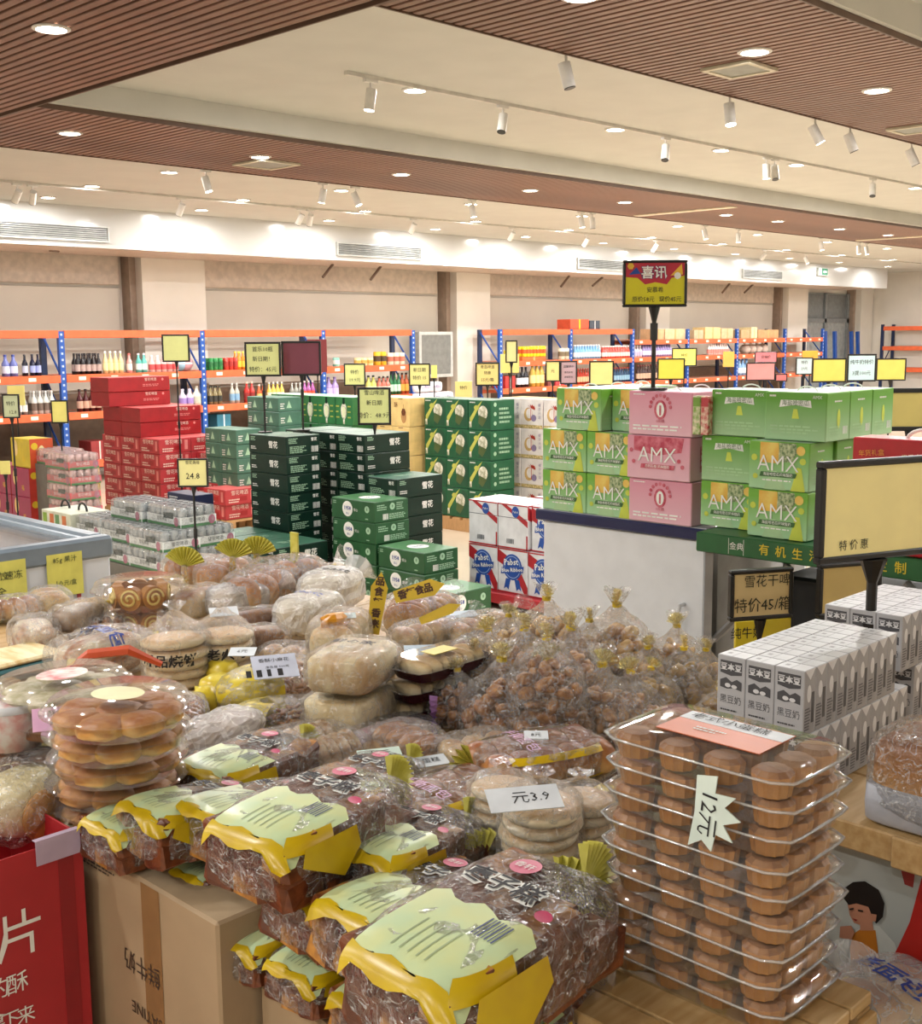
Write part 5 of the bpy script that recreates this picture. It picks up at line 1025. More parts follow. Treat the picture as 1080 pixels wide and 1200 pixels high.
def bricks(t, me, L, W, H, s, rng, n3, name='cake_piece'):
    nx, ny, nz = n3; L = L * 1.0
    for i in range(nx):
        for j in range(ny):
            for k in range(nz):
                if nz > 1 and k == nz - 1 and (i in (0, nx - 1)) and rng.random() < .4: continue
                o = link(name, me[rng.randrange(len(me))], t, ((i + .5) / nx * L * .94 - L * .47 + rng.uniform(-1, 1) * .003, (j + .5) / ny * W * .92 - W * .46, s * .42 + .004 + k * (H * .94 - s * .86)))
                o.rotation_euler = (rng.uniform(-.15, .15), rng.uniform(-.15, .15), rng.uniform(-.22, .22))
                if k == 0 and nz > 1: pass
def cube_mesh(s, rng, nm='cake_piece'):
    g = G(); g.rbox(-s / 2, -s / 2 * .86, -s / 2 * .78, s / 2, s / 2 * .86, s / 2 * .78, s * .10); g.jitter(s * .05, rng); ms = list(g.m); ms[rng.randrange(4)] = 1; ms[5 if rng.random() < .5 else 3] = 1; ms[4 if rng.random() < .5 else 5] = 1; g.m = ms
    return g.mesh(nm, [M_cake, M_cake2], False)
RB = random.Random(11); CUBES = [cube_mesh(.062, RB) for _ in range(5)]
def topz(r, e, X, Y, k): q = abs(X) ** e + abs(Y) ** e; return r[2] * k * max(0.0, 1 - min(q, .995)) ** (1 / e)
def toppatch(g, c, r, e, X0, X1, Y0, Y1, m=0, k=1.05, n=9, wav=.05, ph=0.0):     # a printed area draped over the top of a bag
    vs = []
    for j in range(n + 1):
        for i in range(n + 1):
            X = X0 + (X1 - X0) * i / n; Y = Y0 + (Y1 - Y0) * j / n
            if i == n: X += wav * math.sin(j * 1.9 + ph)
            if i == 0: X += wav * .6 * math.sin(j * 1.3 + ph)
            X = max(-.995, min(.995, X)); Y = max(-.995, min(.995, Y)); vs.append((c[0] + X * r[0] * k, c[1] + Y * r[1] * k, c[2] + topz(r, e, X, Y, k)))
    g.add(vs, [(j * (n + 1) + i, j * (n + 1) + i + 1, (j + 1) * (n + 1) + i + 1, (j + 1) * (n + 1) + i) for j in range(n) for i in range(n)], m)
def date_bag(seed, L=.27, W=.17, H=.10):
    rng = random.Random(seed); t = thing('cake_bag', 'x', 'bagged cake'); bricks(t, CUBES, L * .98, W, H * .93, .055, rng, (4, 3, 2))
    r = (L / 2, W / 2, H / 2); c = (0, 0, H / 2); e = 4.2
    g = G(); pillow(g, L * 1.02, W * 1.03, H * 1.03, rng, e=e); n0 = len(g.v); g.cyl((L / 2 - .01, 0, H * .5), (L / 2 + .03, 0, H * .55), .045, .008, 14, caps=False); g.build('film_wrap', F_film, t)
    g = G(); sd = rng.random() * 6; toppatch(g, c, r, e, -.88, -.08, -.90, .62, 0, 1.08, ph=sd); toppatch(g, c, r, e, -.965, -.84, -.93, .66, 1, 1.085, 8, .03, ph=sd)
    k = 1.07; ys = -W / 2 * k - .003; za, zb_ = H * .88, H * .30       # the yellow tongue that hangs down the front side
    g.add([(-L * .40, ys, za), (-L * .06, ys, za), (-L * .05, ys - .004, H * .62), (-L * .16, ys - .002, zb_), (-L * .30, ys - .004, H * .5), (-L * .42, ys, H * .66)], [(0, 1, 2, 3, 4, 5)][:1], 1)
    patch(g, c, r, e, math.pi * 1.22, math.pi * 1.46, .25, .80, 6, 3, 1, 1.085)
    pl = g.build('printed_label', [M_lab, M_yl], t, True)
    g = G()
    for q in range(7): toppatch(g, c, r, e, -.36, -.14, -.62 + q * .045, -.60 + q * .045 - (.006 if q % 2 else 0), 0, 1.095, 2, 0)
    g.build('barcode', M_bar, pl); g = G()
    for q in range(5): toppatch(g, c, r, e, -.74, -.40, -.30 + q * .12, -.28 + q * .12, 0, 1.092, 4, 0)
    g.build('small_print', mat('print_olive', '9aa880', .5), pl)
    g = G(); toptext(g, c, r, e, .028, .005, '枣子糕', .030, 1, 1.09, bold=.09); toptext(g, c, r, e, .028, .005, '枣子糕', .030, 0, 1.11, bold=.015); g.build('lettering', [M_ink2, M_wt], t)
    g = G(); toptext(g, c, r, e, .068, .012, '●', .042, 0, 1.09); toptext(g, c, r, e, .068, .012, '香轩', .011, 1, 1.11); toptext(g, c, r, e, .012, -.058, '●', .022, 0, 1.09); g.build('pink_sticker', [M_stk, M_wt], t)
    g = G(); fan(g, (L / 2 + .02, 0, H * .55), (1, 0, .3), .05, -1.2, 1.3); g.build('gathered_fan', M_fan, t)
    return t
USED2 = set()
def setp(t, px, py, z, H, rz, lab, grp, s=1.0, tilt=(0, 0)):
    c = at(px, py, z + H * s / 2); l = (c.x, c.y, z)
    if t.name in USED2: t = copy(t, l, rz, label=lab, group=grp)
    else: USED2.add(t.name); t.location = l; t['label'] = lab; t['group'] = grp
    t.rotation_euler = (tilt[0], tilt[1], rz); t.scale = (s, s, s); return t
D = [date_bag(s) for s in (1, 2, 3)]; GD = 'bagged brown date cakes in the front heap'
for n, (px, py, z, rz, s, w_, tl) in enumerate((
    (178, 968, .755, .05, .88, 'leftmost one at the corner of the printed carton', (0, .0)), (228, 962, .775, .0, 1.0, 'second from the left, label upright', (0, .12)), (300, 962, .79, -.05, 1.0, 'third from the left in the upper row', (0, .10)),
    (368, 972, .845, .12, 1.22, 'large one on top in the middle of the heap', (0, -.02)), (262, 1030, .68, .1, .72, 'small one on the carton edge below the third', (0, .1)), (322, 1098, .625, .1, .8, 'lowest one at the left of the lower carton', (0, 0)),
    (412, 1052, .735, .0, 1.05, 'left one of the middle row of three', (0, .08)), (488, 1078, .765, -.02, 1.15, 'centre one of the middle row of three', (0, .08)), (392, 1130, .625, .05, .82, 'second from the left along the lower carton', (0, 0)),
    (572, 1112, .80, .0, 1.38, 'largest one in front with a yellow fan', (0, -.05)), (482, 1172, .625, -.05, .9, 'third along the lower carton at the bottom edge', (0, 0)), (608, 1192, .66, .1, 1.1, 'bottom right one below the largest', (0, 0)),
    (476, 1000, .80, .1, 1.0, 'brown one behind the middle row', (0, .05)), (290, 905, .765, .15, 1.05, 'flat one behind the upper row with white balloon letters', (0, 0)), (425, 930, .765, .2, 1.0, 'rear one behind the large top bag', (0, 0)),
    (520, 1165, .68, .0, 1.0, 'one squeezed under the largest bag', (0, 0)))):
    setp(D[n % 3], px, py, z, .10, rz, 'bag of brown date cake cubes, ' + w_, GD, s, tl)

# knotted bags of small cookies
def cookie_mesh(m, s, k):
    g = G(); rng = random.Random(k)
    if k % 2: g.ell((0, 0, 0), (s, s * .45, s * .4), 8, 5, noise=.12, rng=rng); g.ell((s * .3, s * .25, s * .1), (s * .6, s * .4, s * .35), 7, 5, noise=.12, rng=rng)
    else: g.ell((0, 0, 0), (s * .8, s * .6, s * .5), 8, 5, noise=.15, rng=rng)
    return g.mesh('cookie', m, True)
def knot_bag(seed, m, s=.026, R_=.095, H=.12, n=30, tie='fan_yellow', knot=True, fm=None, tiem=None):
    rng = random.Random(seed); t = thing('cookie_bag', 'x', 'bagged cookies'); mm = [cookie_mesh(m, s, k) for k in range(3)]; cnt = 0
    for lay in range(4):
        rr = R_ * (.72, .78, .62, .35)[lay]; k = max(2, int(n * (.35, .33, .22, .10)[lay]))
        for i in range(k):
            a = 2 * math.pi * i / k + lay; q = rr * (1 if i % 3 else .55); o = link('cookie', mm[(i + lay) % 3], t, (q * math.cos(a), q * math.sin(a), s * .6 + lay * H * .24)); o.rotation_euler = (rng.uniform(-1, 1), rng.uniform(-1, 1), rng.uniform(0, 6))
    g = G(); n_ = 34; prof = [(R_ * .6, .001), (R_ * .98, .012), (R_ * 1.05, H * .18), (R_ * 1.08, H * .35), (R_ * 1.05, H * .55), (R_ * .98, H * .75), (R_ * .86, H * .9), (R_ * .7, H * 1.05), (R_ * .5, H * 1.18), (R_ * .3, H * 1.3), (R_ * .18, H * 1.4), (.010, H * 1.48)]
    if knot: prof += [(.018, H * 1.6), (.034, H * 1.8)]
    g.lathe(prof, n_); g.crumple(.010, 24, seed); g.build('film_bag', fm or F_film, t)
    g = G(); g.cyl((0, 0, H * 1.44), (0, 0, H * 1.53), .012, n=8); 
    g.build('tie', mat('tie_yellow', 'd8b820', .4), t)
    g = G(); fan(g, (0, 0, H * 1.5), (.3 * rng.uniform(-1, 1), .3 * rng.uniform(-1, 1), 1), .038, -1.1, 1.1, 7, th=.008); g.build('gathered_top', tiem or film('yellow_top_film', tint='fff08a', haze=.25, gloss=.25), t)
    return t
KB1, KB2, KB3 = knot_bag(1, M_cookie, .032), knot_bag(2, M_cookie2, .036), knot_bag(3, mat('nut_cookie', '96602e', .45, scale=50, col2='cf9c62', bump=.3), .027, n=44)
GK = 'knotted cookie bags'
for n, (k, px, py, z, s, w_) in enumerate((
    (KB1, 588, 832, .765, 1.05, 'large front one of the brown twist heap'), (KB1, 642, 838, .765, 1.1, 'front one beside the yellow banded buns'), (KB3, 705, 836, .765, 1.0, 'nut crumb one behind the clear boxes'), (KB1, 556, 808, .765, .85, 'small dark one left of the twists'),
    (KB1, 614, 790, .80, 1.0, 'second row left'), (KB3, 668, 792, .79, 1.05, 'second row centre'), (KB2, 722, 764, .79, 1.1, 'tall rear one in front of the white cabinet'), (KB2, 640, 752, .79, 1.05, 'rear one below the red pallet'),
    (KB2, 596, 762, .78, .85, 'rear left one with teal label'), (KB3, 690, 770, .80, .85, 'small one in the back row'), (KB2, 758, 800, .765, .8, 'pale one near the right end'), (KB1, 536, 826, .765, .75, 'smallest dark brown one with purple bow'), (KB2, 792, 778, .765, .9, 'rear one right of the tall rear one'), (KB1, 640, 800, .86, .9, 'topmost one in the middle'), (KB2, 572, 785, .80, .9, 'one beside the cream ball tray'), (KB3, 738, 838, .765, .9, 'front right one touching the clear boxes'), (KB2, 826, 800, .765, .75, 'rightmost one behind the puffs'))):
    setp(k, px, py, z, .12, n * .7, 'knotted clear bag of cookies, ' + w_, GK, s)
KP1 = knot_bag(7, mat('puff_yellow', 'c9a050', .45, scale=14, col2='a8823a', bump=.3), .036, .10, .11, 12, knot=False)
setp(KP1, 800, 802, .765, .11, 0, 'bag of yellow filled puffs at the right end of the cookie heap', 'puff bags', .88); setp(KP1, 762, 822, .765, .11, 1, 'bag of yellow filled puffs in front of the first one', 'puff bags', .78)
setp(KP1, 842, 838, .765, .11, 2, 'low bag of puffs behind the cupcake boxes', 'puff bags', .6)

# round flat breads stacked in a bag
def flat_stack(seed, n=5, R_=.085, h=.026, txt='新品烧饼', m=None, dome=.05):
    rng = random.Random(seed); t = thing('flatbread_bag', 'x', 'bagged bread'); g = G(); g.lathe([(0, 0), (R_ * .9, .002), (R_, h * .4), (R_ * .97, h * .75), (R_ * .8, h * .98), (0, h)], 22); me = g.mesh('flatbread', m or M_flat, True)
    for k in range(n): o = link('flatbread', me, t, (rng.uniform(-.006, .006), rng.uniform(-.006, .006), k * h * .97)); o.rotation_euler = (rng.uniform(-.05, .05), rng.uniform(-.05, .05), k)
    g = G(); H = n * h; g.lathe([(R_ * .9, -.001), (R_ * 1.06, .01), (R_ * 1.09, H * .6), (R_ * 1.05, H), (R_ * .8, H + dome * .5), (R_ * .55, H + dome * .75), (R_ * .35, H + dome * .95), (.012, H + dome * 1.3), (.03, H + dome * 1.7)], 34); g.crumple(.004, 30, seed); g.build('film_bag', F_thin, t)
    if txt:
        g = G(); vs, fs = glyphs(txt, .02); s = .034; a0 = -2.35; g.add([((R_ * 1.12) * math.cos(a0 + x * s / R_), (R_ * 1.12) * math.sin(a0 + x * s / R_), H * .62 + y * s) for x, y, z in vs], fs); g.build('lettering', M_ink2, t)
    return t
FS = flat_stack(1); FS2 = flat_stack(2, 5, .082, txt='老火勺'); FS3 = flat_stack(3, 7, .075, .026, None, baked('white_bun', 'cfa874', 'eedebc', 'f4ead0', 26), .03)
setp(FS, 207, 772, .765, .13, 0, 'bagged stack of round white flatbreads with black lettering, left one', 'flatbread stacks', 1.05); setp(FS2, 262, 765, .765, .13, .3, 'bagged stack of round white flatbreads with black lettering, right one', 'flatbread stacks', 1.0)
setp(FS3, 632, 990, .765, .18, 0, 'tall bagged stack of thick white buns under the white paper price', 'white bun stacks', .92); setp(FS3, 680, 976, .765, .18, 1, 'bagged stack of thick white buns beside the clear boxes', 'white bun stacks', .78); setp(FS3, 588, 968, .765, .16, 2, 'bagged stack of thick white buns behind the paper price', 'white bun stacks', .8)
def card(px, py, z, w_, h_, rz, tilt, m, label, lines, name='price_card', cat='price card', th=.0015, inkm=None):
    c = at(px, py, z); t = thing(name, label, cat, tuple(c), rz); t.rotation_euler = (tilt[0], tilt[1], rz)
    sh = G().box(-w_ / 2, -h_ / 2, 0, w_ / 2, h_ / 2, th).build('sheet', m, t); F3 = Face((-w_ / 2, -h_ / 2, th), (1, 0, 0), (0, 1, 0), .0006); g = G()
    for u, v, s, tx in lines: ftext(g, F3, u * w_, v * h_, tx, s * h_, 0, 1)
    if lines: g.build('handwriting', inkm or M_ink2, sh)
    return t
YW = math.radians(-45.8)
card(614, 936, .965, .12, .055, YW + .2, (.35, 0), M_pap, 'white paper price card lying on the thick white buns', ((.45, .5, .55, '元'), (.72, .5, .5, '3.9')))
card(445, 884, .85, .09, .04, YW + .3, (.25, 0), M_mint, 'mint paper price card on the round cakes', ((.5, .5, .6, '七元'),)); card(322, 781, .90, .11, .085, YW + .3, (.45, 0), mat('paper_lilac_white', 'c9cede', .5), 'white barcode label on the bag of yellow pretzels', ((.5, .75, .18, '香酥小麻花'), (.55, .45, .12, '净含量 500克'), (.3, .2, .3, '▌▌▍▌')), name='barcode_sheet', cat='label sheet')
card(284, 764, .87, .07, .05, YW, (.2, 0), mat('paper_star', 'dfe6ea', .5), 'small white jagged price card in front of the flatbreads', ((.5, .5, .4, '6元'),)); card(262, 717, .93, .08, .05, YW + .3, (.3, 0), M_pap, 'small white card reading 2 on the loaf bags', ((.35, .5, .6, '2'),))
card(66, 842, 1.0, .085, .05, YW + .35, (.7, 0), M_lil, 'pink paper price card standing against the clear tubs', ((.5, .7, .3, '酥饼'), (.55, .3, .4, '15元'))); card(628, 862, .88, .05, .03, YW, (.3, 0), M_pap, 'little white label on the second banded bun pack', ((.5, .5, .5, '8元'),)); card(505, 872 + 20, .83, .07, .04, YW + .4, (.2, 0), mat('paper_silver', 'b9c0c4', .3), 'silver label behind the first banded bun pack', ((.5, .5, .5, '蛋糕'),))
card(540, 714 + 6, .86, .10, .05, YW + .3, (.15, 0), mat('paper_bluewhite', 'bfcfdc', .35), 'pale blue lid label on the back tray of rolls', ()); card(492, 762, .92, .08, .05, YW + .1, (.25, 0), mat('paper_bluewhite'), 'pale blue label on the dark roll trays', ())
card(400, 722, .93, .08, .03, YW + .2, (.3, 0), mat('paper_mint2', 'd4e0dc', .4), 'pale strip card on the roll bag with orange filling', ((.5, .5, .5, '5元'),))

# loaves, toast, rolls in bags
def loaf_bag(seed, L=.24, W=.12, H=.11, m=None, e=4, fm=None, txt=None, tail=True, n=1, ink=None, ts=.04, name='bread_bag', base=None):
    rng = random.Random(seed); t = thing(name, 'x', 'bagged bread'); m = m or M_bun
    for k in range(n):
        g = G(); g.ell((-L * .45 + L * .9 * (k + .5) / n, 0, H * .46), (L * .45 / n * (1.06 if n > 1 else 1), W * .44, H * .44), 16, 10, e if n == 1 else 2.4, noise=.02, rng=rng); g.build('bread' if n == 1 else 'roll', m, t, True)
    g = G(); g.ell((0, 0, H / 2), (L * .53, W * .54, H * .54), 40, 20, 3.2); g.crumple(.007, 26, seed)
    if tail: g.cyl((L * .5, 0, H * .5), (L * .5 + .04, 0, H * .6), W * .25, .008, 12, caps=False); g.cyl((L * .5 + .04, 0, H * .6), (L * .5 + .09, 0, H * .8), .008, .05, 12, caps=False)
    g.build('film_wrap', fm or F_film, t)
    if tail: G().cyl((L * .5 + .035, 0, H * .6), (L * .5 + .047, 0, H * .62), .010, n=8).build('tie', mat('tie_yellow'), t)
    if txt: g = G(); toptext(g, (0, 0, H / 2), (L * .52, W * .52, H * .52), 3.2, 0, 0, txt, ts, 0, 1.05, bold=.02); g.build('lettering', ink or M_ink2, t)
    if base: g = G(); g.ell((0, 0, H * .3), (L * .53, W * .53, H * .32), 20, 8, 5); g.build('paper_sleeve', base, t, True)
    return t
LB = setp
LB(loaf_bag(1, .30, .16, .13, mat('swirl_loaf', 'a8683a', .4, scale=11, col2='efe2c4', stretch=(1, 2.5, 2.5)), 3, txt='煲仔面包', ts=.05, ink=mat('print_blue2', '33489a', .4)), 118, 765, .765, .13, .1, 'large bag of swirled loaf with red ribbon and blue lettering', 'bagged loaves', 1.0)
c = at(118, 768, .88); o = G().tube([(c.x - .10, c.y + .10, .80), (c.x - .04, c.y - .02, .895), (c.x + .03, c.y - .09, .905), (c.x + .10, c.y - .13, .86)], [.008, .014, .014, .008], 6).build('ribbon', mat('ribbon_orange', 'c4512e', .4)); tag(o, 'orange red ribbon lying across the swirled loaf bag', 'ribbon')
LB(loaf_bag(2, .22, .14, .11, mat('swirl_loaf'), 3), 40, 745, .765, .11, 1.2, 'bag of swirled bread at the far left edge', 'bagged loaves'); LB(loaf_bag(21, .20, .12, .09, mat('white_swirl', 'd8ccb8', .4, scale=9, col2='94714e'), 3), 92, 722, .80, .09, .4, 'bag of marbled white bread behind the swirled loaf', 'bagged loaves')
LB(loaf_bag(3, .24, .12, .10, baked('pale_loaf', '9a5c2c', 'd8bc8c', 'e8d8b4', 14), 3.5), 232, 705, .80, .10, .2, 'pale loaf bag with brown end behind the flatbread stacks', 'bagged loaves'); LB(loaf_bag(31, .22, .11, .10, M_pale, 3.5, fm=F_milky), 278, 702, .80, .10, -.1, 'milky loaf bag right of the brown ended one', 'bagged loaves')
LB(loaf_bag(4, .24, .10, .08, mat('sliced_brown', 'a87a4a', .5, scale=50, col2='8a5a30', stretch=(6, 1, 1)), 5, tail=False), 290, 750, .79, .08, -.35, 'bag of sliced brown stick loaf with dark ends', 'bagged loaves'); LB(loaf_bag(41, .20, .08, .07, M_dkbr, 3, tail=False), 300, 725, .80, .07, -.2, 'dark brown roll bag behind the sliced stick loaf', 'bagged loaves')
for n, (px, py, s, w_) in enumerate(((262, 672, 1.0, 'left one'), (305, 690, 1.1, 'front one with dark underside'), (335, 676, 1.15, 'middle one'), (372, 680, .9, 'right one'), (226, 668, .9, 'far left one'))):
    LB(loaf_bag(50 + n, .25, .15, .12, baked('croissant', '94541f', 'c98a4c', 'e8c48a', 24), 2.4, n=3), px, py, .80, .12, .5 - n * .35, 'bag of golden braided rolls at the back of the table, ' + w_, 'bagged braided rolls', s)
for n, (px, py) in enumerate(((215, 655), (272, 645), (300, 642), (345, 640))):
    c = at(px, py, .96); t = thing('film_bow', 'pleated yellow film bow above the back row of rolls, ' + nl(n, 4), 'bow', tuple(c), 0, 'yellow film bows'); g = G(); fan(g, (0, 0, -.03), (.1, -.1, 1), .075 if n < 3 else .09, -1.2, 1.2, 12, th=.008) if n < 3 else g.box(-.004, -.02, -.1, .004, .02, .05); g.build('pleats', M_fan, t); G().cyl((0, 0, -.195), (0, 0, -.02), .022, .010, n=8).build('neck', F_yel, t)
FILL = [loaf_bag(70, .20, .13, .08, baked('roll_tan', '9c5c2c', 'c8935a', 'e6cb98'), 2.5, n=4, tail=False), loaf_bag(71, .2, .14, .08, baked('roll_cream', 'c08a4c', 'e0c692', 'f0e2be'), 2.4, n=3, tail=False), loaf_bag(72, .2, .12, .08, M_dkbr, 2.6, n=5, tail=False)]
# white toast bags
TW = loaf_bag(6, .22, .17, .12, M_crm, 5, fm=F_milky, txt='Toast', ts=.055, tail=True); LB(TW, 388, 690, .80, .12, .4, 'white toast bag with black lettering, upper one', 'toast bags', 1.05); LB(loaf_bag(61, .22, .16, .12, M_crm, 5, fm=F_milky, txt='toast', ts=.05, ink=mat('print_blue2'), tail=False), 362, 718, .79, .12, .2, 'white toast bag with blue lettering, lower one', 'toast bags')
LB(loaf_bag(7, .25, .15, .13, baked('cream_roll', 'd29a58', 'e6d2a2', 'f2e6c4'), 2.4, n=3, fm=F_thin), 398, 745, .80, .13, .6, 'bag of cream rolls with orange filling', 'bagged rolls', 1.0); c = at(392, 728, .92); o = G().ell((0, 0, 0), (.05, .03, .025), 10, 6, noise=.1).build('orange_filling', mat('orange_jam', 'd8921c', .3)); o.location = c; tag(o, 'orange jam patch between the cream rolls', 'filling')
LB(loaf_bag(8, .22, .16, .11, M_bun, 2.4, n=4), 478, 718, .79, .11, .7, 'bag of golden buns with barcode sticker near the yellow ribbons', 'bagged rolls'); LB(loaf_bag(81, .2, .15, .10, M_bun, 2.3, n=3), 508, 712, .79, .10, .4, 'bag of golden buns behind the roll trays', 'bagged rolls', .9)
LB(loaf_bag(82, .24, .12, .08, baked('pastel_roll', 'b98250', 'dfc496', 'efe0bc'), 2.5, n=4), 500, 742, .79, .08, -.1, 'low bag of pale rolls with small red label', 'bagged rolls'); LB(loaf_bag(83, .26, .12, .08, mat('pastel_roll'), 2.5, n=4), 560, 735, .79, .08, 0, 'low bag of pale rolls beside the mid green cartons', 'bagged rolls')
def ribbon(px0, py0, px1, py1, z, wd, txt, label, turn):
    a, b = at(px0, py0, z), None; dpt = (RW.transposed() @ (a - EYE)).z; d = ray(px1, py1); k = dpt / (RW.transposed() @ d).z; b = EYE + d * k
    t = thing('ribbon_tag', label, 'tag', tuple(a)); L_ = (b - a).length; r = (b - a).normalized(); n_ = (EYE - a).normalized(); u = n_.cross(r).normalized(); n_ = r.cross(u)
    g = G(); pts = [(0, -wd * .35), (L_ * .75, -wd * .5), (L_, 0), (L_ * .75, wd * .5), (0, wd * .35)]; F3 = Face((0, 0, 0), r, u, .001); fpoly(g, F3, pts, 0, 1); fpoly(g, F3, pts[::-1], 0, -.5)
    for i in range(5): p, q = pts[i], pts[(i + 1) % 5]; g.add([F3.P(*p, 1), F3.P(*q, 1), F3.P(*q, -.5), F3.P(*p, -.5)], [(3, 2, 1, 0)])
    g.build('tag_strip', mat('ribbon_yellow', 'd9b82a', .4), t); g = G()
    for i, ch in enumerate(txt): ftext(g, F3, L_ * (.16 + .17 * i), 0, ch, wd * .55, 0, 2, rot=turn, bold=.04)
    g.build('lettering', mat('ribbon_ink', '4a2c14', .5), t)
ribbon(437, 743, 447, 670, .84, .05, '来香轩食品'[0:5], 'upright yellow pointed tag with brown lettering', -math.pi / 2)
ribbon(462, 700, 521, 684, .95, .05, '香轩食品', 'yellow pointed tag with brown lettering leaning right', 0); ribbon(492, 728, 540, 708, .9, .03, '', 'plain yellow pointed tag in front of the green cartons', 0)
# toast blocks stacked in the centre
TB = loaf_bag(9, .25, .19, .105, M_crm, 7, fm=F_thin, tail=False, name='toast_bag'); LB(TB, 414, 826, .765, .105, .35, 'cream toast block bag, lower of the two stacked in the centre', 'toast blocks'); TB2 = loaf_bag(91, .25, .18, .10, mat('toast_upper', 'f0deae', .45, scale=8, col2='cda468', stretch=(1, 4, 1)), 7, fm=F_thin, tail=False, txt='鲜の家', ts=.035, name='toast_bag'); LB(TB2, 414, 778, .873, .10, .45, 'cream toast block bag with black logo, upper of the two stacked', 'toast blocks')
t = thing('film_bow', 'pleated purple bow at the side of the stacked toast', 'bow', tuple(at(474, 800, .84)), 0); g = G(); fan(g, (0, 0, 0), (.9, -.5, .1), .085, -1.3, 1.3, 10, th=.008); g.build('pleats', M_purp, t)
t = thing('film_bow', 'purple bow in front of the dark brown cookie bag', 'bow', tuple(at(508, 842, .80)), 0); g = G(); fan(g, (0, 0, 0), (-.6, -.6, .5), .055, -1.4, 1.4, 9, th=.01); g.build('pleats', M_purp, t)
LB(loaf_bag(92, .28, .14, .05, mat('pastel_cake', 'cfb8a0', .4, scale=7, col2='c8a0a8'), 3, tail=False), 452, 862, .765, .05, .1, 'flat pastel bag in front of the stacked toast', 'bagged rolls', 1.0)
# sandwich loaf with white top, biscuit rows
LB(loaf_bag(10, .20, .12, .10, mat('tan_loaf', 'bf9a6c', .5, scale=20, col2='a07448'), 6, fm=F_milky, tail=False), 262, 862, .765, .10, .3, 'tan loaf in a milky bag left of the biscuit rows', 'bagged loaves')
def biscuit_row(n=9, r=.036):
    t = thing('biscuit_bag', 'x', 'bagged biscuits'); g = G(); g.lathe([(0, 0), (r, .002), (r * 1.05, .011), (r, .02), (0, .022)], 16); me = g.mesh('biscuit', mat('biscuit', 'd8c29a', .5, scale=30, col2='b0824e', bump=.3), True)
    for row in (0, 1):
        for k in range(n): o = link('biscuit', me, t, (-.11 + k * .026, -.04 + .08 * row, r * 1.04)); o.rotation_euler = (0, math.pi / 2 - .25, 0)
    g = G(); g.ell((0, 0, r * 1.05), (.155, .10, r * 1.25), 40, 18, 3.5); g.crumple(.006, 30, 5); g.build('film_wrap', F_film, t); return t
LB(biscuit_row(), 342, 885, .765, .08, -.05, 'bag with two rows of round biscuits standing on edge', 'biscuit bags', 1.1)
LB(biscuit_row(7, .032), 282, 882, .765, .07, .1, 'smaller biscuit bag beside the tan loaf', 'biscuit bags', .8)
def box_pack(lx, ly, h, m, dark, n, label_m=None, lid=True, name='roll_tray', rr=None):
    t = thing(name, 'x', 'tray of rolls'); g = G(); g.lathe([(0, 0), (.9, 0), (1.0, h * .5), (1.04, h * .5)], 28, sx=lx / 2, sy=ly / 2, sq=7); g.build('tray', mat('tray_' + dark, dark, .25) if dark != 'clear' else M_clear, t)
    me = G().ell((0, 0, 0), (lx * .42 / n[0], ly * .45 / n[1], h * .42), 12, 7, 2.3).mesh('roll', m, True)
    for i in range(n[0]):
        for j in range(n[1]): link('roll', me, t, (-lx * .43 + lx * .86 * (i + .5) / n[0], -ly * .43 + ly * .86 * (j + .5) / n[1], h * .52))
    if lid: g = G(); g.lathe([(1.03, h * .5), (.98, h * .56), (.95, h * 1.0), (.88, h * 1.06), (0, h * 1.06)], 28, sx=lx / 2, sy=ly / 2, sq=7); g.build('clear_lid', M_clear, t)
    if label_m: G().box(-lx * .2, -ly * .2, h * 1.07, lx * .12, ly * .2, h * 1.09).build('sticker', label_m, t)
    return t
RT = box_pack(.26, .12, .05, M_pale, '3a1418', (6, 1), mat('sticker_yellow', 'd8c440', .4)); 
for k, w_ in enumerate(('bottom', 'middle', 'top')): setp(RT, 500 + 9 * k, 822 - 24 * k, .765 + .058 * k, .05, -.1 + .06 * k, 'dark tray of small pale rolls with clear lid, %s of the stack of three' % w_, 'dark roll trays', 1.0)
RT2 = box_pack(.30, .14, .05, mat('cream_ball', 'ddd0b0', .45), 'clear', (6, 2)); setp(RT2, 560, 778, .80, .05, 0, 'clear tray of cream balls right of the dark trays', 'cream ball trays', .9); setp(RT2, 590, 772, .77, .05, .2, 'clear tray of cream balls among the cookie bags', 'cream ball trays', .8)
RT3 = box_pack(.22, .14, .055, baked('round_cake', 'b07c40', 'dcc08a', 'efe0ba', 30), 'clear', (3, 2)); setp(RT3, 420, 893, .765, .055, -.1, 'clear box of six round cakes with mint card', 'round cake boxes', 1.0); setp(RT3, 500, 905, .765, .055, .1, 'clear box of round cakes behind the first banded bun pack', 'round cake boxes', .9)
setp(RT, 700, 900, .765, .05, .2, 'dark tray between the banded buns and the clear boxes, upper', 'dark trays beside the clear boxes', .7); setp(RT, 706, 935, .765, .05, .1, 'dark tray between the banded buns and the clear boxes, lower', 'dark trays beside the clear boxes', .7)
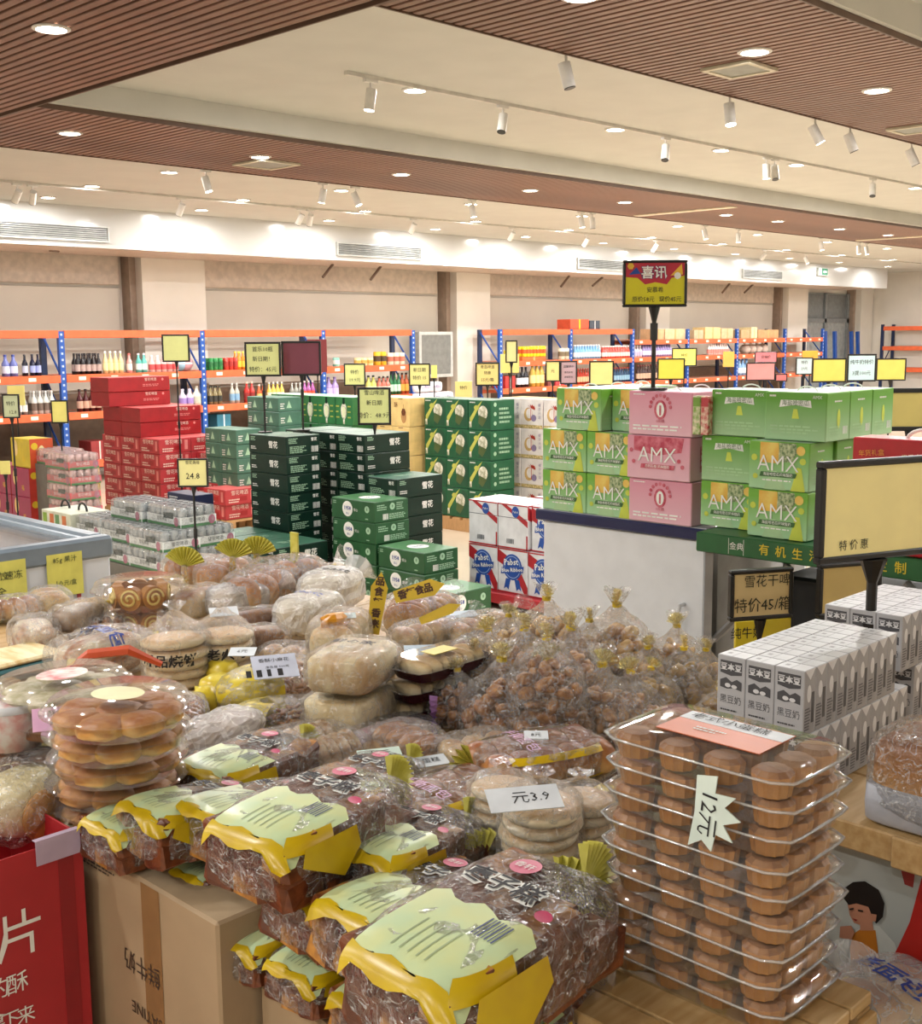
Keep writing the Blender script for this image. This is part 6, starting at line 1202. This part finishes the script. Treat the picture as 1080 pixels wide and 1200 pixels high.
# bun packs with yellow bands
def band_pack(seed):
    rng = random.Random(seed); t = thing('banded_bun_pack', 'x', 'bagged buns'); L, W, H = .27, .17, .085; me = G().ell((0, 0, 0), (.036, .042, .036), 12, 8, 2.3, noise=.03, rng=rng).mesh('bun', baked('glazed_bun', '8a4a22', 'bd8248', 'e2b97c', 20, .28), True)
    for i in range(5):
        for j in range(2): link('bun', me, t, (-.105 + i * .052, -.04 + j * .08, .042))
    g = G(); g.ell((0, 0, H / 2), (L / 2 * 1.02, W / 2 * 1.02, H / 2 * 1.04), 40, 20, 3.2); g.crumple(.006, 30, 3); g.build('film_wrap', F_film, t)
    g = G(); patch(g, (0, 0, H / 2), (L / 2, W / 2, H / 2), 3.2, math.pi * 1.08, math.pi * 1.92, .35, .72, 16, 3, 0, 1.03); patch(g, (0, 0, H / 2), (L / 2, W / 2, H / 2), 3.2, math.pi * .1, math.pi * .9, .35, .72, 16, 3, 0, 1.03); g.build('yellow_band', mat('band_yellow', 'e0bc10', .35), t, True)
    g = G(); patch(g, (0, 0, H / 2), (L / 2, W / 2, H / 2), 3.2, math.pi * 1.1, math.pi * 1.9, -.35, -.28, 16, 1, 0, 1.03); g.build('thin_band', mat('band_yellow'), t)
    g = G(); fan(g, (-L / 2 - .005, 0, .05), (-1, 0, .1), .05, -1.1, 1.1, 8, th=.01); g.build('gathered_end', M_fan, t); g = G(); toptext(g, (0, 0, H / 2), (L / 2, W / 2, H / 2), 3.2, -.04, .0, '手撕面包', .03, 0, 1.05); g.build('lettering', M_lil, t)
    return t
BP = band_pack(1); setp(BP, 518, 942, .775, .085, -.05, 'bun pack with yellow bands in the middle, front one', 'banded bun packs', 1.05); setp(BP, 632, 888, .785, .085, -.35, 'bun pack with yellow bands, rear one near the clear boxes', 'banded bun packs', 1.08)
t = thing('film_bow', 'pale yellow pleated bow in front of the white bun stacks', 'bow', tuple(at(560, 1008, .82)), 0); g = G(); fan(g, (0, 0, -.02), (-.6, .1, .9), .075, -1.1, 1.1, 10, th=.008); g.build('pleats', M_fan, t)
t = thing('film_bow', 'pale yellow pleated bow hanging right of the largest cake bag', 'bow', tuple(at(658, 1060, .84)), 0); g = G(); fan(g, (0, 0, 0), (.6, -.6, .35), .08, -1.35, 1.35, 14, th=.008); g.build('pleats', M_fan, t)
# yellow candies and pretzels
def pretzel_bag():
    t = thing('pretzel_bag', 'x', 'bagged snack'); rng = random.Random(4); g = G(); g.tube([(-.03, 0, 0), (-.01, .006, .004), (.01, -.006, 0), (.03, 0, .003)], .006, 6); me = g.mesh('pretzel_stick', M_cookie, True)
    for k in range(26): o = link('pretzel_stick', me, t, (rng.uniform(-.02, .11), rng.uniform(-.06, .06), rng.uniform(.01, .07))); o.rotation_euler = (rng.uniform(-.5, .5), rng.uniform(-.4, .4), rng.uniform(0, 3))
    g = G(); g.ell((0, 0, .045), (.155, .088, .052), 40, 18, 2.6); g.crumple(.006, 30, 8); g.build('film_wrap', F_film, t); g = G(); patch(g, (0, 0, .045), (.15, .085, .05), 2.6, math.pi * .62, math.pi * 1.42, -1.2, 1.25, 12, 10, 0, 1.03); g.build('yellow_printed_end', mat('yellow_print', 'd0b41e', .3, scale=18, col2='e0cc50'), t, True); return t
PZ = pretzel_bag(); setp(PZ, 322, 800, .775, .09, .15, 'bag of small brown pretzel sticks with yellow printed end, upper one', 'pretzel bags', 1.1); setp(PZ, 330, 838, .765, .09, -.6, 'bag of small brown pretzel sticks, lower one', 'pretzel bags', .8)
for n, (px, py, s) in enumerate(((258, 806, 1.1), (276, 822, .9), (310, 828, .85), (262, 786, .9), (240, 820, .8))):
    c = at(px, py, .80); t = thing('candy_pouch', 'small yellow crumpled snack pouch beside the pretzel bag, ' + ('nearest the flatbreads', 'lower middle', 'right one', 'rear one', 'left one')[n], 'snack pouch', (c.x, c.y, .765), n * 1.1, 'yellow snack pouches')
    g = G(); g.ell((0, 0, .035), (.055 * s, .042 * s, .034), 12, 8, 2.4, noise=.16, rng=random.Random(n)); g.build('pouch_body', mat('yellow_print'), t, True); g = G(); g.box(-.065 * s, -.03, .03, -.05 * s, .03, .034); g.build('crimped_edge', mat('yellow_print'), t)
# clear round tubs
def tub(rx, ry, h, m, n, lid=True, kind='bun', roll=False, lab=None, lc=None):
    t = thing('clear_tub', 'x', 'tub'); g = G(); g.lathe([(0, .001), (.82, .002), (.86, .01), (.95, h * .6), (1.05, h * .62), (1.05, h * .66)], 30, sx=rx, sy=ry, sq=2.3); g.build('tub_base', M_clear, t, True)
    g = G(); g.lathe([(1.05, h * .66), (1.0, h * .7), (.93, h * .95), (.88, h), (0, h * 1.005)], 30, sx=rx, sy=ry, sq=2.3); g.build('clear_lid', M_clear, t, True)
    if roll:
        gg = G(); gg.cyl((0, 0, 0), (0, .03, 0), h * .42, n=18, m=0); FF = Face((0, -.0005, 0), (1, 0, 0), (0, 0, 1)); 
        pts = [((h * .36 * (1 - i / 30)) * math.cos(i * .42), (h * .36 * (1 - i / 30)) * math.sin(i * .42)) for i in range(26)]; gg.tube([FF.P(u, v, 2) for u, v in pts], .004, 4, 1); me = gg.mesh('swiss_roll_slice', [M_sw, M_swc])
        for k in range(n): a = 2 * math.pi * k / n; o = link('swiss_roll_slice', me, t, (rx * .62 * math.cos(a), ry * .62 * math.sin(a), h * .44)); o.rotation_euler.z = a + math.pi / 2
    else:
        me = G().ell((0, 0, 0), (rx * .34, ry * .33, h * .30), 12, 7, 2.9, noise=.06, rng=random.Random(n)).mesh(kind, m, True)
        for k in range(n): a = 2 * math.pi * k / n; o = link(kind, me, t, (rx * .58 * math.cos(a), ry * .58 * math.sin(a), h * .36)); o.rotation_euler.z = a
        link(kind, me, t, (0, 0, h * .4))
    if lab: g = G(); g.lathe([(0, 0), (rx * .4, 0)], 20, c=(0, 0, h * 1.012), sy=.8); g.build('round_sticker', lab, t)
    return t
TR = tub(.135, .135, .085, None, 7, roll=True); setp(TR, 168, 724, .765, .085, 0, 'clear tub of swiss roll slices, lower of two', 'swiss roll tubs', 1.0); setp(TR, 164, 694, .853, .085, .2, 'clear tub of swiss roll slices, upper of two', 'swiss roll tubs', 1.04)
M_pt = baked('flaky_pastry', 'a86428', 'd2994e', 'e8c484', 30); T2 = tub(.125, .125, .062, M_pt, 7, lab=mat('sticker_gold', 'c9c480', .4)); cz = at(137, 935, .80)
for k in range(5): setp(T2, 139, 940 - 27 * k, .755 + .0635 * k, .062, .5 * k, 'clear round tub of golden pastries, %s of the stack of five' % ('bottom', 'fourth from the top', 'third from the top', 'second from the top', 'top')[k], 'pastry tub stack', 1.0 + .01 * (k % 2))
T3 = tub(.135, .125, .06, mat('white_pastry', 'd9cfb4', .4, scale=40, col2='a8a070'), 8, lab=mat('sticker_red', 'c04a48', .4, scale=30, col2='e0dcd0')); T4 = tub(.12, .12, .06, M_dkbr, 7)
b = at(74, 812, .97)
for k in range(3): once(T4, (b.x, b.y, .765 + .062 * k), 'clear tub of dark pastries under the white pastry tub, ' + ('bottom', 'middle', 'upper')[k], 'tubs left of the pastry stack')
once(T3, (b.x, b.y, .951), 'clear tub of white pastries with red sticker on top of the left stack', 'tubs left of the pastry stack')
T5 = box_pack(.20, .16, .05, M_dkbr, 'clear', (3, 2)); 
for k in range(2): setp(T5, 40, 905 - 20 * k, .765 + .055 * k, .05, .3, 'clear box of dark cakes at the left edge, ' + ('lower', 'upper')[k], 'dark cake boxes', .9)
t = thing('dotted_cup', 'white dotted paper cup at the left edge above the dark cake boxes', 'cup'); g = G(); g.lathe([(0, 0), (.05, 0), (.062, .075), (.058, .085), (0, .09)], 20); g.build('cup_body', mat('dotted', 'dcd6d2', .4, scale=45, col2='d2a09a'), t, True); G().lathe([(.063, .074), (.065, .08), (.060, .088)], 20).build('lid_rim', M_pap, t, True); setp(t, 14, 845, .88, .09, 0, t['label'], 'cups', 1.1)
t = thing('bread_plate', 'flat grey tray with teal side at the left edge', 'tray'); g = G(); g.rbox(-.13, -.1, 0, .13, .1, .02, .006); g.build('tray_body', mat('teal_tray', '3f6f74', .4), t); G().rbox(-.12, -.09, .02, .12, .09, .035, .01).build('wrapped_bread', M_crm, t); setp(t, 14, 772, .79, .04, .1, t['label'], 'trays', 1.0)
LB(loaf_bag(12, .20, .15, .12, mat('cream_swirl', 'e0cf94', .35, scale=5, col2='e8dcb4'), 2.6, n=1, fm=F_film, tail=False), 30, 930, .735, .13, .3, 'bagged cream bun with brown centre standing in the red box', 'bagged buns', 1.15)
o = [k for k in bpy.data.objects if k.get('label', '').startswith('bagged cream bun')][0]; G().ell((-.018, -.062, .045), (.046, .020, .044), 16, 10).build('baked_centre', mat('bun_centre', 'a56e34', .35, scale=9, col2='c48f50'), o, True)

# ================================================================== CUPCAKE BOXES
M_muf = mat('cupcake', 'b98450', .45, scale=30, col2='946238', bump=.2); M_cup = mat('cup_paper', 'd09a58', .32, scale=8, col2='b87c40'); CX, CY = 1.435, .875
def cupbox():
    t = thing('cupcake_box', 'x', 'cake box'); h = .036; lx, ly = .195, .312
    g = G(); n = 24; prof = [(0, .0), (.0245, 0), (.0285, .026), (.0285, .029), (.021, .0355), (0, .037)]; g.lathe(prof, n, mm=[0, 0, 0, 1, 1]); g.v = [((x * (1.04 if i % 2 else .97)), (y * (1.04 if i % 2 else .97)), z) for i, (x, y, z) in enumerate(g.v)]; me = g.mesh('cupcake', [M_cup, M_muf])
    for i in range(3):
        for j in range(4): link('cupcake', me, t, (-.0585 + i * .0585, -.111 + j * .074, .002))
    g = G(); g.lathe([(0, 0), (.86, 0), (.90, .004), (.95, .026), (1.0, .028), (1.0, .031), (.97, .031)], 36, sx=lx / 2, sy=ly / 2, sq=9); g.build('clear_base', M_clear, t, True)
    g = G(); g.lathe([(1.0, .032), (.965, .033), (.93, .040), (.90, .0415), (0, .0415)], 36, sx=lx / 2, sy=ly / 2, sq=9); g.build('clear_lid', M_clear, t, True)
    g = G(); N_ = 36; pts = []
    for i in range(N_ + 1):
        th = 2 * math.pi * i / N_; ct, st = math.cos(th), math.sin(th); k = (abs(ct) ** 9 + abs(st) ** 9) ** (-1 / 9); pts.append((lx / 2 * ct * k, ly / 2 * st * k, .0305))
    g.tube(pts, .0022, 6); g.build('rim_bead', film('rim_plastic', haze=.3, gloss=.5, rough=.08, bump=0), t, True)
    return t
CB = cupbox(); rng = random.Random(9); NB = 9
for k in range(NB): once(CB, (CX + rng.uniform(-.006, .006), CY + rng.uniform(-.006, .006), .757 + .0415 * k), 'clear box of twelve small cupcakes, %s of the tall stack' % vt(k, NB), 'cupcake box stack')
ZT2 = .757 + .0415 * NB
t = thing('lid_card', 'orange and white card with black handwriting on the topmost cupcake box', 'label sheet', (CX + .005, CY + .0, ZT2 + .001), 0); G().box(-.05, -.085, 0, .05, .085, .0015).build('sheet', mat('card_orange', 'd0714a', .4, var=.03), t); G().box(.012, -.085, .0015, .047, .085, .0021).build('white_strip', M_pap, t)
F3 = Face((.03, 0, .0021), (0, -1, 0), (1, 0, 0), .0006); g = G(); ftext(g, F3, -.01, 0, '老式小蛋糕', .026); g.build('handwriting', M_ink2, t); g = G(); F3 = Face((-.015, .02, .0015), (0, -1, 0), (1, 0, 0), .0005); flines(g, F3, -.02, -.01, .03, .008, 2); g.build('small_print', M_wt, t)
# jagged price card hanging on the stack
p = at(838, 912, 1.09); xs = CX - .0975 - .012; t = thing('price_card', 'white jagged paper price card reading 12 hanging on the clear boxes', 'price card', (xs, atx(838, 950, xs).y, 0))
F3 = Face((0, 0, 0), (0, -1, 0), (0, 0, 1), .001); y_ = t.location.y
def q(px, py): v = atx(px, py, xs); return (y_ - v.y, v.z)
pts = [q(*v) for v in ((817, 908), (841, 910), (838, 930), (862, 936), (849, 947), (868, 964), (847, 967), (858, 988), (838, 978), (833, 998), (822, 984), (806, 990), (814, 950))]; g = G(); cq = q(830, 955); k = len(pts)
g.v = [tuple(F3.P(*cq, 1)), tuple(F3.P(*cq, -1))] + [tuple(F3.P(*v, 1)) for v in pts] + [tuple(F3.P(*v, -1)) for v in pts]; g.f = [(0, 2 + (i + 1) % k, 2 + i) for i in range(k)] + [(1, 2 + k + i, 2 + k + (i + 1) % k) for i in range(k)] + [(2 + i, 2 + (i + 1) % k, 2 + k + (i + 1) % k, 2 + k + i) for i in range(k)]; g.m = [0] * len(g.f); g.build('sheet', mat('card_mint', 'd6e4dc', .5), t)
g = G(); a = q(829, 953); ftext(g, F3, a[0], a[1], '12元', .034, 0, 2, rot=-math.pi / 2 - .1); g.build('handwriting', M_ink2, t)

# ================================================================== MILK CARTONS, COUNTER, POSTER
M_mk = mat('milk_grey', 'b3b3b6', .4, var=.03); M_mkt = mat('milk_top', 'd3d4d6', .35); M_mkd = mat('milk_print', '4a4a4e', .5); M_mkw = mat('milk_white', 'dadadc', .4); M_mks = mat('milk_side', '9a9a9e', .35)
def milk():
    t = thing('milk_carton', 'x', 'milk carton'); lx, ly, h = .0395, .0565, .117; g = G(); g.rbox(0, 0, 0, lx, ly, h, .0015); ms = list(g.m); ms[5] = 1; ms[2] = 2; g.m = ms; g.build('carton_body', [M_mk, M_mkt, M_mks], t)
    FL = Face((0, ly, 0), (0, -1, 0), (0, 0, 1), .0004); FR = Face((0, 0, 0), (1, 0, 0), (0, 0, 1), .0004); g = G()
    fpoly(g, FL, [(.006, .085), (.028, .081), (.050, .085), (.050, .108), (.006, .108)], 0, 1); ftext(g, FL, .028, .096, '豆本豆', .0145, 1, 2, bold=.02); fpoly(g, FL, [(.006, .058), (.02, .056), (.034, .059), (.050, .056), (.050, .072), (.04, .076), (.03, .07), (.018, .077), (.006, .071)], 0, 1); fdisc(g, FL, .022, .063, .006, .004, 1, 2, 10); fdisc(g, FL, .035, .062, .006, .0035, 1, 2, 10)
    ftext(g, FL, .028, .036, '黑豆奶', .0165, 0, 1, sx=.9); flines(g, FL, .008, .014, .048, .02, 1, 0); g.build('front_print', [M_mkd, M_mkw], t)
    g = G(); fpoly(g, FR, [(.002, .1165), (.0375, .1165), (.02, .098)], 1, 1); fdisc(g, FR, .017, .074, .0075, .0155, 1, 1, 16); frect(g, FR, .026, .02, .036, .075, 0, 1); flines(g, FR, .004, .008, .024, .05, 8, 0, 1); g.build('side_print', [M_mkd, M_mkw], t)
    g = G(); FT = Face((0, 0, h), (1, 0, 0), (0, 1, 0), .0004); frect(g, FT, .001, .027, .0385, .0285, 0, 1); frect(g, FT, .014, .038, .024, .046, 0, 1); g.build('top_seam', M_mks, t); return t
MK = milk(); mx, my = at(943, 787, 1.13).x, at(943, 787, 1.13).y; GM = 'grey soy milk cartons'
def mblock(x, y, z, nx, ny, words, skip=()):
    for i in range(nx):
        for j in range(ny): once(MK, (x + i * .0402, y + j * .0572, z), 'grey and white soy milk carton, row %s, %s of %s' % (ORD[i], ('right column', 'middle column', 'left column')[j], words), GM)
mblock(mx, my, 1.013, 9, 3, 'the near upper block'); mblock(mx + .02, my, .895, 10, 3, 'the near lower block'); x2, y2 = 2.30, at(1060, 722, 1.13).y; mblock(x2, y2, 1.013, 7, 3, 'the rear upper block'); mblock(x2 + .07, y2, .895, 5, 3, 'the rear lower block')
cw = at(1000, 965, .893); t = thing('wooden_counter', 'light wooden counter with a thick front board under the milk cartons', 'counter', (cw.x, -.2, 0))
YM = my + .18 + .2
for k in range(5): G().rbox(.0 + .22 * k, 0, .845, .216 + .22 * k, YM, .893, .003).build('plank', M_wood, t)
G().rbox(-.012, 0, .842, -.001, .97, .895, .003).build('front_board', M_wood, t)
for b in (.05, YM - .1): 
    for a in (.12, 1.0): G().box(a, b, 0, a + .06, b + .06, .843).build('leg', M_wood, t)
# poster under the counter
px_ = cw.x + .05; t = thing('printed_poster', 'poster of a dark haired child in orange shirt under the wooden counter', 'poster', (px_, 0, 0)); y0p = atx(960, 990, px_).y; zb, ztp = .40, .838
def v2(px, py): v = atx(px, py, px_); return (-v.y, v.z)
F3 = Face((0, 0, 0), (0, -1, 0), (0, 0, 1), .0007); yL = -y0p - .02
G().box(0, -.25, zb, .004, y0p + .02, ztp).build('poster_sheet', mat('poster_bg', '9aa09e', .4, scale=3, col2='b2b4ae'), t)
g = G(); P_ = lambda pts, m, k: fpoly(g, F3, [v2(*p) for p in pts], m, k)
P_([(1080, 1028), (1066, 1080), (1052, 1110), (1030, 1150), (1120, 1180), (1120, 1030)], 0, 1.6)         # red shape
P_([(1002, 1090), (1020, 1083), (1030, 1085), (1048, 1105), (1060, 1140), (1030, 1150), (1000, 1140)], 5, 1); P_([(1000, 1094), (1012, 1086), (1026, 1090), (1032, 1138), (998, 1140), (996, 1110)], 1, 2)            # shirts
P_([(993, 1056), (1000, 1052), (1018, 1056), (1026, 1072), (1022, 1082), (1010, 1084), (1001, 1081), (996, 1072)], 2, 3); P_([(1008, 1080), (1022, 1078), (1024, 1090), (1008, 1090)], 2, 2.5)  # face, neck
P_([(989, 1052), (990, 1040), (1000, 1033), (1014, 1032), (1030, 1042), (1037, 1058), (1035, 1074), (1027, 1082), (1022, 1072), (1018, 1062), (1004, 1058), (995, 1060)], 3, 4); P_([(1022, 1070), (1028, 1071), (1027, 1079), (1022, 1078)], 2, 5)
P_([(996, 1064), (1001, 1063), (1001, 1065), (996, 1066)], 3, 5); P_([(1006, 1065), (1012, 1066), (1012, 1068), (1006, 1067)], 3, 5); P_([(999, 1075), (1006, 1077), (1003, 1079)], 4, 5)
P_([(985, 1085), (998, 1084), (1002, 1092), (998, 1101), (984, 1098)], 2, 4); P_([(976, 1090), (988, 1086), (996, 1098), (990, 1140), (978, 1136)], 5, 3); P_([(984, 1132), (1010, 1128), (1020, 1138), (990, 1142)], 2, 5); P_([(980, 1142), (1060, 1152), (1060, 1165), (975, 1155)], 6, 3); P_([(1056, 1020), (1072, 1024), (1070, 1040), (1060, 1036)], 4, 2)
g.build('printed_picture', [mat('poster_red', 'a82018', .4), mat('poster_orange', 'b06a1c', .4), mat('poster_skin', 'b07a60', .4), mat('poster_hair', '120c0c', .4), mat('poster_mouth', '8a2c28', .4), mat('poster_white', 'b9bcb6', .4), mat('poster_olive', '7c7448', .4)], t)
# bottom right bags on a low box
lb = at(1010, 1195, .62); big_carton(lb.x - .13, lb.y - .32, lb.x + .07, lb.y + .10, 0, .595, 'brown carton at the bottom right under the printed bun bags')
BW = loaf_bag(14, .20, .15, .085, baked('soft_roll', 'b06c30', 'dcb070', 'f0dcae'), 2.4, n=2, fm=film('white_print_film', haze=.28, gloss=.25, bump=.7, crease=.2, cs=.7), txt='老面包', ts=.045, ink=mat('print_blue2')); setp(BW, 1040, 1172, .60, .085, -.3, 'bun bag with white print and blue lettering, rear one at the bottom right', 'printed bun bags', 1.0); setp(BW, 965, 1204, .60, .085, .2, 'bun bag with white print and blue lettering, front one at the bottom right', 'printed bun bags', .95)
# large loaf bag at the right edge
lc = at(1022, 968, .895); t = thing('toast_loaf_bag', 'large brown toast loaf in a clear bag with white paper base at the right edge', 'bagged bread', (lc.x + .01, lc.y - .262, .895))
g = G(); g.ell((.085, .145, .075), (.083, .14, .074), 24, 12, 6); g.build('toast_loaf', baked('toast_crust', '8c5222', 'b87c3c', 'd2a060', 10), t, True); g = G(); g.ell((.085, .145, .034), (.088, .146, .036), 24, 10, 9); g.build('paper_base', mat('sleeve_white', 'b9bcc6', .4, bump=.2), t, True)
g = G(); g.ell((.085, .145, .082), (.096, .152, .084), 40, 22, 4); g.crumple(.006, 26, 9); g.cyl((.085, .10, .155), (.085, .06, .19), .05, .01, 14, caps=False); g.cyl((.085, .06, .19), (.085, .03, .22), .01, .05, 14, caps=False); g.build('film_wrap', F_film, t); G().cyl((.085, .066, .186), (.085, .056, .194), .013, n=8).build('tie', mat('tie_red', 'b8402c', .4), t)
for n, (px, py, w_) in enumerate(((12, 712, 'far left one by the freezer'), (58, 702, 'one left of the swiss roll tubs'), (112, 735, 'one in front of the swiss roll tubs'), (450, 775, 'one behind the stacked toast'), (340, 770, 'one right of the sliced stick loaf'), (560, 760, 'one left of the twist cookie heap'), (480, 870, 'one left of the brown banded buns'), (560, 880, 'one between the banded packs'), (215, 838, 'one right of the pastry tubs'))):
    LB(FILL[n % 3], px, py, .77, .08, n * 1.3, 'filled roll bag, ' + w_, 'filled roll bags', .95)
